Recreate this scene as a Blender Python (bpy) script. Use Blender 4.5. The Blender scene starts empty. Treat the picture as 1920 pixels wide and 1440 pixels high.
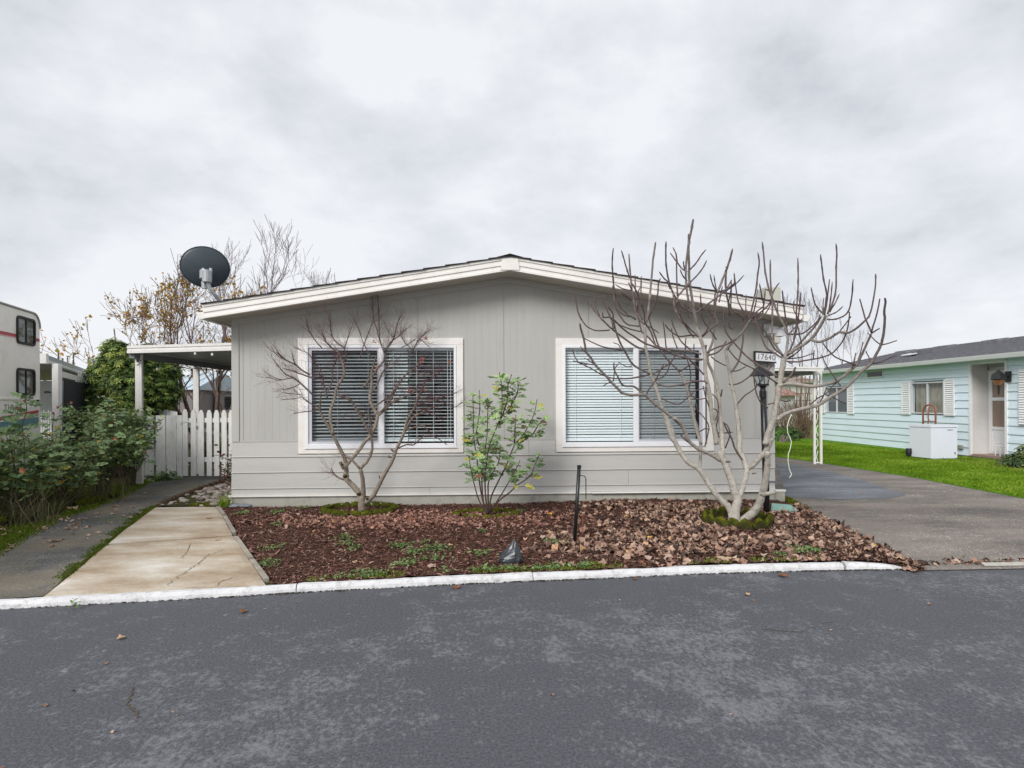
import bpy, math, random
import numpy as np
from mathutils import Matrix, Vector, noise as mnoise
from math import radians, sin, cos, pi

SC = bpy.context.scene
COL = SC.collection
random.seed(7)
RNG = np.random.default_rng(11)

# ------------------------------------------------------------------ camera
F, HC, CX, CY = 1120.0, 1.42, 960.0, 755.0        # focal length in photo pixels, eye height, principal point
cam_data = bpy.data.cameras.new('camera')
cam = bpy.data.objects.new('camera', cam_data)
COL.objects.link(cam)
ROT = Matrix.Rotation(radians(-2.5), 4, 'Z') @ Matrix.Rotation(pi/2, 4, 'X') @ Matrix.Rotation(radians(-.23), 4, 'Z')
cam.matrix_world = Matrix.Translation((0, 0, HC)) @ ROT
cam_data.sensor_width = 36.0
cam_data.lens = 36.0*F/1920
cam_data.shift_y = 35.0/1920
cam_data.clip_start, cam_data.clip_end = .05, 3000
SC.camera = cam

# ------------------------------------------------------------------ world: overcast sky
world = bpy.data.worlds.new('World'); SC.world = world
world.use_nodes = True
SUN_EL, SUN_AZ = radians(36), radians(213)          # behind and left of the camera
wt = world.node_tree; wt.nodes.clear()
def wn(t, **k):
    n = wt.nodes.new(t)
    for a, b in k.items(): setattr(n, a, b)
    return n
sky = wn('ShaderNodeTexSky', sky_type='NISHITA', sun_disc=False)
sky.sun_elevation = SUN_EL; sky.sun_rotation = SUN_AZ
skyc = wn('ShaderNodeBackground'); skyc.inputs['Strength'].default_value = .06
wt.links.new(sky.outputs[0], skyc.inputs['Color'])
geo = wn('ShaderNodeTexCoord')
sep = wn('ShaderNodeSeparateXYZ'); wt.links.new(geo.outputs['Generated'], sep.inputs[0])
def wm(op, a, b=None, c=None, clamp=False):
    n = wn('ShaderNodeMath', operation=op, use_clamp=clamp)
    for i, v in enumerate((a, b, c)):
        if v is None: continue
        if isinstance(v, (int, float)): n.inputs[i].default_value = v
        else: wt.links.new(v, n.inputs[i])
    return n.outputs[0]
SKY_A, SKY_B = (3.1, 2.2, 7), (2.7, 8.1, 5)
zc = wm('ADD', wm('MAXIMUM', sep.outputs['Z'], 0.0), .30)
u_ = wm('DIVIDE', sep.outputs['X'], zc); v_ = wm('DIVIDE', sep.outputs['Y'], zc)
cmb = wn('ShaderNodeCombineXYZ'); wt.links.new(wm('MULTIPLY', sep.outputs['X'], 1.5), cmb.inputs[0]); wt.links.new(wm('MULTIPLY', sep.outputs['Y'], 1.5), cmb.inputs[1]); wt.links.new(wm('MULTIPLY', wm('POWER', wm('MAXIMUM', sep.outputs['Z'], 0.0), .8), 2.7), cmb.inputs[2])
def wnoise(scale, detail, rough, off=(0, 0, 0), dist=0.0):
    mp = wn('ShaderNodeMapping'); wt.links.new(cmb.outputs[0], mp.inputs[0]); mp.inputs['Location'].default_value = off
    n = wn('ShaderNodeTexNoise'); wt.links.new(mp.outputs[0], n.inputs['Vector'])
    n.inputs['Scale'].default_value = scale; n.inputs['Detail'].default_value = detail
    n.inputs['Roughness'].default_value = rough; n.inputs['Distortion'].default_value = dist
    return n.outputs['Fac']
big = wnoise(1.25, 3, .5, SKY_A)
mid = wnoise(3.4, 9, .58, SKY_B, .0)
cl = wm('ADD', wm('MULTIPLY', big, .45), wm('MULTIPLY', mid, .55))
ramp = wn('ShaderNodeValToRGB'); wt.links.new(cl, ramp.inputs[0])
cr = ramp.color_ramp
cr.elements[0].position = .37; cr.elements[0].color = (.345, .357, .385, 1)
cr.elements[1].position = .59; cr.elements[1].color = (.495, .503, .520, 1)
e = cr.elements.new(.46); e.color = (.415, .427, .452, 1)
e = cr.elements.new(.52); e.color = (.450, .460, .483, 1)
cloud = wn('ShaderNodeBackground'); wt.links.new(ramp.outputs[0], cloud.inputs['Color'])
cloud.inputs['Strength'].default_value = 1.0
mix = wn('ShaderNodeMixShader'); mix.inputs[0].default_value = .94
wt.links.new(skyc.outputs[0], mix.inputs[1]); wt.links.new(cloud.outputs[0], mix.inputs[2])
wo = wn('ShaderNodeOutputWorld'); wt.links.new(mix.outputs[0], wo.inputs[0])

# ------------------------------------------------------------------ sun behind cloud
sd = bpy.data.lights.new('sun', 'SUN'); sd.energy = 1.5; sd.angle = radians(25); sd.color = (1, .975, .94)
sun = bpy.data.objects.new('sun', sd); COL.objects.link(sun)
sdir = Vector((sin(SUN_AZ)*cos(SUN_EL), cos(SUN_AZ)*cos(SUN_EL), sin(SUN_EL)))
sun.rotation_euler = sdir.to_track_quat('Z', 'Y').to_euler()

SC.view_settings.view_transform = 'Standard'; SC.view_settings.look = 'None'
SC.view_settings.exposure = 0.9; SC.view_settings.gamma = 1; SC.view_settings.use_curve_mapping = False
SC.render.engine = 'CYCLES'
SC.cycles.max_bounces = 8; SC.cycles.transparent_max_bounces = 16
SC.cycles.use_denoising = True

# ------------------------------------------------------------------ place finding
R3 = ROT.to_3x3(); CAMP = Vector((0, 0, HC))
def ray(px, py): return R3 @ Vector(((px-CX)/F, -(py-CY)/F, -1))
KX, KYV = (-9.0, -3.37, -1.93, .37, 2.53, 3.53, 12.0), (3.60, 4.29, 4.47, 4.73, 4.89, 4.88, 4.93)
def gz(x, y=99):
    """height of the yard: falls a little to the right and down to the kerb"""
    t = min(1, max(0, (x-1.5)/3.0)); t = t*t*(3-2*t); full = .09 - .04*t
    ky = float(np.interp(x, KX, KYV)); s = min(1, max(0, (y-ky)/2.4)); s = s*s*(3-2*s)
    return full*s + .042*(1-s)
def atY(px, py, Y): d = ray(px, py); return CAMP + d*(Y/d.y)
def atX(px, py, X): d = ray(px, py); return CAMP + d*(X/d.x)
def atZ(px, py, z): d = ray(px, py); return CAMP + d*((z-HC)/d.z)
def G(px, py, up=0.0):
    p = atZ(px, py, .07)
    for _ in range(6): p = atZ(px, py, gz(p.x, p.y)+up)
    return p
def atD(px, py, zc): return CAMP + ray(px, py)*zc
def proj(p):
    q = R3.transposed() @ (Vector(p)-CAMP); return (CX+F*q.x/-q.z, CY-F*q.y/-q.z)

# ------------------------------------------------------------------ materials
def new_mat(name):
    m = bpy.data.materials.new(name); m.use_nodes = True
    return m, m.node_tree, m.node_tree.nodes['Principled BSDF']
def link(nt, a, b): nt.links.new(a, b)
def noise_node(nt, scale, detail=4, rough=.55, vec=None, stretch=None):
    tc = nt.nodes.new('ShaderNodeTexCoord')
    src = tc.outputs['Object'] if vec is None else vec
    if stretch:
        mp = nt.nodes.new('ShaderNodeMapping'); link(nt, src, mp.inputs[0]); mp.inputs['Scale'].default_value = stretch; src = mp.outputs[0]
    n = nt.nodes.new('ShaderNodeTexNoise'); link(nt, src, n.inputs['Vector'])
    n.inputs['Scale'].default_value = scale; n.inputs['Detail'].default_value = detail; n.inputs['Roughness'].default_value = rough
    return n.outputs['Fac']
def ramp_node(nt, fac, stops):
    r = nt.nodes.new('ShaderNodeValToRGB'); link(nt, fac, r.inputs[0]); c = r.color_ramp
    while len(c.elements) < len(stops): c.elements.new(.5)
    for e_, (p_, col) in zip(c.elements, stops):
        e_.position = p_; e_.color = (*col, 1)
    return r.outputs[0]
def mixc(nt, fac, a, b, mode='MIX'):
    m = nt.nodes.new('ShaderNodeMix'); m.data_type = 'RGBA'; m.blend_type = mode
    for s, v in ((m.inputs[0], fac), (m.inputs[6], a), (m.inputs[7], b)):
        if isinstance(v, (int, float)): s.default_value = v
        elif isinstance(v, tuple): s.default_value = (*v, 1)
        else: link(nt, v, s)
    return m.outputs[2]
def mathn(nt, op, a, b=0.0, clamp=False):
    n = nt.nodes.new('ShaderNodeMath'); n.operation = op; n.use_clamp = clamp
    for i, v in enumerate((a, b)):
        if isinstance(v, (int, float)): n.inputs[i].default_value = v
        else: link(nt, v, n.inputs[i])
    return n.outputs[0]
def bumpn(nt, bs, h, dist=.01, strength=.5):
    b = nt.nodes.new('ShaderNodeBump'); b.inputs['Distance'].default_value = dist; b.inputs['Strength'].default_value = strength
    link(nt, h, b.inputs['Height']); link(nt, b.outputs[0], bs.inputs['Normal'])
def paint(name, col, var=.12, scale=3.0, rough=.55, bump=.0, bscale=80, stretch=None, dirt=None, dirt_amt=.3, metal=0.0, spec=.4):
    m, nt, bs = new_mat(name)
    n = noise_node(nt, scale, 5, .6, stretch=stretch)
    lo = tuple(c*(1-var) for c in col); hi = tuple(min(1, c*(1+var)) for c in col)
    c = ramp_node(nt, n, [(.3, lo), (.7, hi)])
    if dirt:
        d = noise_node(nt, scale*2.3, 7, .7, stretch=stretch)
        dm = ramp_node(nt, d, [(.5, (0, 0, 0)), (.72, (dirt_amt,)*3)])
        c = mixc(nt, dm, c, dirt)
    link(nt, c, bs.inputs['Base Color'])
    bs.inputs['Roughness'].default_value = rough; bs.inputs['Metallic'].default_value = metal
    bs.inputs['Specular IOR Level'].default_value = spec
    if bump: bumpn(nt, bs, noise_node(nt, bscale, 3, .6, stretch=stretch), .004, bump)
    return m
def tinted(name, stops, rough=.7, trans=0.0, spec=.3, attr='tint', var=.15, nscale=30):
    """colour picked per leaf or chip from a 'tint' attribute stored on the mesh"""
    m, nt, bs = new_mat(name)
    a = nt.nodes.new('ShaderNodeAttribute'); a.attribute_name = attr
    c = ramp_node(nt, a.outputs['Fac'], stops)
    n = noise_node(nt, nscale, 3)
    v = ramp_node(nt, n, [(.3, (1-var,)*3), (.7, (1+var,)*3)])
    c = mixc(nt, 1.0, c, v, 'MULTIPLY')
    link(nt, c, bs.inputs['Base Color']); bs.inputs['Roughness'].default_value = rough
    bs.inputs['Specular IOR Level'].default_value = spec
    if trans:
        t = nt.nodes.new('ShaderNodeBsdfTranslucent'); link(nt, c, t.inputs['Color'])
        mx = nt.nodes.new('ShaderNodeMixShader'); mx.inputs[0].default_value = trans
        out = nt.nodes['Material Output']
        link(nt, bs.outputs[0], mx.inputs[1]); link(nt, t.outputs[0], mx.inputs[2]); link(nt, mx.outputs[0], out.inputs[0])
    return m

# ------------------------------------------------------------------ mesh building
class MB:
    def __init__(s): s.v, s.f, s.t, s.smooth = [], [], [], False
    def add(s, vs, fs, tint=None):
        o = len(s.v); s.v += [tuple(p) for p in vs]; s.f += [tuple(i+o for i in f) for f in fs]
        if tint is not None: s.t += [tint]*len(vs)
        return s
    def box(s, x0, x1, y0, y1, z0, z1):
        x0, x1 = sorted((x0, x1)); y0, y1 = sorted((y0, y1)); z0, z1 = sorted((z0, z1))
        vs = [(x0,y0,z0),(x1,y0,z0),(x1,y1,z0),(x0,y1,z0),(x0,y0,z1),(x1,y0,z1),(x1,y1,z1),(x0,y1,z1)]
        return s.add(vs, [(0,3,2,1),(4,5,6,7),(0,1,5,4),(1,2,6,5),(2,3,7,6),(3,0,4,7)])
    def bbox(s, x0, x1, y0, y1, z0, z1, b=.01):
        """box with chamfered edges"""
        x0, x1 = sorted((x0, x1)); y0, y1 = sorted((y0, y1)); z0, z1 = sorted((z0, z1))
        b = min(b, (x1-x0)*.45, (y1-y0)*.45, (z1-z0)*.45)
        import itertools
        vs, idx = [], {}
        for sx, sy, sz in itertools.product((0,1), repeat=3):
            X, Y, Z = (x0, x1)[sx], (y0, y1)[sy], (z0, z1)[sz]
            ix, iy, iz = X+(b if sx == 0 else -b), Y+(b if sy == 0 else -b), Z+(b if sz == 0 else -b)
            idx[sx,sy,sz,0] = len(vs); vs.append((X, iy, iz))
            idx[sx,sy,sz,1] = len(vs); vs.append((ix, Y, iz))
            idx[sx,sy,sz,2] = len(vs); vs.append((ix, iy, Z))
        fs = []
        I = idx
        for a in (0, 1):
            q = [I[a,0,0,0],I[a,1,0,0],I[a,1,1,0],I[a,0,1,0]]; fs.append(q if a else q[::-1])
            q = [I[0,a,0,1],I[0,a,1,1],I[1,a,1,1],I[1,a,0,1]]; fs.append(q if a else q[::-1])
            q = [I[0,0,a,2],I[1,0,a,2],I[1,1,a,2],I[0,1,a,2]]; fs.append(q if a else q[::-1])
        for a in (0, 1):
            for c in (0, 1):
                fs.append([I[a,c,0,0],I[a,c,1,0],I[a,c,1,1],I[a,c,0,1]])
                fs.append([I[a,0,c,0],I[a,1,c,0],I[a,1,c,2],I[a,0,c,2]])
                fs.append([I[0,a,c,1],I[1,a,c,1],I[1,a,c,2],I[0,a,c,2]])
        for sx, sy, sz in itertools.product((0,1), repeat=3): fs.append([I[sx,sy,sz,k] for k in range(3)])
        return s.add(vs, fs)
    def obox(s, p, ux, uy, uz):
        """oriented box: corner p and three edge vectors"""
        p, ux, uy, uz = map(Vector, (p, ux, uy, uz))
        vs = [p, p+ux, p+ux+uy, p+uy, p+uz, p+ux+uz, p+ux+uy+uz, p+uy+uz]
        return s.add(vs, [(0,3,2,1),(4,5,6,7),(0,1,5,4),(1,2,6,5),(2,3,7,6),(3,0,4,7)])
    def prism(s, poly, off):
        """polygon of 3-D points swept by the vector off"""
        n = len(poly); off = Vector(off)
        vs = [Vector(p) for p in poly] + [Vector(p)+off for p in poly]
        return s.add(vs, [tuple(range(n))[::-1], tuple(range(n, 2*n))] + [(i, (i+1)%n, n+(i+1)%n, n+i) for i in range(n)])
    def tube(s, pts, rad, sides=6, tint=None, cap=True):
        pts = [Vector(p) for p in pts]
        if isinstance(rad, (int, float)): rad = [rad]*len(pts)
        o = len(s.v); up = None
        for i, p in enumerate(pts):
            d = (pts[min(i+1, len(pts)-1)] - pts[max(i-1, 0)])
            if d.length < 1e-9: d = Vector((0, 0, 1))
            d.normalize()
            if up is None: up = Vector((1, 0, 0)) if abs(d.x) < .8 else Vector((0, 1, 0))
            a = (up - d*up.dot(d)).normalized(); b = d.cross(a); up = a
            for k in range(sides):
                t = 2*pi*k/sides
                s.v.append(tuple(p + (a*cos(t)+b*sin(t))*rad[i]))
                if tint is not None: s.t.append(tint if isinstance(tint, float) else tint[i])
        for i in range(len(pts)-1):
            for k in range(sides):
                k2 = (k+1) % sides
                s.f.append((o+i*sides+k, o+i*sides+k2, o+(i+1)*sides+k2, o+(i+1)*sides+k))
        if cap:
            s.f.append(tuple(o+k for k in range(sides))[::-1]); e_ = o+(len(pts)-1)*sides
            s.f.append(tuple(e_+k for k in range(sides)))
        return s
    def lathe(s, base, prof, sides=16, axis='Z'):
        """profile [(r, h)] turned about an upright axis through base"""
        o = len(s.v); b = Vector(base)
        for r, h in prof:
            for k in range(sides):
                t = 2*pi*k/sides
                s.v.append(tuple(b + Vector((r*cos(t), r*sin(t), h))))
        for i in range(len(prof)-1):
            for k in range(sides):
                k2 = (k+1) % sides
                s.f.append((o+i*sides+k, o+i*sides+k2, o+(i+1)*sides+k2, o+(i+1)*sides+k))
        s.f.append(tuple(o+k for k in range(sides))[::-1]); e_ = o+(len(prof)-1)*sides
        s.f.append(tuple(e_+k for k in range(sides)))
        return s
    def build(s, name, m, parent=None, smooth=False, kind=None):
        base = base_of(parent)
        me = bpy.data.meshes.new(name)
        me.from_pydata([(p[0]-base[0], p[1]-base[1], p[2]-base[2]) for p in s.v], [], s.f)
        if s.t and len(s.t) == len(s.v):
            at = me.attributes.new('tint', 'FLOAT', 'POINT'); at.data.foreach_set('value', s.t)
        me.validate(); me.update()
        if smooth: me.polygons.foreach_set('use_smooth', [True]*len(me.polygons))
        if m: me.materials.append(m)
        o = bpy.data.objects.new(name, me); COL.objects.link(o)
        if parent: o.parent = parent
        if kind: o['kind'] = kind
        return o
def base_of(o):
    b = Vector((0, 0, 0))
    while o is not None: b += o.location; o = o.parent
    return b
def npmesh(name, V, Fc, m, parent=None, tint=None, kind=None, smooth=False):
    """fast mesh from numpy arrays; Fc is (n,3) or (n,4)"""
    base = base_of(parent); me = bpy.data.meshes.new(name)
    V = np.asarray(V, dtype=np.float32) - np.array(base, dtype=np.float32); k = Fc.shape[1]
    me.vertices.add(len(V)); me.vertices.foreach_set('co', V.ravel())
    me.loops.add(Fc.size); me.loops.foreach_set('vertex_index', Fc.ravel().astype(np.int32))
    me.polygons.add(len(Fc)); me.polygons.foreach_set('loop_start', np.arange(0, Fc.size, k, dtype=np.int32))
    me.polygons.foreach_set('loop_total', np.full(len(Fc), k, dtype=np.int32))
    if smooth: me.polygons.foreach_set('use_smooth', np.ones(len(Fc), dtype=bool))
    if tint is not None:
        at = me.attributes.new('tint', 'FLOAT', 'POINT'); at.data.foreach_set('value', np.asarray(tint, dtype=np.float32))
    me.update(calc_edges=True)
    if m: me.materials.append(m)
    o = bpy.data.objects.new(name, me); COL.objects.link(o)
    if parent: o.parent = parent
    if kind: o['kind'] = kind
    return o
def tag(o, label=None, cat=None, group=None, kind=None):
    if label: o['label'] = label
    if cat: o['category'] = cat
    if group: o['group'] = group
    if kind: o['kind'] = kind
    return o
def thing(name, loc, label, cat, group=None):
    o = bpy.data.objects.new(name, None); COL.objects.link(o); o.location = loc; o.empty_display_size = .1
    return tag(o, label, cat, group)
def dup(o, parent, off=(0, 0, 0)):
    c = o.copy(); COL.objects.link(c); c.parent = parent; c.location = Vector(o.location)+Vector(off); return c
def scatter(name, tmpl_v, tmpl_f, P, A, S, m, parent=None, tint=None, kind=None, bend=None):
    """copies of a small template at points P with 3x3 frames A and sizes S as one mesh"""
    T = np.asarray(tmpl_v, dtype=float); n, k = len(P), len(T)
    V = np.einsum('nij,kj->nki', A, T)*np.asarray(S).reshape(n, 1, 1)
    if bend is not None: V = V + bend
    V += np.asarray(P)[:, None, :]
    Fc = np.asarray(tmpl_f)[None] + (np.arange(n)*k)[:, None, None]
    tn = None if tint is None else np.repeat(tint, k)
    return npmesh(name, V.reshape(-1, 3), Fc.reshape(-1, Fc.shape[-1]), m, parent, tn, kind)
def frames(n, tilt=.5, rng=RNG, up=None):
    """random frames whose local z stays within tilt of straight up (or of the given directions)"""
    z = np.stack([rng.normal(0, tilt, n), rng.normal(0, tilt, n), np.ones(n)], 1)
    if up is not None: z = np.asarray(up) + rng.normal(0, tilt, (n, 3))
    z /= np.linalg.norm(z, axis=1, keepdims=True)
    a = rng.normal(0, 1, (n, 3)); x = np.cross(a, z); x /= np.linalg.norm(x, axis=1, keepdims=True)
    y = np.cross(z, x)
    return np.stack([x, y, z], 2)
def inpoly(X, Y, poly):
    r = np.zeros(len(X), bool); n = len(poly)
    for i in range(n):
        x0, y0 = poly[i][:2]; x1, y1 = poly[(i+1) % n][:2]
        c = ((y0 > Y) != (y1 > Y)) & (X < (x1-x0)*(Y-y0)/((y1-y0) if y1 != y0 else 1e-9)+x0)
        r ^= c
    return r
def rand_in(poly, n, rng=RNG):
    xs = [p[0] for p in poly]; ys = [p[1] for p in poly]; X, Y = np.zeros(0), np.zeros(0)
    while len(X) < n:
        a = rng.uniform(min(xs), max(xs), n*2); b = rng.uniform(min(ys), max(ys), n*2); k = inpoly(a, b, poly)
        X = np.concatenate([X, a[k]]); Y = np.concatenate([Y, b[k]])
    return X[:n], Y[:n]
GZ = np.vectorize(gz)
def sheet(name, poly, up, m, thick=0.0, kind='structure', parent=None):
    mb = MB(); top = [(p[0], p[1], gz(p[0], p[1])+up) for p in poly]
    if thick:
        mb.prism([(x, y, z-thick) for x, y, z in top], (0, 0, thick))
    else: mb.add(top, [tuple(range(len(top)))])
    o = mb.build(name, m, parent)
    if kind and not parent: o['kind'] = kind
    return o
def loft(name, L, Rr, up, m, n=24, zfun=None, rows=40, kind='structure'):
    """surface between two edge lines, following the ground"""
    def samp(line, t):
        seg = [(Vector(a[:2])-Vector(b[:2])).length for a, b in zip(line, line[1:])]; tot = sum(seg); d = t*tot
        for a, b, s_ in zip(line, line[1:], seg):
            if d <= s_ or b is line[-1]: 
                k = d/s_ if s_ else 0; return (a[0]+(b[0]-a[0])*k, a[1]+(b[1]-a[1])*k)
            d -= s_
    V, Fc = [], []
    for i in range(rows+1):
        a, b = samp(L, i/rows), samp(Rr, i/rows)
        for j in range(n+1):
            x = a[0]+(b[0]-a[0])*j/n; y = a[1]+(b[1]-a[1])*j/n
            V.append((x, y, (zfun(x, y) if zfun else gz(x, y)+up)))
    for i in range(rows):
        for j in range(n):
            q = i*(n+1)+j; Fc.append((q, q+1, q+n+2, q+n+1))
    o = npmesh(name, V, np.array(Fc), m, smooth=True)
    if kind: o['kind'] = kind
    return o
# ------------------------------------------------------------------ ground materials
def asphalt(name, base, light, blotch, speck=.5, rough=.8, seed=0.0, moss=None, warm=None, worn=False):
    m, nt, bs = new_mat(name)
    tc = nt.nodes.new('ShaderNodeTexCoord'); mp = nt.nodes.new('ShaderNodeMapping'); mp.inputs['Location'].default_value = (seed, seed*.7, 0)
    link(nt, tc.outputs['Object'], mp.inputs[0]); vec = mp.outputs[0]
    n1 = noise_node(nt, .55, 6, .62, vec=vec)
    c = ramp_node(nt, n1, [(.35, base), (.5, tuple((a+b)/2 for a, b in zip(base, light))), (.66, light)])
    n2 = noise_node(nt, 3.2, 8, .75, vec=vec)
    k = ramp_node(nt, n2, [(.52, (0, 0, 0)), (.66, (blotch,)*3)])
    n3 = noise_node(nt, 26, 6, .8, vec=vec)
    k3 = ramp_node(nt, n3, [(.5, (0, 0, 0)), (.6, (1, 1, 1))])
    kk = mixc(nt, 1.0, k, k3, 'MULTIPLY')
    c = mixc(nt, kk, c, tuple(min(1, v*2.1) for v in light))
    # mineral specks
    v = nt.nodes.new('ShaderNodeTexVoronoi'); link(nt, vec, v.inputs['Vector']); v.inputs['Scale'].default_value = 120
    sp = ramp_node(nt, v.outputs['Color'], [(.55, (.75, .75, .75)), (.8, (1.0, 1, 1)), (.97, (1+speck*1.6,)*3)])
    c = mixc(nt, 1.0, c, sp, 'MULTIPLY')
    n5 = noise_node(nt, 75, 4, .75, vec=vec)
    c = mixc(nt, 1.0, c, ramp_node(nt, n5, [(.37, (.66,)*3), (.5, (.95,)*3), (.62, (1.35,)*3)]), 'MULTIPLY')
    n6 = noise_node(nt, 2.0, 5, .65, vec=vec, stretch=(.35, 1.2, 1))
    c = mixc(nt, 1.0, c, ramp_node(nt, n6, [(.36, (.68,)*3), (.52, (1.0,)*3), (.66, (1.3,)*3)]), 'MULTIPLY')
    if worn:                      # smoother dark sealed strip beside the kerb, lighter open surface in the lane
        sp_ = nt.nodes.new('ShaderNodeSeparateXYZ'); link(nt, tc.outputs['Object'], sp_.inputs[0])
        yy = mathn(nt, 'SUBTRACT', sp_.outputs['Y'], mathn(nt, 'MULTIPLY', sp_.outputs['X'], .11))
        wv = mathn(nt, 'MULTIPLY', yy, -.030)                       # the sealer has worn through more and more away from the kerb
        lo = mathn(nt, 'MULTIPLY', noise_node(nt, .8, 5, .6, vec=vec), .55)
        mi = mathn(nt, 'MULTIPLY', noise_node(nt, 4.5, 6, .7, vec=vec), .55)
        fi = mathn(nt, 'MULTIPLY', noise_node(nt, 30, 5, .72, vec=vec, stretch=(1.15, .8, 1)), .75)
        sm = mathn(nt, 'ADD', mathn(nt, 'ADD', lo, mi), mathn(nt, 'ADD', fi, wv))
        dk_ = mixc(nt, 1.0, (.083, .085, .096), ramp_node(nt, noise_node(nt, 70, 4, .75, vec=vec), [(.36, (.62,)*3), (.5, (1.0,)*3), (.64, (1.4,)*3)]), 'MULTIPLY')
        lt_ = mixc(nt, 1.0, (.172, .174, .186), ramp_node(nt, noise_node(nt, 50, 4, .75, vec=vec), [(.36, (.75,)*3), (.64, (1.2,)*3)]), 'MULTIPLY')
        c = mixc(nt, ramp_node(nt, sm, [(.84, (0, 0, 0)), (.97, (1, 1, 1))]), dk_, lt_)
        sp2 = nt.nodes.new('ShaderNodeTexVoronoi'); link(nt, vec, sp2.inputs['Vector']); sp2.inputs['Scale'].default_value = 45
        c = mixc(nt, ramp_node(nt, sp2.outputs['Color'], [(.965, (0, 0, 0)), (.975, (.5,)*3)]), c, (.30, .30, .31))
    if warm:
        w = noise_node(nt, 1.1, 5, .6, vec=vec)
        c = mixc(nt, ramp_node(nt, w, [(.45, (0, 0, 0)), (.65, (.6,)*3)]), c, warm)
    if moss:
        w = noise_node(nt, 1.7, 6, .65, vec=vec)
        c = mixc(nt, ramp_node(nt, w, [(.54, (0, 0, 0)), (.7, (.55,)*3)]), c, moss)
    link(nt, c, bs.inputs['Base Color'])
    r = ramp_node(nt, n1, [(.3, (rough-.22,)*3), (.7, (rough,)*3)]); link(nt, r, bs.inputs['Roughness'])
    bs.inputs['Specular IOR Level'].default_value = .35
    h = mixc(nt, .5, v.outputs['Distance'], n5)
    bumpn(nt, bs, h, .006, .55)
    return m
M_road = asphalt('road_asphalt', (.125, .128, .145), (.185, .188, .208), .8, .35, .8, 3.0, worn=True)
M_drive = asphalt('old_asphalt', (.155, .135, .118), (.285, .252, .222), .9, 1.2, .88, 9.0, warm=(.20, .17, .145))
M_patch = asphalt('patched_asphalt', (.16, .17, .19), (.22, .23, .255), .3, .4, .85, 5.0)
M_path = asphalt('path_asphalt', (.095, .098, .094), (.19, .18, .165), .7, 1.0, .88, 14.0, moss=(.11, .14, .055), warm=(.24, .20, .135))

def soil_mat(name, stops, scale=7, bump=1.0):
    m, nt, bs = new_mat(name)
    c = ramp_node(nt, noise_node(nt, scale, 9, .7), stops)
    c = mixc(nt, 1.0, c, ramp_node(nt, noise_node(nt, 90, 3, .8), [(.35, (.55,)*3), (.65, (1.5,)*3)]), 'MULTIPLY')
    link(nt, c, bs.inputs['Base Color']); bs.inputs['Roughness'].default_value = .95
    bs.inputs['Specular IOR Level'].default_value = .15
    bumpn(nt, bs, noise_node(nt, 60, 5, .8), .02, bump); return m
M_soil = soil_mat('bark_soil', [(.3, (.040, .020, .015)), (.5, (.085, .040, .028)), (.7, (.13, .065, .045))])
M_dirt = soil_mat('yard_dirt', [(.3, (.05, .045, .02)), (.5, (.07, .075, .025)), (.7, (.10, .08, .04))])
M_lawn = soil_mat('lawn_ground', [(.3, (.07, .15, .008)), (.5, (.09, .22, .010)), (.7, (.12, .25, .02))], 2.2, .6)
M_far = soil_mat('far_ground', [(.3, (.06, .065, .035)), (.5, (.075, .09, .04)), (.7, (.11, .11, .06))], .4, .4)

m, nt, bs = new_mat('tan_concrete')
n1 = noise_node(nt, 1.3, 7, .62, stretch=(1, 2.0, 1))
c = ramp_node(nt, n1, [(.30, (.28, .20, .125)), (.44, (.42, .335, .24)), (.56, (.53, .465, .375)), (.68, (.66, .615, .56))])
c = mixc(nt, 1.0, c, ramp_node(nt, noise_node(nt, 45, 6, .75), [(.3, (.82,)*3), (.7, (1.14,)*3)]), 'MULTIPLY')
c = mixc(nt, ramp_node(nt, noise_node(nt, 5, 8, .8), [(.58, (0, 0, 0)), (.7, (.4,)*3)]), c, (.30, .22, .13))
link(nt, c, bs.inputs['Base Color']); bs.inputs['Roughness'].default_value = .85
bumpn(nt, bs, noise_node(nt, 120, 5, .8), .002, .5); M_conc = m
M_kerb = paint('white_kerb_paint', (.66, .66, .67), .09, 7, .65, .8, 60, dirt=(.28, .26, .23), dirt_amt=.75)
M_kerbd = paint('bare_kerb_concrete', (.25, .23, .20), .3, 12, .9, .8, 40)
M_crack = paint('crack_dark', (.09, .07, .05), .3, 20, .95)
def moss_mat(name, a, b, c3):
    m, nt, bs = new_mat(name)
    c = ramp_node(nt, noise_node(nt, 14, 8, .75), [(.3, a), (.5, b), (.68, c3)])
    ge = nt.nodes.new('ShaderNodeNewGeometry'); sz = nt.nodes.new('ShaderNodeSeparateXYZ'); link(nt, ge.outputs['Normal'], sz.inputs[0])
    up = mathn(nt, 'ADD', sz.outputs['Z'], mathn(nt, 'MULTIPLY', noise_node(nt, 20, 5, .7), .5))      # moss sits on the tops, the sides have shade painted into their colour
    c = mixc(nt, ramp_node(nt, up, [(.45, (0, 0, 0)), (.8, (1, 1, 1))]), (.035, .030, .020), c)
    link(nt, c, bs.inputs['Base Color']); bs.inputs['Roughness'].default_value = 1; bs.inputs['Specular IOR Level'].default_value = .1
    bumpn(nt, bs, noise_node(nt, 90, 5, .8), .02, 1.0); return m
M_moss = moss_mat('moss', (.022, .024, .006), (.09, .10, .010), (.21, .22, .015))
M_grass = tinted('grass_blades', [(0, (.09, .15, .012)), (.5, (.19, .32, .018)), (1, (.34, .43, .07))], .75, .35, .08)
M_weed = tinted('weed_leaf', [(0, (.07, .13, .03)), (.6, (.17, .27, .09)), (1, (.30, .40, .18))], .7, .2)

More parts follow.
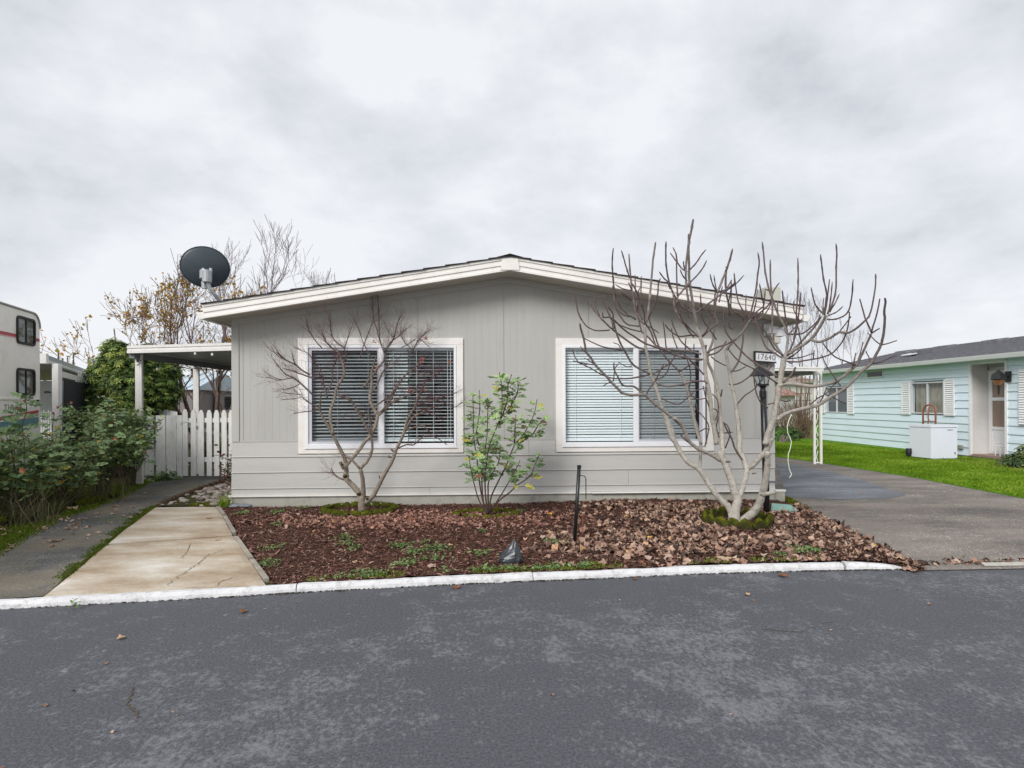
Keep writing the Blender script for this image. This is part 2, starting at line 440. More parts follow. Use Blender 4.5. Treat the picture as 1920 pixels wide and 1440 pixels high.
# ------------------------------------------------------------------ ground
g = MB(); g.add([(-900, -300, -.03), (900, -300, -.03), (900, 1500, -.03), (-900, 1500, -.03)], [(0, 1, 2, 3)])
tag(g.build('ground', M_far), kind='structure')
# kerb line on the road side
KP = [atZ(-700, 1182, 0), atZ(0, 1143, 0), atZ(420, 1120, 0), atZ(556, 1111.5, 0), atZ(813, 1098, 0), atZ(1000, 1089.5, 0), atZ(1110, 1085.7, 0), atZ(1305, 1076.6, 0), atZ(1480, 1071.5, 0), atZ(1585, 1069.5, 0), atZ(1698, 1068, 0)]
KP = [Vector((p.x, p.y, 0)) for p in KP]
r0 = Vector((KP[0].x-20, KP[0].y-2.4, 0)); r1 = Vector((9, KP[-1].y+.02, 0)); r2 = Vector((60, KP[-1].y+.6, 0))
road = MB(); pts = [(-80, -14, .0), (80, -14, .0), (60, r2.y, 0), (r1.x, r1.y, 0)] + [(p.x, p.y+.03, 0) for p in KP[::-1]] + [(r0.x, r0.y, 0), (-80, r0.y-5, 0)]
road.add(pts, [tuple(range(len(pts)))]); tag(road.build('road', M_road), kind='structure')
def kerb_y(x):
    L = [r0]+KP+[r1, r2]
    for a, b in zip(L, L[1:]):
        if a.x <= x <= b.x: return a.y+(b.y-a.y)*(x-a.x)/(b.x-a.x)
    return L[-1].y if x > 0 else L[0].y

# kerb, cut into the lengths that its joints make
kerb = bpy.data.objects.new('kerb', None); COL.objects.link(kerb); kerb['kind'] = 'structure'
kerb['label'] = 'low white painted kerb between the road and the planted bed'
def kerb_piece(pts, h0=.052, h1=.052, w=.085, mat=M_kerb, seed=0):
    rr = random.Random(seed); N = max(2, int((pts[-1]-pts[0]).length/.05)); line = []
    tot = sum((b-a).length for a, b in zip(pts, pts[1:]))
    for i in range(N+1):
        d = tot*i/N
        for a, b in zip(pts, pts[1:]):
            L = (b-a).length
            if d <= L+1e-6: line.append(a+(b-a)*(d/L)); break
            d -= L
    V, Fc = [], []
    prof = [(0, -.3), (.002, .0), (.006, .5), (.016, .85), (.032, 1.0), (w-.015, 1.0), (w, .85), (w, -.3)]
    for i, p in enumerate(line):
        t = (line[min(i+1, N)]-line[max(i-1, 0)]).normalized(); nrm = Vector((-t.y, t.x, 0)); h = h0+(h1-h0)*(i/N)**1.5
        for a, b in prof:
            j = mnoise.noise(Vector((p.x*4, a*20, seed)))*.004+mnoise.noise(Vector((p.x*17, a*40, seed)))*.003
            V.append(p+nrm*(a+j)+Vector((0, 0, b*h+(j if b > 0 else 0))))
    k = len(prof)
    for i in range(N):
        for j in range(k-1): Fc.append((i*k+j, i*k+j+1, (i+1)*k+j+1, (i+1)*k+j))
    mb = MB(); mb.add(V, [f[::-1] for f in Fc]); mb.add(V[:k], [tuple(range(k))]); mb.add(V[-k:], [tuple(range(k))[::-1]])
    return mb.build('kerb_segment', mat, kerb)
def cut(a, b, t): return a+(b-a)*t
gap = .006
def seg(a, b, **k):
    d = (b-a).normalized()*gap; return None
lines = [[r0, KP[0], KP[1], KP[2], cut(KP[2], KP[3], .985)], [KP[3], KP[4], KP[5]-Vector((.004, 0, 0))], [KP[5]+Vector((.002, 0, 0)), KP[6], KP[7], KP[8], cut(KP[8], KP[9], .98)]]
for i, l in enumerate(lines): kerb_piece(l, seed=i)
tail = kerb_piece([KP[9]+Vector((.02, .015, 0)), KP[10]], .056, .02, .085, seed=9); tail['label'] = 'cracked end piece of the kerb, sunk toward the driveway'
# dark broken joint line of dirt where kerb and road meet
P_, A_, S_, T_ = [], [], [], []
gr = MB()
for i in range(900):
    k = random.random()*(len(KP)-2)+1; a, b = KP[int(k)], KP[min(int(k)+1, len(KP)-1)]; p = a+(b-a)*(k-int(k)); s_ = random.uniform(.008, .028)
    p = p+Vector((random.uniform(-.01, .01), -abs(random.gauss(0, .012)), .001))
    gr.add([p+Vector((random.uniform(-1, 1)*s_, random.uniform(-1, 1)*s_*.5, random.uniform(0, .008))) for _ in range(3)]+[p+Vector((0, 0, .008))], [(0, 1, 2), (0, 1, 3), (1, 2, 3), (2, 0, 3)])
gr.build('gutter_grit', paint('grit', (.045, .038, .025), .5, 40, .95), kind='stuff')

# yard areas
PATH_L = [G(-260, 1180), G(-120, 1105), G(0, 1035), G(35, 1014), G(108, 973), G(168, 954), G(230, 930), G(271, 906), G(318, 898), Vector((-5.35, 11.3, .09)), Vector((-5.3, 17, .09))]
PATH_R = [G(85, 1117), G(110, 1094), G(135, 1068), G(200, 1016), G(271, 957), G(295, 948), G(346, 929), G(375, 917.5), G(419, 901), Vector((-4.3, 11.3, .09)), Vector((-4.2, 17, .09))]
for L_0 in (PATH_L, PATH_R):
    for q_ in L_0[:2]: q_.y = max(q_.y, kerb_y(q_.x)+.082)
loft('path', PATH_L, PATH_R, 0.0, M_path, n=10, rows=60)
YARD = [(-60, kerb_y(-60)+.1)]+[(p.x, p.y+.075) for p in ([r0]+KP[:-1])]+[(3.15, 5.35), (3.65, 6.2), (3.93, 7.9), (3.93, 25.2), (-60, 25.2)]
yd = MB(); yp = [(x, y, gz(x, y)-.02) for x, y in YARD]; yd.add(yp, [tuple(range(len(yp)))]); tag(yd.build('yard_soil', M_dirt), kind='structure')

# driveway: falls to the road at its mouth
def dz(x, y):
    k = max(0.0, y-kerb_y(x)-.05); t = min(1, k/1.3); t = t*t*(3-2*t)
    if x < 3.5: t = max(t, min(1, (3.5-x)/.4))
    return .006+(gz(x, y)-.006)*t + .006*mnoise.noise(Vector((x*.8, y*.8, 0)))
DL = [Vector((3.56, kerb_y(3.56)-.05, 0)), G(1600, 1010), G(1555, 988), G(1500, 955), G(1468, 936), Vector((3.95, 9, 0)), Vector((3.95, 14.2, 0))]
DR = [Vector((9.5, kerb_y(9.5)-.06, 0)), Vector((7.9, 5.9, 0)), G(1920, 935), G(1800, 912), G(1700, 893), G(1600, 878), G(1540, 868), G(1456, 857)]
loft('driveway', DL, DR, 0, M_drive, n=60, zfun=dz, rows=90)
pp = [G(1457, 868), G(1500, 873), G(1560, 885), G(1620, 901), G(1680, 922), G(1700, 929), G(1660, 935.5), G(1560, 936.5), G(1473, 933)]
pb = MB()
c0 = sum((Vector(p) for p in pp), Vector())/len(pp)
ring = []
for a, b in zip(pp, pp[1:]+pp[:1]):
    for k in range(6): ring.append(a+(b-a)*k/6)
vs = [(c0.x, c0.y, dz(c0.x, c0.y)+.006)]; fs = []
for rI in (0.25, .5, .75, 1.0):
    for p in ring:
        q = c0+(p-c0)*rI; w = 1+mnoise.noise(Vector((p.x*3, p.y*3, 5)))*.03
        vs.append((c0.x+(q.x-c0.x)*w, c0.y+(q.y-c0.y)*w, dz(q.x, q.y)+(.006 if rI < 1 else .003)))
n_ = len(ring)
for j in range(n_): fs.append((0, 1+j, 1+(j+1) % n_))
for r_ in range(3):
    for j in range(n_): fs.append((1+r_*n_+j, 1+(r_+1)*n_+j, 1+(r_+1)*n_+(j+1) % n_, 1+r_*n_+(j+1) % n_))
pb.add(vs, fs); tag(pb.build('asphalt_patch', M_patch), kind='structure')

# lawn on the right, with its own raised edge
LA = [DR[0]+Vector((.0, .10, 0)), DR[1], DR[2], DR[3], DR[4], DR[5], DR[6], DR[7]]
lawn_poly = [(p.x, p.y) for p in LA]+[(3.96, 14.25), (3.96, 60), (200, 60), (200, r2.y), (60, r2.y), (12, kerb_y(12)+.02)]
sheet('lawn', lawn_poly, .012, M_lawn, thick=.05)
bl = [(-60, 25.2), (3.95, 25.2), (3.95, 60), (-60, 60)]; sheet('back_lawn', bl, 0, M_far, thick=.05)
hz_ = MB(); hz_.add([(-700, 60, .03), (700, 60, .03), (700, 1300, .03), (-700, 1300, .03)], [(0, 1, 2, 3)]); tag(hz_.build('far_field', M_far), kind='structure')

# concrete slabs
slab_far = [G(292, 951.5), G(406, 951), G(436, 1004), G(202, 1021)]
slab_near = [G(200, 1023), G(437, 1006), G(501, 1096), G(86, 1117.5)]
for q in (slab_near[2], slab_near[3]): q.y = kerb_y(q.x)+.088
slabs = []
for q in (slab_far, slab_near):
    mb = MB(); N = 24; V = []
    for i in range(N+1):
        for j in range(N+1):
            a = q[0]+(q[1]-q[0])*(i/N); b = q[3]+(q[2]-q[3])*(i/N); p = a+(b-a)*(j/N)
            e_ = min(i, j, N-i, N-j); w = Vector((mnoise.noise(p*5)*.008, mnoise.noise(p*5+Vector((7, 0, 0)))*.008, 0)) if e_ == 0 else Vector()
            V.append((p.x+w.x, p.y+w.y, gz(p.x, p.y)+.012+.003*mnoise.noise(p*1.5)-(.008 if e_ == 0 else 0)))
    Fc = [(i*(N+1)+j, i*(N+1)+j+1, (i+1)*(N+1)+j+1, (i+1)*(N+1)+j) for i in range(N) for j in range(N)]
    mb.add(V, [f[::-1] for f in Fc]); b_ = [Vector((p.x, p.y, 0)) for p in q]
    ed = [V[i*(N+1)] for i in range(N+1)]+[V[N*(N+1)+j] for j in range(1, N+1)]+[V[i*(N+1)+N] for i in range(N-1, -1, -1)]+[V[j] for j in range(N-1, 0, -1)]
    k = len(ed); mb.add(ed+[(x, y, z-.08) for x, y, z in ed], [(i, (i+1) % k, k+(i+1) % k, k+i) for i in range(k)])
    slabs.append(mb)
pad = bpy.data.objects.new('concrete_pad', None); COL.objects.link(pad); pad['kind'] = 'structure'
for mb in slabs: mb.build('slab', M_conc, pad)
def strip(mb, pts, w, up):
    prev = None
    for i, p in enumerate(pts):
        a = pts[max(i-1, 0)]; b = pts[min(i+1, len(pts)-1)]; t = (Vector(b)-Vector(a)).normalized(); n = Vector((-t.y, t.x, 0)); ww = w*random.uniform(.4, 1.3)*(.4 if i in (0, len(pts)-1) else 1)
        z = gz(p.x, p.y)+up; l = (p.x+n.x*ww, p.y+n.y*ww, z); r_ = (p.x-n.x*ww, p.y-n.y*ww, z)
        if prev: mb.add([prev[0], prev[1], r_, l], [(0, 1, 2, 3)])
        prev = (l, r_)
def wig(pts, n=8, amp=.02):
    out = []
    for a, b in zip(pts, pts[1:]):
        for k in range(n):
            p = a+(b-a)*(k/n); out.append(p+Vector((random.gauss(0, amp), random.gauss(0, amp), 0))*(.5))
    return out+[pts[-1]]
ck = MB()
S0 = lambda u, v: G(u/3.692, 900+v/3.692)
strip(ck, wig([S0(1150, 750), S0(1230, 690), S0(1290, 640), S0(1370, 595), S0(1440, 535), S0(1560, 490)], 7), .003, .0165)
strip(ck, wig([S0(1490, 745), S0(1560, 705), S0(1640, 680)], 7), .003, .0165)
strip(ck, wig([S0(1240, 560), S0(1290, 520), S0(1320, 450)], 7), .0025, .0165)
strip(ck, wig([S0(1280, 760), S0(1420, 752)], 7), .003, .0165)
ck.build('crack', M_crack, pad)
# road cracks
rc = MB()
def GR(px, py): return atZ(px, py, 0)
for a in ([GR(250, 1290), GR(240, 1320), GR(262, 1345)], [GR(1560, 1165), GR(1500, 1185), GR(1430, 1180)]):
    pts = wig(a, 9, .012); prev = None
    for i, p in enumerate(pts):
        n = Vector((0.003, .003, 0)); q = (p+n, p-n)
        if prev: rc.add([(prev[0].x, prev[0].y, .004), (prev[1].x, prev[1].y, .004), (q[1].x, q[1].y, .004), (q[0].x, q[0].y, .004)], [(0, 1, 2, 3)])
        prev = q
rc.build('road_crack', M_crack, kind='structure')

# timber edging beside the slab
M_wood_old = paint('weathered_wood', (.34, .30, .25), .3, 8, .9, .6, 40, stretch=(1, 1, 8))
edg = thing('wooden_edging', G(440, 1010), 'grey weathered timber edging along the right side of the concrete slab', 'edging')
for a, b in ((G(407, 951), G(418, 966)), (G(419, 968), G(437, 1000)), (G(440, 1008), G(468, 1048)), (G(470, 1051), G(497, 1088))):
    d = (b-a); d.z = 0; n = Vector((-d.y, d.x, 0)).normalized()
    mb = MB(); dd_ = Vector((d.x, d.y, gz(b.x, b.y)-gz(a.x, a.y))); mb.obox((a.x-n.x*.01, a.y-n.y*.01, gz(a.x, a.y)-.04), dd_, n*-.04 if n.x < 0 else n*.04, (0, 0, .055)); mb.build('board', M_wood_old, edg)

# planting bed
BED = [Vector((slab_far[1].x+.06, 7.80, 0)), Vector((slab_near[1].x+.06, slab_near[1].y, 0)), Vector((slab_near[2].x+.05, slab_near[2].y, 0))]+[Vector((p.x, p.y+.083, 0)) for p in KP[4:10]]+[Vector((3.38, kerb_y(3.38)+.085, 0)), G(1720, 1062), G(1640, 1030), G(1560, 990), G(1508, 958), G(1490, 948), Vector((3.9, 7.93, 0))]
bedpoly = [(p.x, p.y) for p in BED]
def bed_h(x, y):
    h = .012*mnoise.noise(Vector((x*1.3, y*1.3, 1)))+.012*mnoise.noise(Vector((x*5, y*5, 2)))+.010*mnoise.noise(Vector((x*14, y*14, 3)))
    litter = max(0, min(1, (x-.4)/1.2))*.03
    return gz(x, y)+.004+h+litter*max(0, min(1, (y-4.9)/.5))
xs = np.arange(-3.6, 4.2, .035); ys = np.arange(4.3, 7.96, .035)
V, idx = [], {}
XX, YY = np.meshgrid(xs, ys, indexing='ij'); ins = inpoly(XX.ravel(), YY.ravel(), bedpoly).reshape(XX.shape)
for i in range(len(xs)):
    for j in range(len(ys)):
        if ins[i, j]: idx[i, j] = len(V); V.append((xs[i], ys[j], bed_h(xs[i], ys[j])))
Fc = [(idx[i, j], idx[i+1, j], idx[i+1, j+1], idx[i, j+1]) for (i, j) in idx if (i+1, j) in idx and (i, j+1) in idx and (i+1, j+1) in idx]
o = npmesh('bed_soil', V, np.array(Fc), M_soil, smooth=True); o['kind'] = 'structure'
under = MB(); up_ = [(x, y, gz(x, y)-.012) for x, y in bedpoly]; under.add(up_, [tuple(range(len(up_)))]); tag(under.build('bed_base', M_soil), kind='structure')

# bark chips
BH = np.vectorize(bed_h)
LID = [(p.x, p.y) for p in (G(1440, 961), G(1500, 961), G(1486, 946), G(1442, 943))]
X, Y = rand_in(bedpoly, 42000); k = ~inpoly(X, Y, LID); X, Y = X[k], Y[k]; n = len(X)
A = frames(n, .35); S = RNG.lognormal(np.log(.0125), .42, n).clip(.005, .035)
tv = [(-1, -.22, 0), (.1, -.28, .10), (1, -.12, 0), (.9, .2, .05), (-.05, .3, .16), (-.95, .18, .02)]
M_bark = tinted('bark_chips', [(0, (.045, .022, .016)), (.40, (.135, .060, .043)), (.72, (.27, .145, .11)), (.9, (.42, .30, .245)), (1, (.56, .47, .42))], .9)
scatter('bark_mulch', tv, [(0, 1, 4, 5), (1, 2, 3, 4)], np.stack([X, Y, BH(X, Y)+.006], 1), A, S, M_bark, tint=RNG.beta(1.6, 2.4, n), kind='stuff')

# leaf litter
lobed = []
for k in range(10):
    t = 2*pi*k/10+.1; r = (1.0 if k % 2 == 0 else .76)*(1.12 if k == 0 else 1); lobed.append((r*cos(t), r*sin(t), 0))
leaf_v = [(0, 0, 0)]+lobed; leaf_f = [(0, 1+k, 1+(k+1) % 10) for k in range(10)]
def litter(name, X, Y, Z, size, m, tilt=.45, curl=.35, tintv=None, sv=.35, kind='stuff'):
    n = len(X); A = frames(n, tilt); S = RNG.lognormal(np.log(size), sv, n).clip(size*.45, size*1.7)
    bend = np.zeros((n, 11, 3)); T = np.array(leaf_v)
    r2 = (T[:, 0]**2+T[:, 1]**2)
    k1 = RNG.normal(.2, curl, (n, 1)); k2 = RNG.normal(0, curl, (n, 1))
    zz = (k1*(T[:, 0]**2)[None]+k2*(T[:, 0]*T[:, 1])[None]+RNG.normal(0, .16, (n, 11))*(r2 > 0)[None])
    loc = np.zeros((n, 11, 3)); loc[:, :, 2] = zz
    bend = np.einsum('nij,nkj->nki', A, loc)*S[:, None, None]
    return scatter(name, leaf_v, leaf_f, np.stack([X, Y, Z+S*.25], 1), A, S, m, tint=(RNG.random(n) if tintv is None else tintv), kind=kind, bend=bend)
fp_ = G(1384, 987); rp_ = G(915, 965); mp_ = G(676, 958)
M_litter = tinted('fallen_leaves', [(0, (.04, .03, .025)), (.2, (.11, .07, .055)), (.42, (.25, .15, .11)), (.7, (.38, .245, .185)), (.9, (.50, .37, .29)), (1, (.58, .33, .16))], .85, .08, .2, var=.38, nscale=70)
X, Y = rand_in(bedpoly, 22000)
dens = np.clip((X-.55-.4*np.sin(Y*2))/1.3, 0.015, 1); dens *= np.clip((7.62-Y)/.3, .06, 1); dens *= np.clip((Y-4.95+(X-1)*.3)/.35, .25, 1); nz = np.array([mnoise.noise(Vector((x*2.3, y*2.3, 4))) for x, y in zip(X, Y)]); dens *= np.clip(.62+nz*1.3, .12, 1); k = RNG.random(len(X)) < dens
X, Y = X[k], Y[k]
k = (((X-fp_.x)/.36)**2+((Y-fp_.y-.02)/.35)**2 > 1.0) & ~inpoly(X, Y, LID)
litter('leaf_litter', X[k], Y[k], BH(X[k], Y[k])+.006, .0235, M_litter, tilt=.45, curl=.5, tintv=RNG.beta(1.4, 1.4, k.sum()), sv=.42)
# litter spilling over the edge of the driveway
E_ = [G(1490, 950), G(1560, 985), G(1640, 1025), G(1725, 1062)]
ex, ey = [], []
for i in range(330):
    t = random.random()*2.999; a, b = E_[int(t)], E_[int(t)+1]; p = a+(b-a)*(t-int(t)); d = random.gauss(0, .075)-.01
    ex.append(p.x+d*.8); ey.append(p.y+d*.5)
ex, ey = np.array(ex), np.array(ey); ez = np.array([dz(x, y) for x, y in zip(ex, ey)])
litter('driveway_leaves', ex, ey, ez+.01, .03, M_litter, tintv=RNG.beta(1.3, 1.8, len(ex)))
# small reddish maple leaves under the left tree
mc = G(700, 975)
X = RNG.normal(mc.x+.55, .85, 3400); Y = RNG.normal(6.85, .22, 3400); k = inpoly(X, Y, bedpoly) & (Y < 7.75); X, Y = X[k], Y[k]
M_maple = tinted('maple_litter', [(0, (.12, .055, .04)), (.5, (.30, .15, .11)), (.85, (.42, .25, .20)), (1, (.50, .26, .10))], .85, .08)
litter('maple_litter', X, Y, BH(X, Y)+.004, .017, M_maple, tintv=RNG.beta(2, 2, len(X)))
# single bright leaves, on the bed, the pad, the path and the road
M_yl = {'yellow': paint('yellow_leaf', (.62, .36, .02), .2, 40, .7), 'brown': paint('brown_leaf', (.20, .08, .03), .3, 40, .8), 'tan': paint('tan_leaf', (.46, .30, .17), .2, 40, .8), 'pale': paint('pale_leaf', (.55, .47, .30), .2, 40, .8), 'orange': paint('orange_leaf', (.52, .20, .03), .2, 40, .8)}
def one_leaf(px, py, size, colour, label, up=.012, z=None):
    size *= .62; p = atZ(px, py, z) if z is not None else G(px, py); zz = (z if z is not None else max(gz(p.x, p.y), bed_h(p.x, p.y) if inpoly(np.array([p.x]), np.array([p.y]), bedpoly)[0] else 0))+up
    rr = random.Random(int(px*7+py)); a = rr.random()*6; mb = MB(); cu = rr.uniform(.2, .5); vs = []
    for v in leaf_v:
        x, y = v[0]*cos(a)-v[1]*sin(a), v[0]*sin(a)+v[1]*cos(a)
        vs.append((p.x+x*size, p.y+y*size, zz+size*(cu*v[0]**2+rr.uniform(-.08, .08)*(v != (0, 0, 0)))+.002))
    mb.add(vs, leaf_f); mb.tube([Vector(vs[0]), Vector(vs[0])+Vector((cos(a)*-1.3*size, sin(a)*-1.3*size, size*.3))], size*.035, 4)
    tag(mb.build('fallen_leaf', M_yl[colour]), label, 'leaf', 'single leaves lying about')
for px, py, s_, c_, l_ in [
    (393, 974, .055, 'brown', 'dark brown curled leaf lying on the far concrete slab'),
    (409, 1015, .045, 'tan', 'small tan leaf lying on the near concrete slab beside the joint'),
    (271, 926, .045, 'pale', 'pale leaf lying on the asphalt path beside the gate post'),
    (216, 957, .05, 'tan', 'tan leaf on the grass verge where the path bends'),
    (163, 941, .06, 'orange', 'orange leaf on the grass below the mossy edging of the rose bed'),
    (725, 969, .04, 'pale', 'round cream leaf at the foot of the moss ring of the maple'),
    (772, 977, .045, 'orange', 'bright orange leaf on bark mulch between maple and rose bush'),
    (845, 1025, .05, 'tan', 'orange tan leaf on bark mulch right of the small green weeds'),
    (1031, 969, .055, 'yellow', 'yellow brown leaf on bare mulch left of the black stake'),
    (1144, 959, .05, 'yellow', 'yellow leaf among brown litter below the white trimmed right window'),
    (1172, 974, .05, 'yellow', 'yellow leaf beside an orange one in the middle of the litter'),
    (1217, 1017, .05, 'yellow', 'deep yellow leaf in the litter in front of the fig tree'),
    (1235, 957, .045, 'yellow', 'small golden leaf near the house wall left of the fig tree'),
    (1494, 1003, .05, 'orange', 'orange yellow leaf leaning on the fig tree foot'),
    (1312, 1038, .08, 'tan', 'large tan leaf in the litter close to the kerb'),
    (1640, 1031, .06, 'yellow', 'olive yellow leaf on the litter tongue by the driveway'),
    (1614, 926, .04, 'orange', 'single orange leaf on the grey driveway patch')]:
    if px == 1494: px, py = 1377, 1002
    one_leaf(px, py, s_, c_, l_)
for px, py, s_, c_, l_ in [
    (457, 1149, .045, 'brown', 'brown leaf on the road just off the kerb near the slab'),
    (227, 1199, .04, 'tan', 'small tan leaf out on the road below the concrete slab'),
    (855, 1103, .06, 'brown', 'reddish leaf on the road at the kerb, centre of the bed'),
    (1190, 1087, .04, 'brown', 'small brown leaf on the road at the kerb before the litter'),
    (1401, 1117, .04, 'tan', 'tan leaf on the road below the fig tree'),
    (1467, 1081, .07, 'brown', 'torn leaf and stem on the road below the broken kerb')]:
    one_leaf(px, py, s_, c_, l_, .008, 0.0)
# paper litter at the kerb
sc_ = tag(None or MB().add([G(1341, 1043, .02), G(1352, 1050, .012), G(1368, 1052, .02), G(1368, 1044, .03), G(1349, 1042, .035), G(1360, 1047, .035), G(1384, 1053, .02), G(1387, 1047, .03)], [(0, 1, 5, 4), (1, 2, 3, 5), (5, 3, 4), (2, 6, 7, 3)]).build('cardboard_scrap', paint('tan_card', (.50, .36, .24), .1, 20, .9)), 'torn strip of tan cardboard in the litter against the kerb', 'scrap')

# weeds, grass tufts and moss on the bed
def blades(name, X, Y, Z, h, m, w=.006, tint=None, lean=.45, kind='stuff'):
    n = len(X); hh = RNG.lognormal(np.log(h), .3, n); a = RNG.uniform(0, 2*pi, n); dx = np.cos(a); dy = np.sin(a)
    lx = RNG.normal(0, lean, n)*hh; ly = RNG.normal(0, lean, n)*hh; ww = w*RNG.uniform(.6, 1.4, n)
    V = np.zeros((n, 5, 3)); B = np.stack([X, Y, Z], 1)
    for i, (sx, t) in enumerate(((-1, 0), (1, 0), (.7, .55), (-.7, .55), (0, 1))):
        V[:, i, 0] = B[:, 0]+dx*ww*sx+lx*t*t; V[:, i, 1] = B[:, 1]+dy*ww*sx+ly*t*t; V[:, i, 2] = B[:, 2]+hh*(t-.15*t*t)
    o_ = np.arange(n)*5; Fc = np.concatenate([np.stack([o_, o_+1, o_+2], 1), np.stack([o_, o_+2, o_+3], 1), np.stack([o_+3, o_+2, o_+4], 1)])
    return npmesh(name, V.reshape(-1, 3), Fc, m, None, np.repeat(RNG.random(n) if tint is None else tint, 5), kind)
wx, wy = [], []
for px, py, r_, n in [(648, 1011, .10, 60), (647, 1022, .08, 50), (663, 1031, .08, 40), (750, 1027, .12, 90), (777, 1038, .11, 90), (818, 1032, .14, 120), (795, 1021, .06, 30), (762, 1060, .10, 70), (903, 1000, .06, 30), (903, 1041, .10, 50), (522, 962, .12, 60), (520, 987, .10, 40), (500, 1060, .14, 80), (512, 1032, .13, 60), (690, 1082, .16, 160), (645, 1090, .14, 90), (570, 955, .08, 30), (812, 1050, .12, 60), (960, 1073, .12, 90), (905, 1078, .12, 90), (830, 1080, .1, 60), (1040, 1068, .1, 80), (1015, 1070, .09, 60), (1095, 1066, .10, 70), (1495, 1040, .10, 110), (1520, 1042, .10, 110), (1465, 1048, .06, 40), (1050, 1022, .10, 60), (1035, 1020, .08, 50), (455, 965, .1, 60), (980, 960, .05, 20), (560, 940, .05, 20)]:
    c_ = G(px, py); k = int(n*1.4)
    wx += list(RNG.normal(c_.x, r_*.5, k)); wy += list(RNG.normal(c_.y, r_*.5, k))
wx, wy = np.array(wx), np.array(wy)
k = inpoly(wx, wy, bedpoly) & (wy > np.array([kerb_y(x) for x in wx])+.115); wx, wy = wx[k], wy[k]
n = len(wx); A = frames(n, .5); S = RNG.lognormal(np.log(.014), .3, n)
scatter('weeds', [(-1, 0, 0), (0, -.45, .1), (1, 0, .25), (0, .45, .1)], [(0, 1, 2, 3)], np.stack([wx, wy, BH(wx, wy)+.015+RNG.random(n)*.015], 1), A, S, M_weed, tint=RNG.beta(2, 2, n), kind='stuff')
# moss and sparse grass along the kerb
X = RNG.uniform(-1.4, 2.9, 2600); Y = np.array([kerb_y(x) for x in X])+.11+np.abs(RNG.normal(0, .07, len(X))); k = np.sin(X*3.1)+np.sin(X*7.3+1) > -.3; X, Y = X[k], Y[k]
blades('kerb_grass', X, Y, BH(X, Y), .018, M_grass, .004)
# verge between path and slab, and the strip along the rose bed
V1 = [(p.x, p.y) for p in PATH_R[:6]]+[(p.x, p.y) for p in (slab_far[0], slab_far[3], slab_near[0], slab_near[3])]
mbx = MB(); mbx.add([(x, y, gz(x, y)+.004) for x, y in V1], [tuple(range(len(V1)))]); tag(mbx.build('grass_verge', M_moss), kind='structure')
L1 = [(p.x, p.y) for p in PATH_R[1:6]]
def along(line, n, s, rng=RNG):
    line = [Vector((p[0], p[1], 0)) for p in line]; ln = [(b-a).length for a, b in zip(line, line[1:])]; cum = np.cumsum([0]+ln)
    d = rng.uniform(0, cum[-1], n); k = np.clip(np.searchsorted(cum, d)-1, 0, len(ln)-1); X = np.zeros(n); Y = np.zeros(n)
    for i in range(n):
        a, b = line[k[i]], line[k[i]+1]; t = (d[i]-cum[k[i]])/ln[k[i]]; p = a+(b-a)*t; q = (b-a).normalized(); o_ = rng.normal(0, s); X[i] = p.x-q.y*o_; Y[i] = p.y+q.x*o_
    return X, Y
M_gold = tinted('verge_blades', [(0, (.05, .06, .012)), (.5, (.11, .16, .02)), (1, (.20, .27, .04))], .8, .2, .1)
X, Y = along(L1, 6500, .035); k = np.sin(Y*9)+np.sin(Y*23+1)+RNG.normal(0, .6, len(X)) > -.5; X, Y = X[k], Y[k]; blades('verge_grass', X, Y, GZ(X, Y)-.002, .013, M_gold, .004, tint=RNG.beta(2, 3, len(X)))
L2 = [(p.x-.10, p.y) for p in PATH_L[1:9]]
X, Y = along(L2, 15000, .11); k = X < np.interp(Y, [p[1] for p in L2], [p[0] for p in L2])+.19
M_lgr = tinted('mossy_grass', [(0, (.06, .09, .012)), (.5, (.15, .22, .025)), (1, (.30, .37, .06))], .8, .3, .08)
blades('path_grass', X[k], Y[k], GZ(X[k], Y[k])-.002, .024, M_lgr, .004, tint=RNG.beta(2, 2, k.sum()))
gp = [(-6.4, 5.0), (-4.7, 4.75), (-4.75, 6.1), (-5.15, 7.2), (-6.4, 7.3)]
X, Y = rand_in(gp, 16000); k = X < np.interp(Y, [p[1] for p in L2], [p[0] for p in L2])+.1; blades('left_grass', X[k], Y[k], GZ(X[k], Y[k])-.015, .024, M_lgr, .004)
gp2 = [(-7.6, 7.6), (-5.2, 8.2), (-5.6, 10.1), (-9, 11.5), (-9, 7.5)]
X, Y = rand_in(gp2, 14000); blades('bed_grass', X, Y, GZ(X, Y)-.015, .03, M_lgr, .006)
# lawn blades
lp = [(p.x+.02, p.y) for p in LA[1:]]+[(4.2, 14.4), (4.2, 17.5), (11.2, 20), (11.6, 13), (10.8, 9.5), (10.5, 6)]
X, Y = rand_in(lp, 90000); nz = np.array([mnoise.noise(Vector((x*.9, y*.9, 2)))+.6*mnoise.noise(Vector((x*3.1, y*3.1, 7))) for x, y in zip(X, Y)])
blades('lawn_grass', X, Y, GZ(X, Y)+.008, .034, M_grass, .008, tint=np.clip(.45+nz*.55+RNG.normal(0, .2, len(X)), 0, 1))

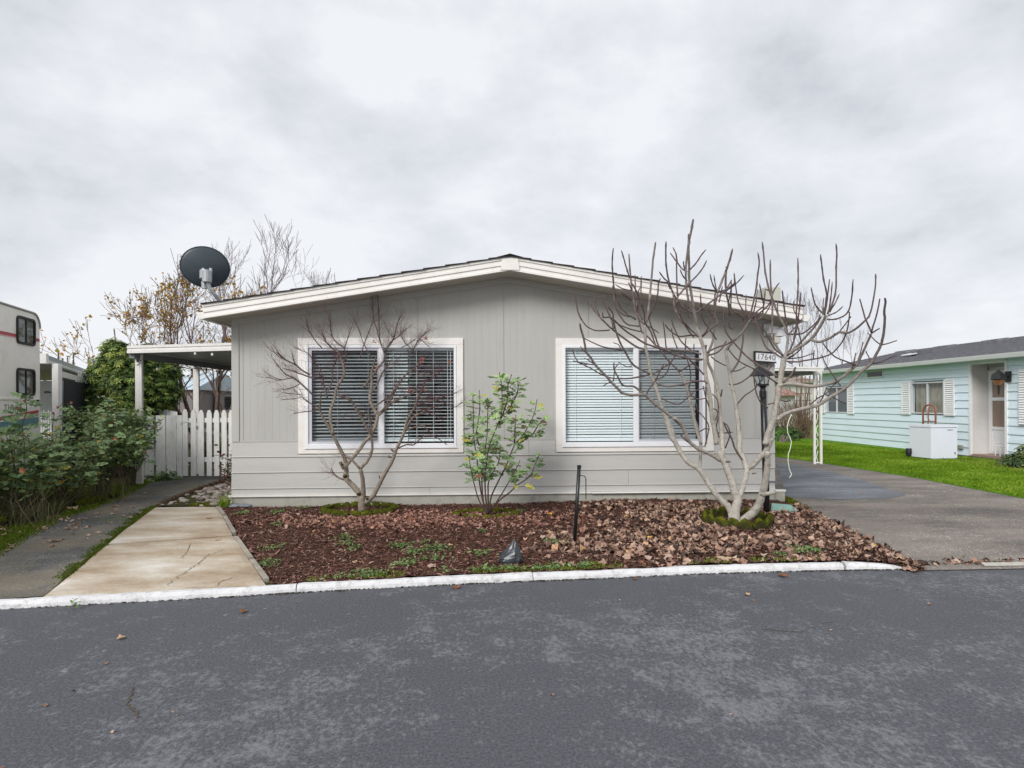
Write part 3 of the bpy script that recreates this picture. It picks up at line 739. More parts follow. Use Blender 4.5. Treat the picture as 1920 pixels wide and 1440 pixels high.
# moss-covered scalloped edging rings
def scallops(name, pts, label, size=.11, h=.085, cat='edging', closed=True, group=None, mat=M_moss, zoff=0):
    c_ = sum((Vector(p) for p in pts), Vector())/len(pts)
    root = thing(name, (c_.x, c_.y, gz(c_.x)), label, cat, group)
    for i, p in enumerate(pts):
        a = Vector(pts[i-1]) if (i or closed) else Vector(pts[0]); b = Vector(pts[(i+1) % len(pts)]) if (closed or i < len(pts)-1) else Vector(pts[-1])
        t = (b-a); t.z = 0; t.normalize(); nrm = Vector((-t.y, t.x, 0)); mb = MB(); N, K = 9, 5; V = []
        s_ = size*random.uniform(.9, 1.15)
        for u in range(N):
            uu = (u/(N-1)-.5)*2
            for v in range(K):
                ang = pi*v/(K-1); r_ = .036*(1+.25*mnoise.noise(Vector((p[0]*9+u, p[1]*9, v))))
                top = h*(1-.45*uu*uu)
                q = Vector(p)+t*(uu*s_*.5)+nrm*(-cos(ang)*r_); z = gz(p[0], p[1])-.02+zoff+sin(ang)**.5*(top+.02)*(1+.12*mnoise.noise(Vector((p[0]*30+u*.7, p[1]*30+v, 2))))
                V.append((q.x, q.y, z))
        Fc = [(u*K+v, u*K+v+1, (u+1)*K+v+1, (u+1)*K+v) for u in range(N-1) for v in range(K-1)]
        mb.add(V, [f[::-1] for f in Fc]); mb.add(V[:K], [tuple(range(K))]); mb.add(V[-K:], [tuple(range(K))[::-1]])
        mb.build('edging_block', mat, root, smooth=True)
    return root
def ring_pts(cx_, cy_, rx_, ry_, n, a0=0, a1=2*pi):
    return [Vector((cx_+rx_*cos(a0+(a1-a0)*k/n)+random.gauss(0, .008), cy_+ry_*sin(a0+(a1-a0)*k/n)+random.gauss(0, .008), gz(cx_))) for k in range(n)]
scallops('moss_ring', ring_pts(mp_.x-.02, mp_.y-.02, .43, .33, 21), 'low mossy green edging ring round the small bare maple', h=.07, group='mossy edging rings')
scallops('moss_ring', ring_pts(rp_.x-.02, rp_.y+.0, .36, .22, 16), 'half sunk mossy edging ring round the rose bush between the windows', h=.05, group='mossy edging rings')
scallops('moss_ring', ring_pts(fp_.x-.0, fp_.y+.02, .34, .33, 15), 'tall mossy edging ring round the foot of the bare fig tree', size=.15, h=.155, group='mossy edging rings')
# moss fluff over the rings
def fluff(name, C_, rx_, ry_, n, h, jit=.02):
    a = RNG.uniform(0, 2*pi, n); k = np.sin(a*5+1)+np.sin(a*11) > -.9; a = a[k]; n = len(a); X = C_.x+rx_*np.cos(a)+RNG.normal(0, jit, n); Y = C_.y+ry_*np.sin(a)+RNG.normal(0, jit, n)
    blades(name, X, Y, GZ(X, Y)+h+RNG.normal(0, .006, n), .010, M_mossb, .003, lean=.7)
M_mossb = tinted('moss_strands', [(0, (.035, .045, .008)), (.5, (.10, .12, .012)), (1, (.19, .21, .025))], .9, .1, .1)
fluff('moss', mp_, .43, .33, 4200, .05, .018); fluff('moss', rp_, .36, .22, 1100, .03, .02); fluff('moss', fp_, .34, .33, 1500, .108, .007)
e1 = [G(118, 950), G(138, 949.5), G(158, 948.5), G(178, 945), G(196, 939.5), G(214, 934)]
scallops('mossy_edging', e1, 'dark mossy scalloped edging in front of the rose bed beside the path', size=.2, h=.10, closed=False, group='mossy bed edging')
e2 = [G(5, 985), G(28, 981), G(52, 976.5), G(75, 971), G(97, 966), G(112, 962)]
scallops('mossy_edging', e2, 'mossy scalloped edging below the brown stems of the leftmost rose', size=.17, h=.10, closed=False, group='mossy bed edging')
for E2 in (e1, e2):
    X, Y = along([(p.x, p.y) for p in E2], 2200, .03); blades('moss', X, Y, GZ(X, Y)+.07, .015, M_mossb, .005, lean=.7)
e3 = [G(300+k*(419-300)/13, 947+(901-947)*(k/13)**.92) for k in range(14)]
scallops('brick_edging', e3, 'small brown scalloped edging between the path and the river stones', size=.16, h=.05, closed=False, mat=paint('brown_edging', (.10, .065, .04), .5, 12, .95, .8))
e4 = [G(372, 947.5), G(386, 947), G(400, 946.5), G(412, 946)]
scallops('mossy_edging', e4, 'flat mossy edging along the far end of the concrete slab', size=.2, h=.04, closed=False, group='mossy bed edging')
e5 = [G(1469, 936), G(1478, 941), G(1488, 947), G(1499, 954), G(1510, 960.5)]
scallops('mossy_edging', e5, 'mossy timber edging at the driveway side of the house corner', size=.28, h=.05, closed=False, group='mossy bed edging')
X, Y = along([(p.x, p.y) for p in e5], 1800, .03); blades('moss', X, Y, GZ(X, Y)+.035, .015, M_mossb, .005, lean=.7)

# river stones in the corner by the house
SP = [(p.x, p.y) for p in (G(300, 948), G(346, 931), G(395, 913), G(432, 905))]+[(-3.36, 8.3), (-3.36, 7.9)]+[(G(405, 948).x, G(405, 948).y)]
sb = MB(); sb.add([(x, y, gz(x, y)-.004) for x, y in SP], [tuple(range(len(SP)))]); tag(sb.build('stone_bed', M_dirt), kind='structure')
ico = []
t_ = (1+5**.5)/2
for a, b in ((-1, t_), (1, t_), (-1, -t_), (1, -t_)): ico.append((a, b, 0))
for a, b in ((-1, t_), (1, t_), (-1, -t_), (1, -t_)): ico.append((0, a, b))
for a, b in ((-1, t_), (1, t_), (-1, -t_), (1, -t_)): ico.append((b, 0, a))
ico = np.array(ico)/1.9
icof = [(0,11,5),(0,5,1),(0,1,7),(0,7,10),(0,10,11),(1,5,9),(5,11,4),(11,10,2),(10,7,6),(7,1,8),(3,9,4),(3,4,2),(3,2,6),(3,6,8),(3,8,9),(4,9,5),(2,4,11),(6,2,10),(8,6,7),(9,8,1)]
pz = ico*np.array([1.25, .95, .55])
n = 420; X, Y = rand_in(SP, n); k = (np.sin(X*5+Y*3)+RNG.normal(0, .6, n)) > -.3; X, Y = X[k], Y[k]; n = len(X)
M_peb = tinted('river_stone', [(0, (.14, .11, .10)), (.4, (.30, .24, .21)), (.7, (.40, .36, .33)), (1, (.50, .44, .36))], .7)
scatter('river_stones', pz, icof, np.stack([X, Y, GZ(X, Y)+.008], 1), frames(n, .15), RNG.lognormal(np.log(.03), .35, n), M_peb, tint=RNG.random(n), kind='stuff')
X, Y = rand_in([(-4.6, 4.6), (-3.4, 4.8), (-3.9, 6.6), (-4.8, 6.6)], 40)
for (px, py, s_, l_) in ((443, 950, .075, 'flat blue grey stone at the left corner of the house'), (456, 950, .07, 'second flat grey stone at the house corner beside the mulch')):
    p = G(px, py); mb = MB(); mb.add([(p.x+v[0]*s_*1.5, p.y+v[1]*s_, p.z+.01+v[2]*s_*.8) for v in pz], icof); tag(mb.build('flat_stone', paint('blue_stone', (.22, .24, .27), .2, 10, .7)), l_, 'stone', 'flat stones at the corner')
# lichen flecks and grit on the path
X, Y = rand_in([(p.x, p.y) for p in PATH_L[2:7]]+[(p.x, p.y) for p in PATH_R[3:6][::-1]], 60)
litter('path_debris', X, Y, GZ(X, Y)+.002, .02, M_litter, tilt=.1, curl=.1, tintv=RNG.uniform(.6, .95, 60))
X = np.concatenate([RNG.uniform(-3, 9, 60)]); Y = RNG.uniform(2.2, 4.4, 60)
litter('road_debris', X, Y, 0*X+.002, .008, M_litter, tilt=.2, tintv=RNG.uniform(.3, .95, 60))

# broken concrete and moss where the driveway meets the road
mm = MB()
for (px0, px1, h_) in ((1882, 1990, .012),):
    a, b = G(px0, 1066), G(px1, 1064); y0 = kerb_y(a.x)+.02; N = 12; top = [(a.x+(b.x-a.x)*k/N, y0+.045+.02*mnoise.noise(Vector((k*.7, 0, 3))), .03) for k in range(N+1)]; bot = [(a.x+(b.x-a.x)*k/N, y0+.012*mnoise.noise(Vector((k*.9, 5, 3))), .012) for k in range(N+1)]
    mm.add(bot+top, [(k, k+1, N+2+k, N+1+k) for k in range(N)])
tag(mm.build('old_kerb_strip', paint('pale_concrete', (.40, .38, .34), .15, 14, .9, .5, 60)), kind='structure')
n = 1800; X = RNG.uniform(4.4, 7.2, n); Y = np.array([kerb_y(x) for x in X])+.06+np.abs(RNG.normal(0, .05, n)); k = np.sin(X*5)+np.sin(X*13) > -.2; X, Y = X[k], Y[k]
blades('mouth_moss', X, Y, np.array([dz(x, y) for x, y in zip(X, Y)]), .012, M_mossb, .004, lean=.8)
X = np.concatenate([RNG.uniform(3.4, 6.0, 140)]); Y = np.array([kerb_y(x) for x in X])+.08+np.abs(RNG.normal(0, .1, len(X)))*np.clip(1.4-(X-3.4)*.6, .2, 1)
litter('mouth_leaves', X, Y, np.array([dz(x, y) for x, y in zip(X, Y)])+.004, .022, M_litter, tintv=RNG.beta(1.3, 1.8, len(X)))
# ------------------------------------------------------------------ the house
YW, XL, XR = 7.93, -3.30, 3.90
M_wall = paint('greige_siding', (.440, .437, .412), .045, .8, .6, .15, 60, stretch=(3.2, 3.2, .55), dirt=(.38, .355, .30), dirt_amt=.42)
M_lap = paint('greige_lap', (.49, .485, .465), .04, 1.0, .55, .2, 50, stretch=(.6, 1, 4), dirt=(.40, .36, .29), dirt_amt=.35)
M_skirt = paint('painted_skirting', (.42, .41, .36), .10, 2.2, .8, .3, 40, dirt=(.24, .22, .16), dirt_amt=.7)
M_trim = paint('cream_trim', (.80, .775, .735), .03, 2, .5, .1, 50, dirt=(.6, .54, .46), dirt_amt=.35)
M_vinyl = paint('white_vinyl', (.82, .83, .86), .02, 3, .35)
M_soffit = paint('soffit_tan', (.50, .47, .41), .05, 2, .7)
M_shingle = paint('dark_shingle', (.045, .04, .042), .4, 30, .95, .8, 120)
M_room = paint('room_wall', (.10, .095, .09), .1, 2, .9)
M_slat = paint('blind_slat', (.82, .86, .875), .02, 3, .4)
M_dark = paint('dark_metal', (.02, .02, .022), .1, 10, .5)
m, nt, bs = new_mat('window_glass')
out = nt.nodes['Material Output']; tr = nt.nodes.new('ShaderNodeBsdfTransparent'); tr.inputs[0].default_value = (.93, .965, .97, 1)
gl = nt.nodes.new('ShaderNodeBsdfGlossy'); gl.inputs['Roughness'].default_value = .03
fr = nt.nodes.new('ShaderNodeLayerWeight'); fr.inputs[0].default_value = .5
fm = mathn(nt, 'ADD', mathn(nt, 'MULTIPLY', mathn(nt, 'POWER', fr.outputs['Facing'], 4.0), .8), .06)
mx = nt.nodes.new('ShaderNodeMixShader'); link(nt, fm, mx.inputs[0]); link(nt, tr.outputs[0], mx.inputs[1]); link(nt, gl.outputs[0], mx.inputs[2]); link(nt, mx.outputs[0], out.inputs[0]); M_glass = m
m, nt, bs = new_mat('insect_screen')
out = nt.nodes['Material Output']; tr = nt.nodes.new('ShaderNodeBsdfTransparent'); df = nt.nodes.new('ShaderNodeBsdfDiffuse'); df.inputs[0].default_value = (.045, .045, .05, 1)
mx = nt.nodes.new('ShaderNodeMixShader'); mx.inputs[0].default_value = .34; link(nt, tr.outputs[0], mx.inputs[1]); link(nt, df.outputs[0], mx.inputs[2]); link(nt, mx.outputs[0], out.inputs[0]); M_screen = m

house = thing('manufactured_house', (.3, YW, gz(0)), 'single storey greige mobile home with low gable roof and two white framed windows', 'house')
YB = YW-.42                                            # plane of the barge boards
bl_t, ap_t, br_t = atY(380, 571, YB), atY(957, 481, YB), atY(1506, 575, YB)
bl_b, ap_b, br_b = atY(383, 597, YB), atY(957, 510, YB), atY(1503, 602, YB)
XA = .31
def soff(x):                                            # underside of the roof
    return (bl_b.z+(ap_b.z-bl_b.z)*(x-bl_b.x)/(XA-bl_b.x) if x < XA else br_b.z+(ap_b.z-br_b.z)*(br_b.x-x)/(br_b.x-XA))+.02
def rooftop(x):
    return (bl_t.z+(ap_t.z-bl_t.z)*(x-bl_t.x)/(XA-bl_t.x) if x < XA else br_t.z+(ap_t.z-br_t.z)*(br_t.x-x)/(br_t.x-XA))
ZP = .922                                               # foot of the grooved panels
# window openings: (trim outer x0,x1,z0,z1)
WL = (-2.45, -.297, .763, 2.276); WR = (.93, 3.068, .760, 2.272)
openings = [(-2.335, -.385, .855, 2.185), (1.03, 2.99, .855, 2.185)]
seams = [atY(456, 700, YW).x+(atY(784, 700, YW).x-atY(456, 700, YW).x)/2*k for k in range(-1, 7)]
seams = [XL]+[s for s in seams if XL+.05 < s < XR-.05]+[XR]
gp_ = (seams[2]-seams[1])/12
for a, b in zip(seams, seams[1:]):
    mb = MB(); xs_, x = [], a+.003
    # profile across the panel: flats between narrow grooves
    prof = []; ngr = max(1, round((b-a)/gp_))
    for k in range(ngr):
        x0 = a+(b-a)*k/ngr; x1 = a+(b-a)*(k+1)/ngr
        prof += [(x0+.0025, 0), (x1-.0045, 0), (x1-.0025, .0016), (x1+.0005, .0016)] if k < ngr-1 else [(x0+.0025, 0), (x1-.002, 0)]
    xsplit = sorted(set([p[0] for p in prof]))
    def dep(x):
        for (xa, da), (xb, db) in zip(prof, prof[1:]):
            if xa <= x <= xb: return da+(db-da)*((x-xa)/(xb-xa) if xb > xa else 0)
        return 0
    cuts = sorted([p[0] for p in prof]+[o_[k] for o_ in openings for k in (0, 1) if prof[0][0] < o_[k] < prof[-1][0]])
    for xa, xb in zip(cuts, cuts[1:]):
        if xb-xa < 1e-5: continue
        xm = (xa+xb)/2; spans = [(ZP, None)]
        for o_ in openings:
            if o_[0] < xm < o_[1]: spans = [(ZP, o_[2]), (o_[3], None)] if o_[2] > ZP else [(o_[3], None)]
        for z0, z1 in spans:
            ya, yb = YW+dep(xa), YW+dep(xb); za, zb = (soff(xa) if z1 is None else z1), (soff(xb) if z1 is None else z1)
            if z1 is None and xa < XA < xb: pass
            mb.add([(xa, ya, z0), (xb, yb, z0), (xb, yb, zb), (xa, ya, za)], [(0, 1, 2, 3)])
    mb.build('siding_panel', M_wall, house)
# backing wall with the two openings, side and rear walls
wb = MB(); t0, t1 = YW+.009, YW+.10
cols = [XL, openings[0][0], openings[0][1], openings[1][0], openings[1][1], XR]
for i, (a, b) in enumerate(zip(cols, cols[1:])):
    pts = [a]+([XA] if a < XA < b else [])+[b]
    if i in (1, 3):
        wb.box(a, b, t0, t1, .05, .855)
        top = [(x, t0, soff(x)) for x in pts[::-1]]; wb.prism([(a, t0, 2.185), (b, t0, 2.185)]+top, (0, t1-t0, 0))
    else:
        top = [(x, t0, soff(x)) for x in pts[::-1]]; wb.prism([(a, t0, .05), (b, t0, .05)]+top, (0, t1-t0, 0))
wb.build('front_wall', M_wall, house)
sw = MB(); YE = 25.0
sw.box(XL, XL+.1, t1, YE, .03, soff(XL)); sw.box(XR-.1, XR, t1, YE, .03, soff(XR)); sw.prism([(XL, YE, .05), (XR, YE, .05), (XR, YE, soff(XR)), (XA, YE, soff(XA)), (XL, YE, soff(XL))], (0, .1, 0))
sw.build('side_wall', M_wall, house)
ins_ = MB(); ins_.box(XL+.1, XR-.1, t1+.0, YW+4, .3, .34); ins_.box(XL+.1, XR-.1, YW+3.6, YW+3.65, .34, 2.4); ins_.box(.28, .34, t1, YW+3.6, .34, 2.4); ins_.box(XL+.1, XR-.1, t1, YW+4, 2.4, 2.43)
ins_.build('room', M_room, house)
fz = MB()                                               # frieze board under the soffit, and corner boards
for a, b in ((XL, XA), (XA, XR)): fz.prism([(a, YW-.016, soff(a)-.075), (b, YW-.016, soff(b)-.075), (b, YW-.016, soff(b)+.005), (a, YW-.016, soff(a)+.005)], (0, .018, 0))
fz.build('frieze_board', M_lap, house)
for xc in (XL, XR-.085):
    cb = MB(); cb.box(xc-.004, xc+.089, YW-.012, YW+.004, ZP+.004, soff(xc)-.07); cb.build('corner_board', M_wall, house)
# bottom rail of the panels
rl = MB(); rl.box(XL, -2.455, YW-.006, YW+.006, ZP-.002, ZP+.012); rl.build('panel_rail', M_wall, house)
# lap boards: (z0,z1) pairs, some in two or three lengths
def lap(z0, z1, x0, x1, out_=.016):
    mb = MB(); N = max(2, int((x1-x0)/.25)); V = []
    for i in range(N+1):
        x = x0+(x1-x0)*i/N; j = .0016*mnoise.noise(Vector((x*2.2, z0*9, 0)))
        V += [(x, YW+.006, z0+j), (x, YW-out_+j, z0+j), (x, YW-out_+.004, z0+.012+j), (x, YW-.002, z1), (x, YW+.006, z1)]
    Fc = [(i*5+k, (i+1)*5+k, (i+1)*5+k+1, i*5+k+1) for i in range(N) for k in range(4)]
    mb.add(V, Fc); mb.add(V[:5], [(0, 1, 2, 3, 4)]); mb.add(V[-5:], [(4, 3, 2, 1, 0)]); mb.build('siding_board', M_lap, house)
e_ = .006
lap(.724, .918, XL-e_, WL[0]-.003); lap(.724, .760, WL[0]-.002, WL[1]+.002); lap(.724, .918, WL[1]+.004, .565); lap(.724, .918, .568, WR[0]-.004); lap(.724, .757, WR[0]-.002, WR[1]+.002); lap(.724, .918, WR[1]+.004, XR+e_)
lap(.521, .722, XL-.008, .16); lap(.521, .722, .163, XR+e_)
lap(.313, .519, XL-.012, 1.9); lap(.313, .519, 1.903, XR+e_)
lap(.232, .311, XL-.010, -.75, .012); lap(.232, .311, -.747, XR+e_, .012)
bt = MB(); bt.box(XL-.06, 1.40, YW-.034, YW+.004, .208, .230); bt.build('drip_rail', M_trim, house)
bt = MB(); bt.box(1.403, XR+.14, YW-.040, YW+.004, .207, .228); bt.build('drip_rail', M_trim, house)
sk = MB(); N = 40
for a, b in ((XL-.004, -.13), (-.127, 1.55), (1.553, 3.2), (3.203, XR+.05)):
    sk = MB(); sk.box(a, b, YW-.008, YW+.012, -.02, .206); sk.build('skirting_panel', M_skirt, house)
ct = MB(); ct.box(XR+.003, XR+.13, YW-.03, YW+.5, -.02, .205); ct.build('skirting_panel', M_skirt, house)
dg = MB(); dg.box(1.39, 3.9, YW-.042, YW-.0405, .199, .206); dg.build('painted_drip_shadow', M_dark, house)  # thin dark strip standing in for the shadow under the drip rail

# windows
def window(tr_, mull, screen_left, blinds, inner):
    x0, x1, z0, z1 = tr_; ix0, ix1, iz0, iz1 = inner
    w = thing('window', (0, 0, 0), None, None); w.parent = house; w.location = (0, 0, 0); w.name = 'window'
    tw = .085
    for (a, b, c, d) in ((x0, x1, z1-.088, z1), (x0+.001, x1-.001, z0, z0+.088), (x0+.0005, x0+.108, z0+.0885, z1-.0885), (x1-.095, x1-.0005, z0+.0885, z1-.0885)):
        mb = MB(); mb.bbox(a, b, YW-.024, YW+.008, c, d, .003); mb.build('trim_board', M_trim, w)
    fx0, fx1, fz0, fz1 = ix0-.035, ix1+.035, iz0-.05, iz1+.04
    fr_ = MB(); fr_.bbox(fx0, ix0, YW-.034, YW+.03, fz0, fz1, .004); fr_.bbox(ix1, fx1, YW-.034, YW+.03, fz0, fz1, .004); fr_.bbox(ix0-.002, ix1+.002, YW-.0335, YW+.03, iz1, fz1-.0005, .004); fr_.bbox(ix0-.002, ix1+.002, YW-.0335, YW+.03, fz0+.0005, iz0, .004); fr_.bbox(fx0-.012, fx1+.012, YW-.040, YW-.0245, fz0-.012, fz0, .003)
    fr_.bbox(mull-.034, mull+.034, YW-.026, YW+.02, iz0+.001, iz1-.001, .005); fr_.build('window_frame', M_vinyl, w)
    for a, b in ((ix0, mull-.033), (mull+.033, ix1)):
        gb = MB(); gb.add([(a, YW+.006, iz0), (b, YW+.006, iz0), (b, YW+.006, iz1), (a, YW+.006, iz1)], [(0, 1, 2, 3)]); gb.build('pane', M_glass, w)
    a, b = (ix0, mull-.034) if screen_left else (mull+.034, ix1)
    q = .028; sf = MB()
    if screen_left: sf.box(a, a+.042, YW-.018, YW-.004, iz0, iz1); sf.box(b-.018, b, YW-.018, YW-.004, iz0, iz1)
    else: sf.box(b-.042, b, YW-.018, YW-.004, iz0, iz1); sf.box(a, a+.008, YW-.018, YW-.004, iz0, iz1)
    sf.box(a+.001, b-.001, YW-.0185, YW-.004, iz0, iz0+.034); sf.box(a+.001, b-.001, YW-.0185, YW-.004, iz1-.032, iz1); sf.build('screen_frame', paint('grey_aluminium', (.55, .55, .60), .05, 5, .4), w)
    sc2 = MB(); sc2.add([(a, YW-.011, iz0), (b, YW-.011, iz0), (b, YW-.011, iz1), (a, YW-.011, iz1)], [(0, 1, 2, 3)]); sc2.build('insect_screen', M_screen, w)
    for (ba, bb, pitch, tilt, wd, cords) in blinds:
        top = iz1-.03; n = int((top-iz0-.03)/pitch); L = None
        for k in range(n):
            z = top-.02-k*pitch
            if L is None:
                mb = MB(); prof = [(-wd/2, 0), (-wd/4, .003), (0, .004), (wd/4, .003), (wd/2, 0)]
                c_, s_ = cos(tilt), sin(tilt); nx = 6; V = []
                for i in range(nx+1):
                    x = ba+(bb-ba)*i/nx
                    for (u, v) in prof: V.append((x, YW+.055+u*c_-v*s_, z+u*s_+v*c_))
                Fq = [(i*5+j, (i+1)*5+j, (i+1)*5+j+1, i*5+j+1) for i in range(nx) for j in range(4)]
                o2 = len(V); V2 = [(x, y, zz-.0022) for x, y, zz in V]
                mb.add(V+V2, Fq+[tuple(o2+q_ for q_ in f[::-1]) for f in Fq]); L = mb.build('slat', M_slat, w, smooth=True)
            else:
                o_ = dup(L, w, (0, 0, z-top+.02+random.gauss(0, .0008))); o_.rotation_euler = (0, random.gauss(0, .0016), 0)
        hb = MB(); hb.box(ba, bb, YW+.03, YW+.085, top+.002, iz1+.02); hb.box(ba, bb, YW+.04, YW+.075, top-.02-n*pitch, top-.003-n*pitch+.014)
        hb.build('blind_rail', M_slat, w)
        for cx_ in cords:
            cd = MB(); cd.box(cx_-.0025, cx_+.0025, YW+.026, YW+.028, iz0+.02, top); cd.build('blind_cord', M_slat, w)
    return w
il = (atY(579, 700, YW).x, atY(851, 700, YW).x, .888, 2.145); ml = atY(715.6, 700, YW).x
xm = atY(765, 700, YW).x
wl = window(WL, ml, True, [(il[0]+.01, xm-.006, .0455, radians(24), .048, (-1.95, -1.55, -1.22)), (xm+.003, il[1]-.012, .0455, radians(5), .046, (xm+.11, xm+.33, il[1]-.085, il[1]-.045))], il)
wl['label'] = 'left window with open slatted blind'
cu = MB()
for k in range(14):
    xa = xm-.45+k*.033; cu.add([(xa, YW+.19+(.02 if k % 2 else 0), .87), (xa+.033, YW+.19+(0 if k % 2 else .02), .87), (xa+.033, YW+.19+(0 if k % 2 else .02), 2.15), (xa, YW+.19+(.02 if k % 2 else 0), 2.15)], [(0, 1, 2, 3)])
cu.build('curtain', paint('sage_curtain', (.12, .14, .11), .15, 6, .9), wl)
ir = (atY(1060, 700, YW).x, atY(1316, 700, YW).x, .888, 2.145); mr = atY(1192, 700, YW).x; xg = atY(1306, 700, YW).x
wr = window(WR, mr, False, [(ir[0]+.008, xg, .0362, radians(56), .0350, (ir[0]+.14, mr-.2, mr+.25))], ir)
wr['label'] = 'right window with nearly closed blind'
# barge boards, stepped like rolled aluminium trim
def slope_bar(xa, xb, za, zb, y0, y1, drop0, drop1, mb):
    mb.prism([(xa, y0, za-drop0), (xb, y0, zb-drop0), (xb, y0, zb-drop1), (xa, y0, za-drop1)], (0, y1-y0, 0))
hL = bl_t.z-bl_b.z
for (xa, xb, za, zb) in ((bl_t.x, XA, bl_t.z, ap_t.z), (XA, br_t.x, ap_t.z, br_t.z)):
    mb = MB()
    for (d0, d1, y) in ((0, .03, 0), (.03, .075, .012), (.075, .10, .006), (.10, .150, .018), (.150, .178, .004)):
        s_ = (bl_t.z-bl_b.z)/.178
        slope_bar(xa, xb, za, zb, YB+y, YB+.06, d1*s_, d0*s_, mb)
    mb.build('barge_board', M_trim, house)
cp = MB(); cp.prism([(XA-.12, YB-.006, ap_t.z-.168), (XA+.12, YB-.006, ap_t.z-.168), (XA+.10, YB-.006, ap_t.z-.012), (XA-.10, YB-.006, ap_t.z-.012)], (0, .012, 0)); cp.build('barge_cap', M_trim, house)
sfm = MB()
for xa, xb in ((bl_b.x, XA), (XA, br_b.x)):
    sfm.prism([(xa, YB+.05, soff(xa)), (xb, YB+.05, soff(xb)), (xb, YB+.05, soff(xb)+.012), (xa, YB+.05, soff(xa)+.012)], (0, YE+.3-YB, 0))
sfm.build('soffit', M_soffit, house)
rf = thing('roof', (0, 0, 0), None, None); rf.parent = house
dk = MB()
for xa, xb in ((bl_t.x+.01, XA), (XA, br_t.x-.01)):
    dk.prism([(xa, YB+.062, soff(xa)+.014), (xb, YB+.062, soff(xb)+.014), (xb, YB+.062, rooftop(xb)-.004), (xa, YB+.062, rooftop(xa)-.004)], (0, YE+.3-YB, 0))
dk.build('roof_deck', M_shingle, rf)
for sgn, xe in ((-1, bl_t.x-.02), (1, br_t.x+.02)):
    NC = 14
    for k in range(NC):
        xa = xe+(XA-xe)*k/NC; xb = xe+(XA-xe)*(k+1.12)/NC
        za, zb = rooftop(xa), rooftop(min(max(xb, bl_t.x), XA) if sgn < 0 else max(xb, XA)); j = .002*random.random()
        mb = MB(); pr = [(xa, YB-.018-random.random()*.006, za+.006+j), (xb, YB-.018, zb-.001), (xb, YB-.018, zb+.007), (xa, YB-.018, za+.020+j)]
        y_ = min(p[1] for p in pr); pr = [(p[0], y_, p[2]) for p in pr]
        mb.prism(pr, (0, YE+.35-YB, 0)); mb.build('shingle_course', M_shingle, rf)
rc2 = MB(); rc2.prism([(XA-.17, YB-.024, rooftop(XA-.17)+.016), (XA, YB-.024, ap_t.z+.020), (XA+.17, YB-.024, rooftop(XA+.17)+.016), (XA, YB-.024, ap_t.z+.034)], (0, YE+.3-YB, 0)); rc2.build('ridge_cap', M_shingle, rf)
# gutters
for px0, px1, sgn in ((368, 382, -1), (1506, 1520, 1)):
    a = atY(px0, 590, YB+.05); b = atY(px1, 590, YB+.05); zt = atY(px0, 584, YB).z if sgn < 0 else atY(px1, 589, YB).z; zb_ = zt-.085
    x0, x1 = (a.x, b.x-.002) if sgn < 0 else (a.x+.003, b.x)
    gm = MB(); xo, xi = (x0, x1) if sgn < 0 else (x1, x0)
    gm.prism([(xi, YB+.05, zb_), (xo*.6+xi*.4, YB+.05, zb_), (xo, YB+.05, zt-.02), (xo, YB+.05, zt), (xi, YB+.05, zt)], (0, YE-YB, 0)); gm.build('gutter', M_trim, house)

# roof vent box, security light, meter lid, house number
def wpx(px, py, Y): return atY(px, py, Y)
v0 = wpx(1434.5, 538, 9.2); v1 = wpx(1464, 563, 9.2)
vt = MB(); vt.bbox(v0.x, v1.x, 9.2, 9.45, rooftop(v0.x)-.25, v0.z, .006); vt.box(v0.x+.02, v1.x-.04, 9.22, 9.42, rooftop(v0.x)-.35, rooftop(v0.x)-.2)
tag(vt.build('roof_vent', paint('beige_sheet_metal', (.50, .49, .43), .05, 3, .5)), 'beige sheet metal vent box standing on the right slope of the house roof', 'vent')
sl = thing('security_light', wpx(1445, 612, YW), 'white twin head security light under the right eave at the house corner', 'security light')
a = wpx(1430, 627, YW)
mb = MB(); mb.bbox(a.x, a.x+.10, YW-.06, YW-.017, a.z-.02, a.z+.14, .01); mb.build('base', M_vinyl, sl)
mb = MB(); mb.lathe((a.x+.17, YW-.13, a.z-.05), [(.02, 0), (.058, .01), (.06, .09), (.03, .12)], 12); mb.build('lamp_head', M_vinyl, sl)
mb = MB(); mb.obox((a.x+.02, YW-.16, a.z+.0), (.14, .03, .0), (0, .08, .0), (0, .0, .09)); mb.build('sensor', M_vinyl, sl)
mb = MB(); mb.tube([(a.x+.08, YW-.05, a.z+.05), (a.x+.13, YW-.1, a.z+.06), (a.x+.17, YW-.13, a.z+.04)], .012, 6); mb.build('arm', M_vinyl, sl)
sg = thing('house_number_sign', wpx(1434, 680, YW-.05), 'black framed white sign reading 17640 beside the right corner of the house', 'sign')
s0 = wpx(1415.6, 658, YW-.09); s1 = wpx(1452, 661, YW-.03); s2 = wpx(1415.6, 678, YW-.09)
ux = Vector((s1.x-s0.x, .02, -.018)); hz = s0.z-s2.z; o0 = Vector((s0.x, YW-.09, s2.z))
mb = MB(); mb.obox(o0, ux, (0, .05, 0), (0, 0, hz)); mb.build('backing', M_dark, sg)
mb = MB(); mb.obox(o0+Vector((.008, -.006, .014)), ux*.95, (0, .0055, 0), (0, 0, hz-.034)); mb.build('face', paint('white_sign', (.78, .78, .80), .03, 5, .5), sg)
mb = MB(); mb.obox(o0+Vector((-.004, -.016, hz-.018)), ux*1.02, (0, .06, 0), (0, 0, .018)); mb.obox(o0+Vector((-.004, -.014, -.004)), ux*1.02, (0, .02, 0), (0, 0, .018)); mb.obox(o0+Vector((-.004, -.013, .002)), ux*.028, (0, .012, 0), (0, 0, hz-.01)); mb.build('frame', M_dark, sg)
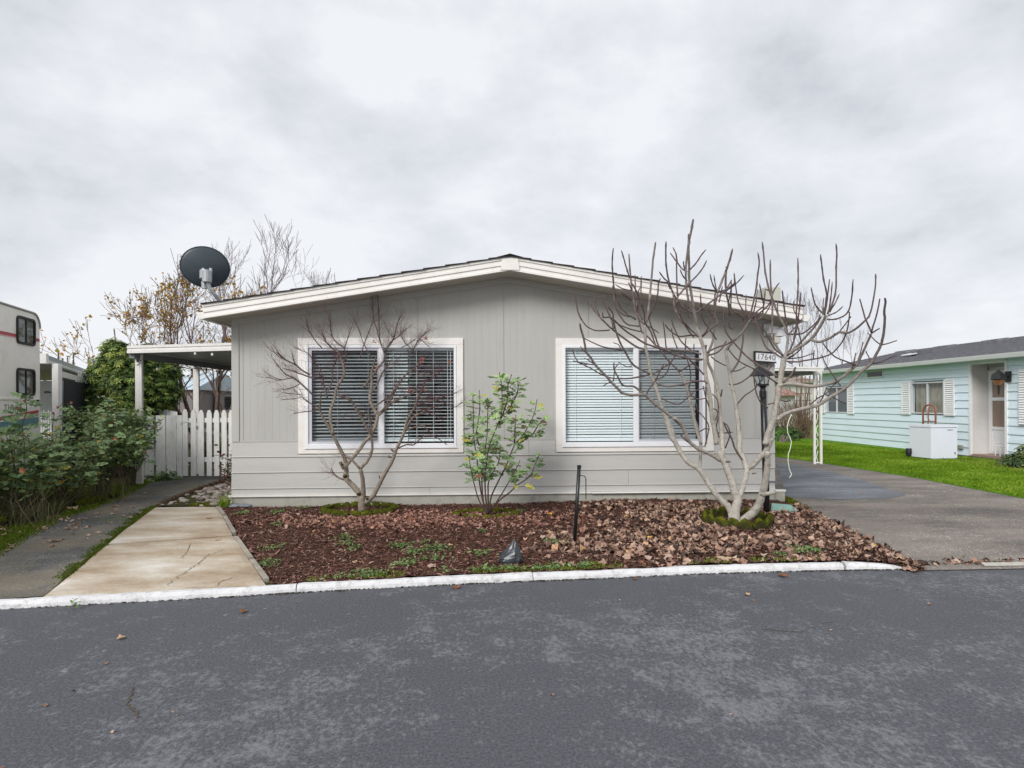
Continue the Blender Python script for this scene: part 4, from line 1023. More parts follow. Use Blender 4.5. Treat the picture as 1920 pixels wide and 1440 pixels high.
def text(s, size, loc, rot, m, parent, name='lettering', sx=1.0, ext=.0008, offset=0.0, space=1.0):
    c = bpy.data.curves.new(name, 'FONT'); c.body = s; c.size = size; c.extrude = ext; c.align_x = 'LEFT'; c.offset = offset; c.space_character = space
    o = bpy.data.objects.new(name, c); COL.objects.link(o); o.location = Vector(loc)-base_of(parent); o.rotation_euler = rot; o.scale = (sx, 1, 1); c.materials.append(m); o.parent = parent
    bpy.context.view_layer.update(); me = bpy.data.meshes.new_from_object(o); n_ = bpy.data.objects.new(name, me); COL.objects.link(n_); n_.location = o.location; n_.rotation_euler = rot; n_.scale = o.scale; n_.parent = parent; bpy.data.objects.remove(o); return n_
text('17640', hz*.78, o0+Vector((.022, -.0075, .032)), (pi/2, math.atan2(.018, ux.x), math.atan2(ux.y, ux.x)), M_dark, sg, 'number', sx=.86, offset=-.0012, space=1.12)

# satellite dish on a bent mast
dc = atD(385, 501, 8.6)
M_dish = paint('dish_grey', (.05, .066, .080), .1, 3, .4, .1, 60)
M_galv = paint('galvanised', (.40, .42, .44), .1, 12, .45, metal=.3)
dish = thing('satellite_dish', atD(412, 566, 8.6), 'dark slate satellite dish facing away on a grey bent mast above the left eave', 'satellite dish')
ru, rv = 47*.885*8.6/F, 39.5*.95*8.6/F
nrm = (dc-CAMP).normalized(); rx_ = nrm.cross(Vector((0, 0, 1))).normalized(); uz = rx_.cross(nrm).normalized()
rx_ = (rx_*cos(.08)+uz*sin(-.08)).normalized(); uz = rx_.cross(nrm).normalized()
mb = MB(); NR, NA = 9, 48; V = []
for side in (0, 1):
    for i in range(NR+1):
        r = i/NR
        for k in range(NA):
            t = 2*pi*k/NA; V.append(dc+rx_*(ru*r*cos(t))+uz*(rv*r*sin(t))-nrm*((.075-.005)*(1-r*r)-.004*side))
for i in range(NR):
    for k in range(NA):
        k2 = (k+1) % NA; q = (i*NA+k, i*NA+k2, (i+1)*NA+k2, (i+1)*NA+k); mb.f.append(q); o2 = (NR+1)*NA; mb.f.append(tuple(o2+z for z in q[::-1]))
for k in range(NA): k2 = (k+1) % NA; o2 = (NR+1)*NA; mb.f.append((NR*NA+k, NR*NA+k2, o2+NR*NA+k2, o2+NR*NA+k))
mb.v = [tuple(v) for v in V]; mb.build('reflector', M_dish, dish, smooth=True)
mb = MB(); rimp = [dc+rx_*(ru*cos(2*pi*k/48))+uz*(rv*sin(2*pi*k/48)) for k in range(49)]; mb.tube(rimp, .007, 6); mb.build('rim', M_dish, dish, smooth=True)
def dpx(px, py, d): return atD(px, py, 8.6-d)
mb = MB(); mb.tube([dpx(386, 508, .09), dpx(386, 523, .10)], [.082, .082], 14); mb.build('mount_plate', M_galv, dish)
mb = MB(); mb.tube([dpx(388, 508, .18), dpx(388, 529, .18)], .062, 14); mb.build('clamp', M_galv, dish)
for x_ in (381, 395):
    mb = MB(); mb.tube([dpx(x_, 504, .12), dpx(x_, 513, .15)], .022, 8); mb.build('clamp_ear', M_galv, dish)
mb = MB(); mb.tube([dpx(383, 528, .12), dpx(383.5, 541, .12)], .04, 10); mb.build('tilt_bracket', M_galv, dish)
mb = MB(); mb.tube([dpx(391, 515, .16), dpx(391, 534, .16), dpx(394, 542, .15), dpx(400, 550, .12), dpx(406, 556, .08), dpx(414, 566, .0), dpx(416, 572, -.02)], .027, 12); mb.build('mast', M_galv, dish, smooth=True)

# ------------------------------------------------------------------ left awning and gate
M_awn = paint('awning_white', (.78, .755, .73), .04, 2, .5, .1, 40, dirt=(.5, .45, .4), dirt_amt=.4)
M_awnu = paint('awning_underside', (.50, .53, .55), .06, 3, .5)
M_fence = paint('white_fence_paint', (.86, .86, .85), .05, 2, .6, .2, 60, stretch=(6, 6, 1), dirt=(.42, .43, .30), dirt_amt=.55)
YA = 9.95
aw = thing('patio_awning', (-5.8, YA, gz(-5)), 'white aluminium patio awning along the left side of the house', 'awning')
f0 = atY(238, 655, YA); f1t = atY(437, 642, YA)
zl_t, zl_b = atY(238, 648, YA).z, atY(238, 662.5, YA).z; xr_ = XL-.0; fx = f0.x
kx = (xr_-fx)/(atY(437, 650, YA).x-fx); zr_t = zl_t+(atY(437, 642.5, YA).z-zl_t)*kx; zr_b = zl_b+(atY(437, 657, YA).z-zl_b)*kx
mb = MB()
for (d0, d1, y) in ((0, .34, 0), (.34, .62, .012), (.62, 1, -.004)):
    mb.prism([(fx, YA+y, zl_t+(zl_b-zl_t)*d1), (xr_, YA+y, zr_t+(zr_b-zr_t)*d1), (xr_, YA+y, zr_t+(zr_b-zr_t)*d0), (fx, YA+y, zl_t+(zl_b-zl_t)*d0)], (0, .05, 0))
mb.build('fascia', M_awn, aw)
NP_ = 12
for k in range(NP_):
    xa = fx+.05+(xr_-fx-.05)*k/NP_; xb = fx+.05+(xr_-fx-.05)*(k+1)/NP_-.006
    za = zl_b+(zr_b-zl_b)*(xa-fx)/(xr_-fx)+.05; zb = zl_b+(zr_b-zl_b)*(xb-fx)/(xr_-fx)+.05
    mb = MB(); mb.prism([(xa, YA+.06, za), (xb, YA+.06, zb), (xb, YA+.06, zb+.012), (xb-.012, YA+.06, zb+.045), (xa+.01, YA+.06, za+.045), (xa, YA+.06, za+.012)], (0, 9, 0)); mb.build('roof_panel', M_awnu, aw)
bx = -5.78
mb = MB(); mb.box(bx-.03, bx+.05, YA+.06, 19, zl_b-.075, zl_b+.03); mb.build('side_beam', paint('beam_grey', (.22, .23, .24), .05, 3, .5), aw)
mb = MB(); mb.box(fx, fx+.07, YA+.06, 19, zl_b-.01, zl_t); mb.build('side_gutter', M_awn, aw)
def awpost(x, y, ztop):
    mb = MB(); mb.bbox(x-.05, x+.03, y, y+.05, -.02, ztop, .006); mb.bbox(x+.036, x+.066, y-.012, y+.04, -.02, ztop, .004); mb.box(x+.02, x+.05, y+.015, y+.03, 0, ztop); return mb.build('post', M_awn, aw)
awpost(-5.76, 10.16, zl_b+.005)
p2 = atX(367, 700, -5.755); awpost(-5.76, p2.y, zl_b-.075); awpost(-5.76, p2.y+2.2, zl_b-.075); awpost(-5.76, p2.y+4.4, zl_b-.075)
# string lights
stg = thing('string_lights', (-5.7, 10.1, zl_b-.1), 'black string of small clear bulbs hung along the awning beam', 'string lights')
cord = MB(); pts = []
for k in range(41):
    t = k/40; y = 10.05+8*t; pts.append((-5.70, y, zl_b-.09-.05*abs(sin(t*pi*7))))
cord.tube(pts, .006, 4); cord.build('cord', M_dark, stg)
M_bulb = paint('clear_bulb', (.75, .74, .68), .05, 5, .2)
for k in range(0, 41, 3):
    p = Vector(pts[k]); mb = MB(); mb.lathe(p-Vector((0, 0, .05)), [(.014, 0), (.016, .05)], 8); s_ = mb.build('socket', M_dark, stg)
    mb = MB(); mb.lathe(p-Vector((0, 0, .105)), [(.006, 0), (.024, .02), (.026, .035), (.012, .055)], 8); mb.build('bulb', M_bulb, stg)
for px, py in ((366, 658), (398, 660)):
    p = atY(px, py+2, YA+.02); mb = MB(); mb.lathe(p, [(.005, -.05), (.02, -.04), (.018, -.01), (.01, 0)], 8); mb.build('bulb', M_bulb, stg)
# picket fence left of the gate and the gate itself
def picket(mb, x0, x1, y, z0, z1, point=.0, off=0.0, t=.02):
    if point: poly = [(x0, y, z0), (x1, y, z0), (x1, y, z1-point), (x0+(x1-x0)*.72, y, z1), (x0+(x1-x0)*.28, y, z1), (x0, y, z1-point)]
    else: poly = [(x0, y, z0), (x1, y, z0), (x1, y, z1), (x0, y, z1)]
    mb.prism(poly, (0, t, 0))
YF = 10.75
def fpx(px, py): return atY(px, py, YF)
fn = thing('board_fence', (fpx(300, 900).x, YF, gz(-5)), 'short white board fence between awning post and picket gate', 'fence')
for (a, b, top, bot) in ((271, 288, 779.5, 891.5), (292, 310, 779, 899), (311.5, 330, 779, 897), (331.5, 341.3, 778.5, 895.5)):
    mb = MB(); p0, p1 = fpx(a, top), fpx(b, bot); picket(mb, p0.x, p1.x, YF+random.uniform(-.004, .004), p1.z, p0.z); mb.build('board', M_fence, fn)
mb = MB(); q0, q1 = fpx(268, 850), fpx(342, 850)
for py in (800, 862): z = fpx(300, py).z; mb.box(q0.x, q1.x, YF+.028, YF+.07, z-.045, z+.045)
mb.build('rail', M_fence, fn)
mb = MB(); mb.box(fpx(267.5, 850).x, fpx(271, 850).x, YF-.01, YF+.06, -.02, fpx(270, 790).z); mb.build('fence_post', M_fence, fn)
gt = thing('picket_gate', (fpx(390, 890).x, YF, gz(-5)), 'white picket gate with pointed pickets and strap hinges beside the house', 'gate')
xsp = [342, 357.5, 372, 387, 401, 415, 428.5, 441, 454]
for i, a in enumerate(xsp):
    mb = MB(); p0 = fpx(a, 772 if i else 770.5); p1 = fpx(a+(10 if i < 7 else 9), 892.3); picket(mb, p0.x, p1.x, YF+random.uniform(-.003, .003), p1.z, p0.z+.03, .065); mb.build('picket', M_fence, gt)
mb = MB(); q0, q1 = fpx(342, 850), Vector((XL-.02, 0, 0))
for py in (788, 862): z = fpx(380, py).z; mb.box(q0.x, q1.x, YF+.024, YF+.06, z-.04, z+.04)
d0, d1 = fpx(346, 797), fpx(437, 858); mb.obox((d0.x, YF+.062, d0.z-.03), (q1.x-d0.x, 0, d1.z-d0.z), (0, .025, 0), (0, 0, .06)); mb.build('gate_frame', M_fence, gt)
for py in (790.5, 871.5):
    mb = MB(); a, b = fpx(339, py+2), fpx(355, py); mb.box(a.x, b.x, YF-.012, YF-.003, b.z-.008, b.z+.008); mb.box(a.x-.02, a.x+.02, YF-.014, YF-.002, b.z-.035, b.z+.035); mb.build('hinge', M_fence, gt)
# scalloped picket run behind, farther along the patio
bk = thing('scalloped_fence', (-6.4, 13.4, gz(-5)), 'low white picket run with curved top behind the board fence', 'fence')
for k in range(15):
    px = 268+k*4.3; y = 13.4; top = 773.5-3.5*math.sin(k/15*pi*1.2)-(3 if k > 8 else 0); p = atY(px, top, y); mb = MB(); picket(mb, p.x, p.x+.045, y, gz(-5), p.z, .02); mb.build('picket', M_fence, bk)
mb = MB(); a, b = atY(266, 800, 13.43), atY(332, 800, 13.43)
for z in (.35, 1.0): mb.box(a.x, b.x, 13.425, 13.46, z, z+.07)
mb.build('rail', M_fence, bk)

# ------------------------------------------------------------------ right carport awning
ac = thing('carport_awning', (7, 12.4, gz(7)), 'white carport awning off the right side of the house over the driveway', 'awning')
YC_ = 12.75
a = atY(1452, 684, YC_-.3); b = atY(1545, 693, YC_-.3); zt0, zt1 = atY(1452, 685.5, YC_-.3).z, atY(1545, 688, YC_-.3).z; zb1 = atY(1545, 695.8, YC_-.3).z; zb0 = zt0-(zt1-zb1)
x0, x1 = XR+.0, b.x
mb = MB()
for (d0, d1, y) in ((0, .4, 0), (.4, 1, .014)): mb.prism([(x0, YC_-.3+y, zt0+(zb0-zt0)*d1), (x1, YC_-.3+y, zt1+(zb1-zt1)*d1), (x1, YC_-.3+y, zt1+(zb1-zt1)*d0), (x0, YC_-.3+y, zt0+(zb0-zt0)*d0)], (0, .05, 0))
mb.build('fascia', M_awn, ac)
for k in range(10):
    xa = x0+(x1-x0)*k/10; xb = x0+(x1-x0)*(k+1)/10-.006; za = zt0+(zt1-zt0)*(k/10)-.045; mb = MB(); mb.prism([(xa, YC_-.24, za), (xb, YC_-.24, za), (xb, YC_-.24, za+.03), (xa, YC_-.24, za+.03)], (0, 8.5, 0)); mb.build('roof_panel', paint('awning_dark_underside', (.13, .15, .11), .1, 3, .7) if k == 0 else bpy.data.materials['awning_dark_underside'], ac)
pp0, pp1 = atY(1530, 866, YC_), atY(1538.5, 866, YC_)
def scroll_post(y):
    mb = MB(); mb.box(pp0.x-.045, pp0.x+.0, y, y+.035, gz(7), zb1); mb.build('post', M_awn, ac)
    mb = MB(); mb.box(pp1.x-.0, pp1.x+.045, y, y+.035, gz(7), zb1); mb.build('post', M_awn, ac)
    sc3 = MB(); zz = .1
    while zz < 2.0:
        pts = [(pp0.x+.02+.035*(1+cos(t*2*pi+zz*9))*.5+.0, y+.018, zz+.26*t+.03*sin(t*12)) for t in [i/10 for i in range(11)]]; sc3.tube(pts, .008, 5)
        zz += .28
    sc3.box(pp0.x, pp1.x, y+.005, y+.03, gz(7)+.02, gz(7)+.045); sc3.build('scrollwork', M_awn, ac)
scroll_post(YC_)
scroll_post(YC_+3.2); scroll_post(YC_+6.4)
mb = MB(); mb.box(pp0.x-.04, pp1.x+.05, YC_+.04, YC_+8, zb1-.05, zb1+.04); mb.build('side_beam', M_awn, ac)
# ------------------------------------------------------------------ aqua house on the right
XW = 11.9
M_aqua = paint('aqua_siding', (.70, .81, .88), .03, 1.0, .55, .15, 50, stretch=(1, .5, 4), dirt=(.38, .50, .48), dirt_amt=.3)
M_white = paint('white_paint', (.80, .80, .81), .03, 3, .5)
M_wgrey = paint('porch_white', (.62, .60, .59), .05, 3, .6)
M_slate = paint('slate_shingle', (.125, .125, .14), .45, 22, .9, .9, 70, stretch=(1, .35, 1))
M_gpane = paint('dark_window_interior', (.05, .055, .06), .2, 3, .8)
aq = thing('aqua_house', (XW, 15, gz(9)), 'pale aqua lap sided mobile home with white shutters and dark shingle roof', 'house')
def X_(px, py): return atX(px, py, XW)
yfar, yne = X_(1539, 760).y, X_(1888, 760).y; yp1 = X_(1820, 760).y; ypo = X_(1888, 760).y; YN = 8.0
zb_, zt_ = gz(9)+.02, 2.42
Wa = (X_(1709, 760).y, X_(1771, 760).y, X_(1740, 776).z, X_(1740, 716).z)       # middle window: far y, near y, z0, z1
Wb = (X_(1549, 750).y, X_(1590, 750).y, X_(1570, 774).z, X_(1570, 725).z)
ex = .195
nb = int((zt_-zb_)/ex)+1
def clip_spans(z0, z1):
    """stretches of wall along y that a board between z0 and z1 may fill"""
    holes = [(Wb[1], Wb[0], Wb[2], Wb[3]), (Wa[1], Wa[0], Wa[2], Wa[3]), (ypo, yp1, .12, 2.33)]
    sp = [(YN, yfar)]
    for h0, h1, a, b in holes:
        if z1 > a+.02 and z0 < b-.02:
            n = []
            for s0_, s1_ in sp:
                if h1 <= s0_ or h0 >= s1_: n.append((s0_, s1_))
                else:
                    if h0 > s0_: n.append((s0_, h0))
                    if h1 < s1_: n.append((h1, s1_))
            sp = n
    return sp
for k in range(nb):
    z0 = zb_+k*ex; z1 = min(z0+ex-.001, zt_)
    for s0_, s1_ in clip_spans(z0, z1):
        mb = MB(); mb.prism([(XW+.03, s0_, z0), (XW-.018, s0_, z0), (XW-.018, s0_, z0+.01), (XW+.004, s0_, z1), (XW+.03, s0_, z1)], (0, s1_-s0_, 0)); mb.build('siding_board', M_aqua, aq)
wb = MB(); wb.box(XW+.03, XW+.1, yp1, yfar, .05, Wb[2]-.03)
wb.box(XW+.03, XW+.1, yp1, Wa[1], Wa[2]-.03, zt_); wb.box(XW+.03, XW+.1, Wa[0], Wb[1], Wb[2]-.03, zt_); wb.box(XW+.03, XW+.1, Wb[0], yfar, Wb[2]-.03, zt_)
wb.box(XW+.03, XW+.1, Wa[1], Wa[0], Wa[3]+.03, zt_); wb.box(XW+.03, XW+.1, Wb[1], Wb[0], Wb[3]+.03, zt_); wb.box(XW+.03, XW+.1, YN, ypo, .05, zt_)
wb.build('backing_wall', M_aqua, aq)
wb = MB(); wb.box(XW+.1, XW+6.8, yfar-.08, yfar, .05, zt_); wb.box(XW+.1, XW+6.8, YN, YN+.08, .05, zt_); wb.box(XW+6.72, XW+6.8, YN, yfar, .05, zt_); wb.build('end_wall', M_aqua, aq)
mb = MB(); mb.box(XW-.03, XW+.02, yfar-.005, yfar+.05, gz(9)-.05, zt_); mb.build('corner_board', M_white, aq)
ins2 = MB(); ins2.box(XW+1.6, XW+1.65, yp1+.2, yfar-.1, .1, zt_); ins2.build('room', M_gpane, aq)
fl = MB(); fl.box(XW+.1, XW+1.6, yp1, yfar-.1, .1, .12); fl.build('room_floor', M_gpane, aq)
def aq_window(Wn, label, panes):
    y1_, y0_, z0, z1 = Wn; w = thing('window', (0, 0, 0), None, None); w.parent = aq; w['label'] = label
    mb = MB(); t = .035
    mb.box(XW-.02, XW+.05, y0_, y1_, z0, z0+t); mb.box(XW-.02, XW+.05, y0_, y1_, z1-t, z1); mb.box(XW-.021, XW+.05, y0_, y0_+t, z0+t, z1-t); mb.box(XW-.021, XW+.05, y1_-t, y1_, z0+t, z1-t); ym = (y0_+y1_)/2; mb.box(XW-.015, XW+.04, ym-.015, ym+.015, z0+t, z1-t)
    mb.build('window_frame', paint('aluminium', (.62, .64, .66), .05, 4, .4), w)
    for a, b in ((y0_+t, ym-.015), (ym+.015, y1_-t)):
        g_ = MB(); g_.add([(XW+.01, a, z0+t), (XW+.01, b, z0+t), (XW+.01, b, z1-t), (XW+.01, a, z1-t)], [(3, 2, 1, 0)]); g_.build('pane', M_glass, w)
    cu_ = MB()
    for k in range(24):
        ya = y0_+(y1_-y0_)*k/24; yb = y0_+(y1_-y0_)*(k+1)/24; p_, q_ = (.09, .13) if k % 2 else (.13, .09); cu_.add([(XW+p_, ya, z0), (XW+q_, yb, z0), (XW+q_, yb, z1), (XW+p_, ya, z1)], [(0, 1, 2, 3)])
    cu_.build('curtain', panes, w)
    # louvred shutters
    for ya, yb in ((y0_-.36, y0_-.02), (y1_+.02, y1_+.36)):
        fr2 = MB(); z2, z3 = z0-.03, z1+.04; fr2.box(XW-.045, XW-.019, ya, ya+.035, z2, z3); fr2.box(XW-.045, XW-.019, yb-.035, yb, z2, z3); fr2.box(XW-.0445, XW-.019, ya+.036, yb-.036, z2, z2+.04); fr2.box(XW-.0445, XW-.019, ya+.036, yb-.036, z3-.04, z3); fr2.box(XW-.026, XW-.019, ya+.03, yb-.03, z2+.03, z3-.03)
        s_ = fr2.build('shutter', M_white, aq); n = 16
        lv = None
        for k in range(n):
            z = z2+.045+(z3-z2-.09)*k/n
            if lv is None: mb = MB(); mb.prism([(XW-.044, ya+.036, z), (XW-.027, ya+.036, z+.03), (XW-.027, ya+.036, z+.036), (XW-.046, ya+.036, z+.006)], (0, yb-ya-.072, 0)); lv = mb.build('louvre', M_white, s_); zl0 = z
            else: dup(lv, s_, (0, 0, z-zl0))
aq_window(Wa, 'middle window with striped curtain', paint('striped_curtain', (.30, .27, .22), .35, 9, .9, stretch=(1, 1, .25)))
aq_window(Wb, 'far window with grey blind', paint('grey_curtain', (.13, .14, .16), .1, 5, .8))
# nearest shutter at the frame edge
sy1 = X_(1913, 740).y; fr2 = MB(); z2, z3 = X_(1916, 797).z, X_(1916, 692).z; fr2.box(XW-.045, XW-.019, sy1-.36, sy1, z2, z3); s_ = fr2.build('shutter', M_white, aq)
for k in range(22): mb = MB(); z = z2+.02+(z3-z2-.04)*k/22; mb.prism([(XW-.060, sy1-.34, z), (XW-.0455, sy1-.34, z+.03), (XW-.0455, sy1-.34, z+.036), (XW-.062, sy1-.34, z+.006)], (0, .32, 0)); mb.build('louvre', M_white, s_)
# porch recess with storm door
rc_ = MB(); dR = .46; rc_.box(XW+.012, XW+dR, yp1-.014, yp1-.002, .1, 2.36); rc_.box(XW+dR, XW+dR+.04, ypo-.9, yp1-.001, .1, 2.36); rc_.build('porch_wall', M_wgrey, aq)
rc_ = MB(); rc_.box(XW-.005, XW+dR, ypo-.9, yp1, .06, .12); rc_.build('porch_floor', paint('porch_floor', (.30, .22, .18), .2, 6, .8), aq)
rc_ = MB(); rc_.box(XW, XW+dR, ypo-.9, yp1+.03, 2.36, 2.39); rc_.box(XW+.031, XW+dR, ypo-.03, ypo-.005, .12, 2.36); rc_.build('porch_ceiling', M_wgrey, aq)
for y in (yp1+.0, ypo): mb = MB(); mb.box(XW-.03, XW+.02, y-.03, y+.03, .09, 2.36); mb.build('corner_board', M_white, aq)
hd = MB(); hd.box(XW-.022, XW+.02, ypo+.03, yp1-.03, 2.30, 2.42); hd.build('header', M_white, aq)
# door stands in the back wall of the recess
dy1 = atX(1857, 760, XW+dR).y; dy0 = dy1-.98
dr = MB(); z0, z1 = .13, 2.16; xd = XW+dR-.012
dr.box(xd-.03, xd, dy0, dy0+.09, z0, z1); dr.box(xd-.03, xd, dy1-.09, dy1, z0, z1); dr.box(xd-.029, xd, dy0+.09, dy1-.09, z1-.1, z1); dr.box(xd-.029, xd, dy0+.09, dy1-.09, z0, z0+.08); dr.box(xd-.029, xd, dy0+.09, dy1-.09, 1.42, 1.50); dr.box(xd-.029, xd, dy0+.09, dy1-.09, .72, .79); dr.box(xd-.012, xd, dy0+.09, dy1-.09, z0+.08, .72)
door = dr.build('storm_door', M_white, aq)
mb = MB(); mb.box(xd-.010, xd-.002, dy0+.09, dy1-.09, .79, 1.42); mb.box(xd-.010, xd-.002, dy0+.09, dy1-.09, 1.5, z1-.1); mb.build('pane', paint('door_curtain', (.30, .22, .18), .15, 8, .6, stretch=(1, 4, .3)), door)
mb = MB(); mb.box(xd-.02, xd+.002, dy1, dy1+.07, .12, 2.24); mb.box(xd-.02, xd+.002, dy0-.07, dy1+.07, 2.17, 2.24); mb.build('door_frame', M_wgrey, aq)
# dryer vent, gable louvre
p = X_(1803, 838); mb = MB(); mb.bbox(XW-.07, XW-.01, p.y-.08, p.y+.08, p.z-.05, p.z+.05, .01); mb.build('dryer_vent', paint('vent_green', (.28, .30, .26), .1, 9, .6), aq)
p = X_(1628, 697); q = X_(1656, 706.5); mb = MB(); mb.box(XW-.03, XW+.0, q.y-.04, p.y+.04, q.z-.02, p.z+.02); sv = mb.build('small_window', M_white, aq)
mb = MB(); mb.box(XW-.034, XW-.0305, q.y, p.y, q.z+.02, p.z-.015); mb.build('pane', paint('dark_glass', (.04, .05, .05), .6, 14, .2), sv)
# eaves, gutter and roof
XE = 11.55
def XE_(px, py): return atX(px, py, XE)
zg1, zg0 = XE_(1920, 655).z, XE_(1920, 664).z
zg = (XE_(1545, 697).z+XE_(1920, 654.5).z)/2
mb = MB(); mb.prism([(XE, 6.5, zg-.10), (XE-.03, 6.5, zg-.02), (XE-.035, 6.5, zg), (XE+.08, 6.5, zg), (XE+.08, 6.5, zg-.10)], (0, yfar+.3-6.5, 0)); mb.build('gutter', M_white, aq)
mb = MB(); mb.box(XE+.081, XW+.02, 6.5, yfar+.25, zg-.10, zg-.085); mb.build('soffit', M_aqua, aq)
mb = MB(); XRG = XW+3.3; zr = zg+.76
rt = thing('roof', (0, 0, 0), None, None); rt.parent = aq
mb.prism([(XE-.02, 6.5, zg+.003), (XRG, 6.5, zr), (XRG, 6.5, zr-.08), (XE+.09, 6.5, zg-.05)], (0, yfar+.3-6.5, 0)); mb.prism([(XRG, 6.5, zr), (XRG+3.8, 6.5, zg), (XRG+3.8, 6.5, zg-.08), (XRG, 6.5, zr-.08)], (0, yfar+.3-6.5, 0)); mb.build('roof_deck', M_slate, rt)
NC = 20
for k in range(NC):
    xa = XE-.03+(XRG-XE)*k/NC; xb = XE-.03+(XRG-XE)*(k+1)/NC; f_ = lambda x: zg+.004+(zr-zg)*(x-XE)/(XRG-XE)
    mb = MB(); mb.prism([(xa, 6.48, f_(xa)+.014), (xb+.03, 6.48, f_(xb+.03)+.002), (xb+.03, 6.48, f_(xb+.03)-.002), (xa, 6.48, f_(xa)-.002)], (0, yfar+.34-6.48, 0)); mb.build('shingle_course', M_slate, rt)
xv = XW+2.6; zv = zg+.004+(zr-zg)*(xv-XE)/(XRG-XE)
for px in (1699, 1773, 1868):
    p = atX(px, 650, xv); mb = MB(); w_ = .28
    mb.prism([(xv-.2, p.y-w_, zv-.03), (xv+.2, p.y-w_, zv+.03), (xv+.16, p.y-w_*.8, zv+.10), (xv-.16, p.y-w_*.8, zv+.055)], (0, 2*w_, 0)); mb.build('roof_vent', M_slate, rt)
xv = XW+1.3; zv = zg+.004+(zr-zg)*(xv-XE)/(XRG-XE)
p = atX(1728, 663, xv); mb = MB(); mb.box(xv-.16, xv+.16, p.y-.2, p.y+.2, zv-.05, zv+.11); mb.build('exhaust_hood', M_slate, rt)
p = atX(1718, 668, xv); mb = MB(); mb.obox((xv-.3, p.y-.25, zv+.0), (.45, 0, .07), (0, .5, 0), (0, 0, .03)); mb.build('skylight', M_white, rt)
# lantern on the aqua wall
p = X_(1893, 706); ln = thing('wall_lantern', (XW, p.y, p.z), 'black hexagonal wall lantern with amber glass beside the aqua house door', 'lantern')
M_amber = paint('amber_glass', (.30, .12, .04), .2, 20, .3)
xl = XW-.26
mb = MB(); mb.lathe((xl, p.y, p.z-.08), [(.13, 0), (.155, .02), (.13, .13), (.05, .19), (.01, .24)], 6); mb.build('cap', M_dark, ln)
mb = MB(); mb.lathe((xl, p.y, p.z-.21), [(.03, 0), (.125, .125)], 6); mb.build('glass', M_amber, ln)
mb = MB(); mb.lathe((xl, p.y, p.z-.42), [(.012, 0), (.035, .20), (.045, .22)], 6); mb.build('tail', M_dark, ln)
mb = MB(); mb.box(xl, XW-.02, p.y-.02, p.y+.02, p.z-.02, p.z+.02); mb.box(XW-.05, XW-.018, p.y-.07, p.y+.07, p.z-.12, p.z+.12); mb.build('bracket', M_dark, ln)
# plant stand in the porch
ps = thing('plant_stand', (XW+.22, ypo+.25, .12), 'small white wire plant stand on the porch step of the aqua house', 'stand')
mb = MB(); a = atX(1876, 845, XW+.22)
for k in range(4): y = a.y-.25+k*.13; mb.tube([(XW+.22, y, .12), (XW+.22, y, .42)], .012, 5)
mb.build('leg', M_white, ps)
mb = MB(); mb.tube([(XW+.22, a.y-.32, .34), (XW+.22, a.y+.22, .34)], .014, 5); mb.tube([(XW+.22, a.y-.28, .42), (XW+.22, a.y+.16, .42)], .014, 5); mb.build('shelf', M_white, ps)

# chest freezer: two visible faces
zf_ = gz(9)+.012
f1 = atZ(1715.5, 859, zf_); f2 = atZ(1745.5, 862, zf_); f3 = atZ(1795, 861, zf_)
ux = f3-f2; ux.z = 0; uy = Vector((-ux.y, ux.x, 0)).normalized()*.62; H_ = (862-797)/F*( -(R3.transposed() @ (f2-CAMP)).z )
fz_ = thing('chest_freezer', f2, 'white chest freezer standing on the grass against the aqua house', 'freezer')
M_frz = paint('freezer_white', (.76, .78, .86), .02, 3, .35)
M_frzg = paint('freezer_gap', (.30, .31, .33), .05, 3, .6)
h0 = H_-.07
mb = MB(); mb.obox(f2+Vector((0, 0, .03)), ux, uy, (0, 0, h0-.03)); mb.build('body', M_frz, fz_)
mb = MB(); mb.obox(f2+ux*.01+uy*.01+Vector((0, 0, h0)), ux*.98, uy*.98, (0, 0, .012)); mb.build('seal', M_frzg, fz_)
mb = MB(); mb.obox(f2-ux*.015-uy*.02+Vector((0, 0, h0+.012)), ux*1.03, uy*1.04, (0, 0, .055)); mb.build('lid', M_frz, fz_)
mb = MB(); nu = uy.normalized(); mb.obox(f2+ux*.06-nu*.005+Vector((0, 0, .0)), ux*.88, nu*.1, (0, 0, .03)); mb.build('foot', M_frzg, fz_)
mb = MB(); mb.obox(f2+ux*.88-nu*.012+Vector((0, 0, .12)), ux*.05, nu*.01, (0, 0, .05)); mb.obox(f2+ux*.62-nu*.012+Vector((0, 0, h0-.05)), ux*.2, nu*.01, (0, 0, .015)); mb.build('badge', M_frzg, fz_)
mb = MB(); mb.lathe(f2+uy*.95-ux*.03+Vector((-.02, 0, .03)), [(.05, 0), (.07, .1), (.06, .19)], 10); tag(mb.build('drain_pot', M_dark), 'dark round pot half hidden behind the left side of the freezer', 'pot')
# hand truck
M_rust = paint('red_brown_tube', (.28, .09, .05), .25, 20, .6)
ht = thing('hand_truck', atX(1743, 850, 11.2), 'rusty red hand truck with rounded top standing behind the white freezer', 'hand truck')
xh = 11.35
def hp(px, py): return atX(px, py, xh)
P1, P2, P3, P4 = hp(1731, 860), hp(1731, 772), hp(1754, 772), hp(1754, 860)
arc = [hp(1742.5-11.8*cos(pi*k/12), 773-14*sin(pi*k/12)) for k in range(13)]
mb = MB(); mb.tube([P1]+arc+[P4], .022, 8); mb.build('frame', M_rust, ht, smooth=True)
mb = MB()
for py in (790, 820, 845): mb.tube([hp(1731, py), hp(1754, py)], .014, 6)
mb.tube([hp(1742, 762), hp(1740, 795), hp(1742, 850)], .012, 6); mb.tube([hp(1746, 792), hp(1738, 782), hp(1740, 766)], .008, 5); mb.build('crossbar', M_rust, ht)
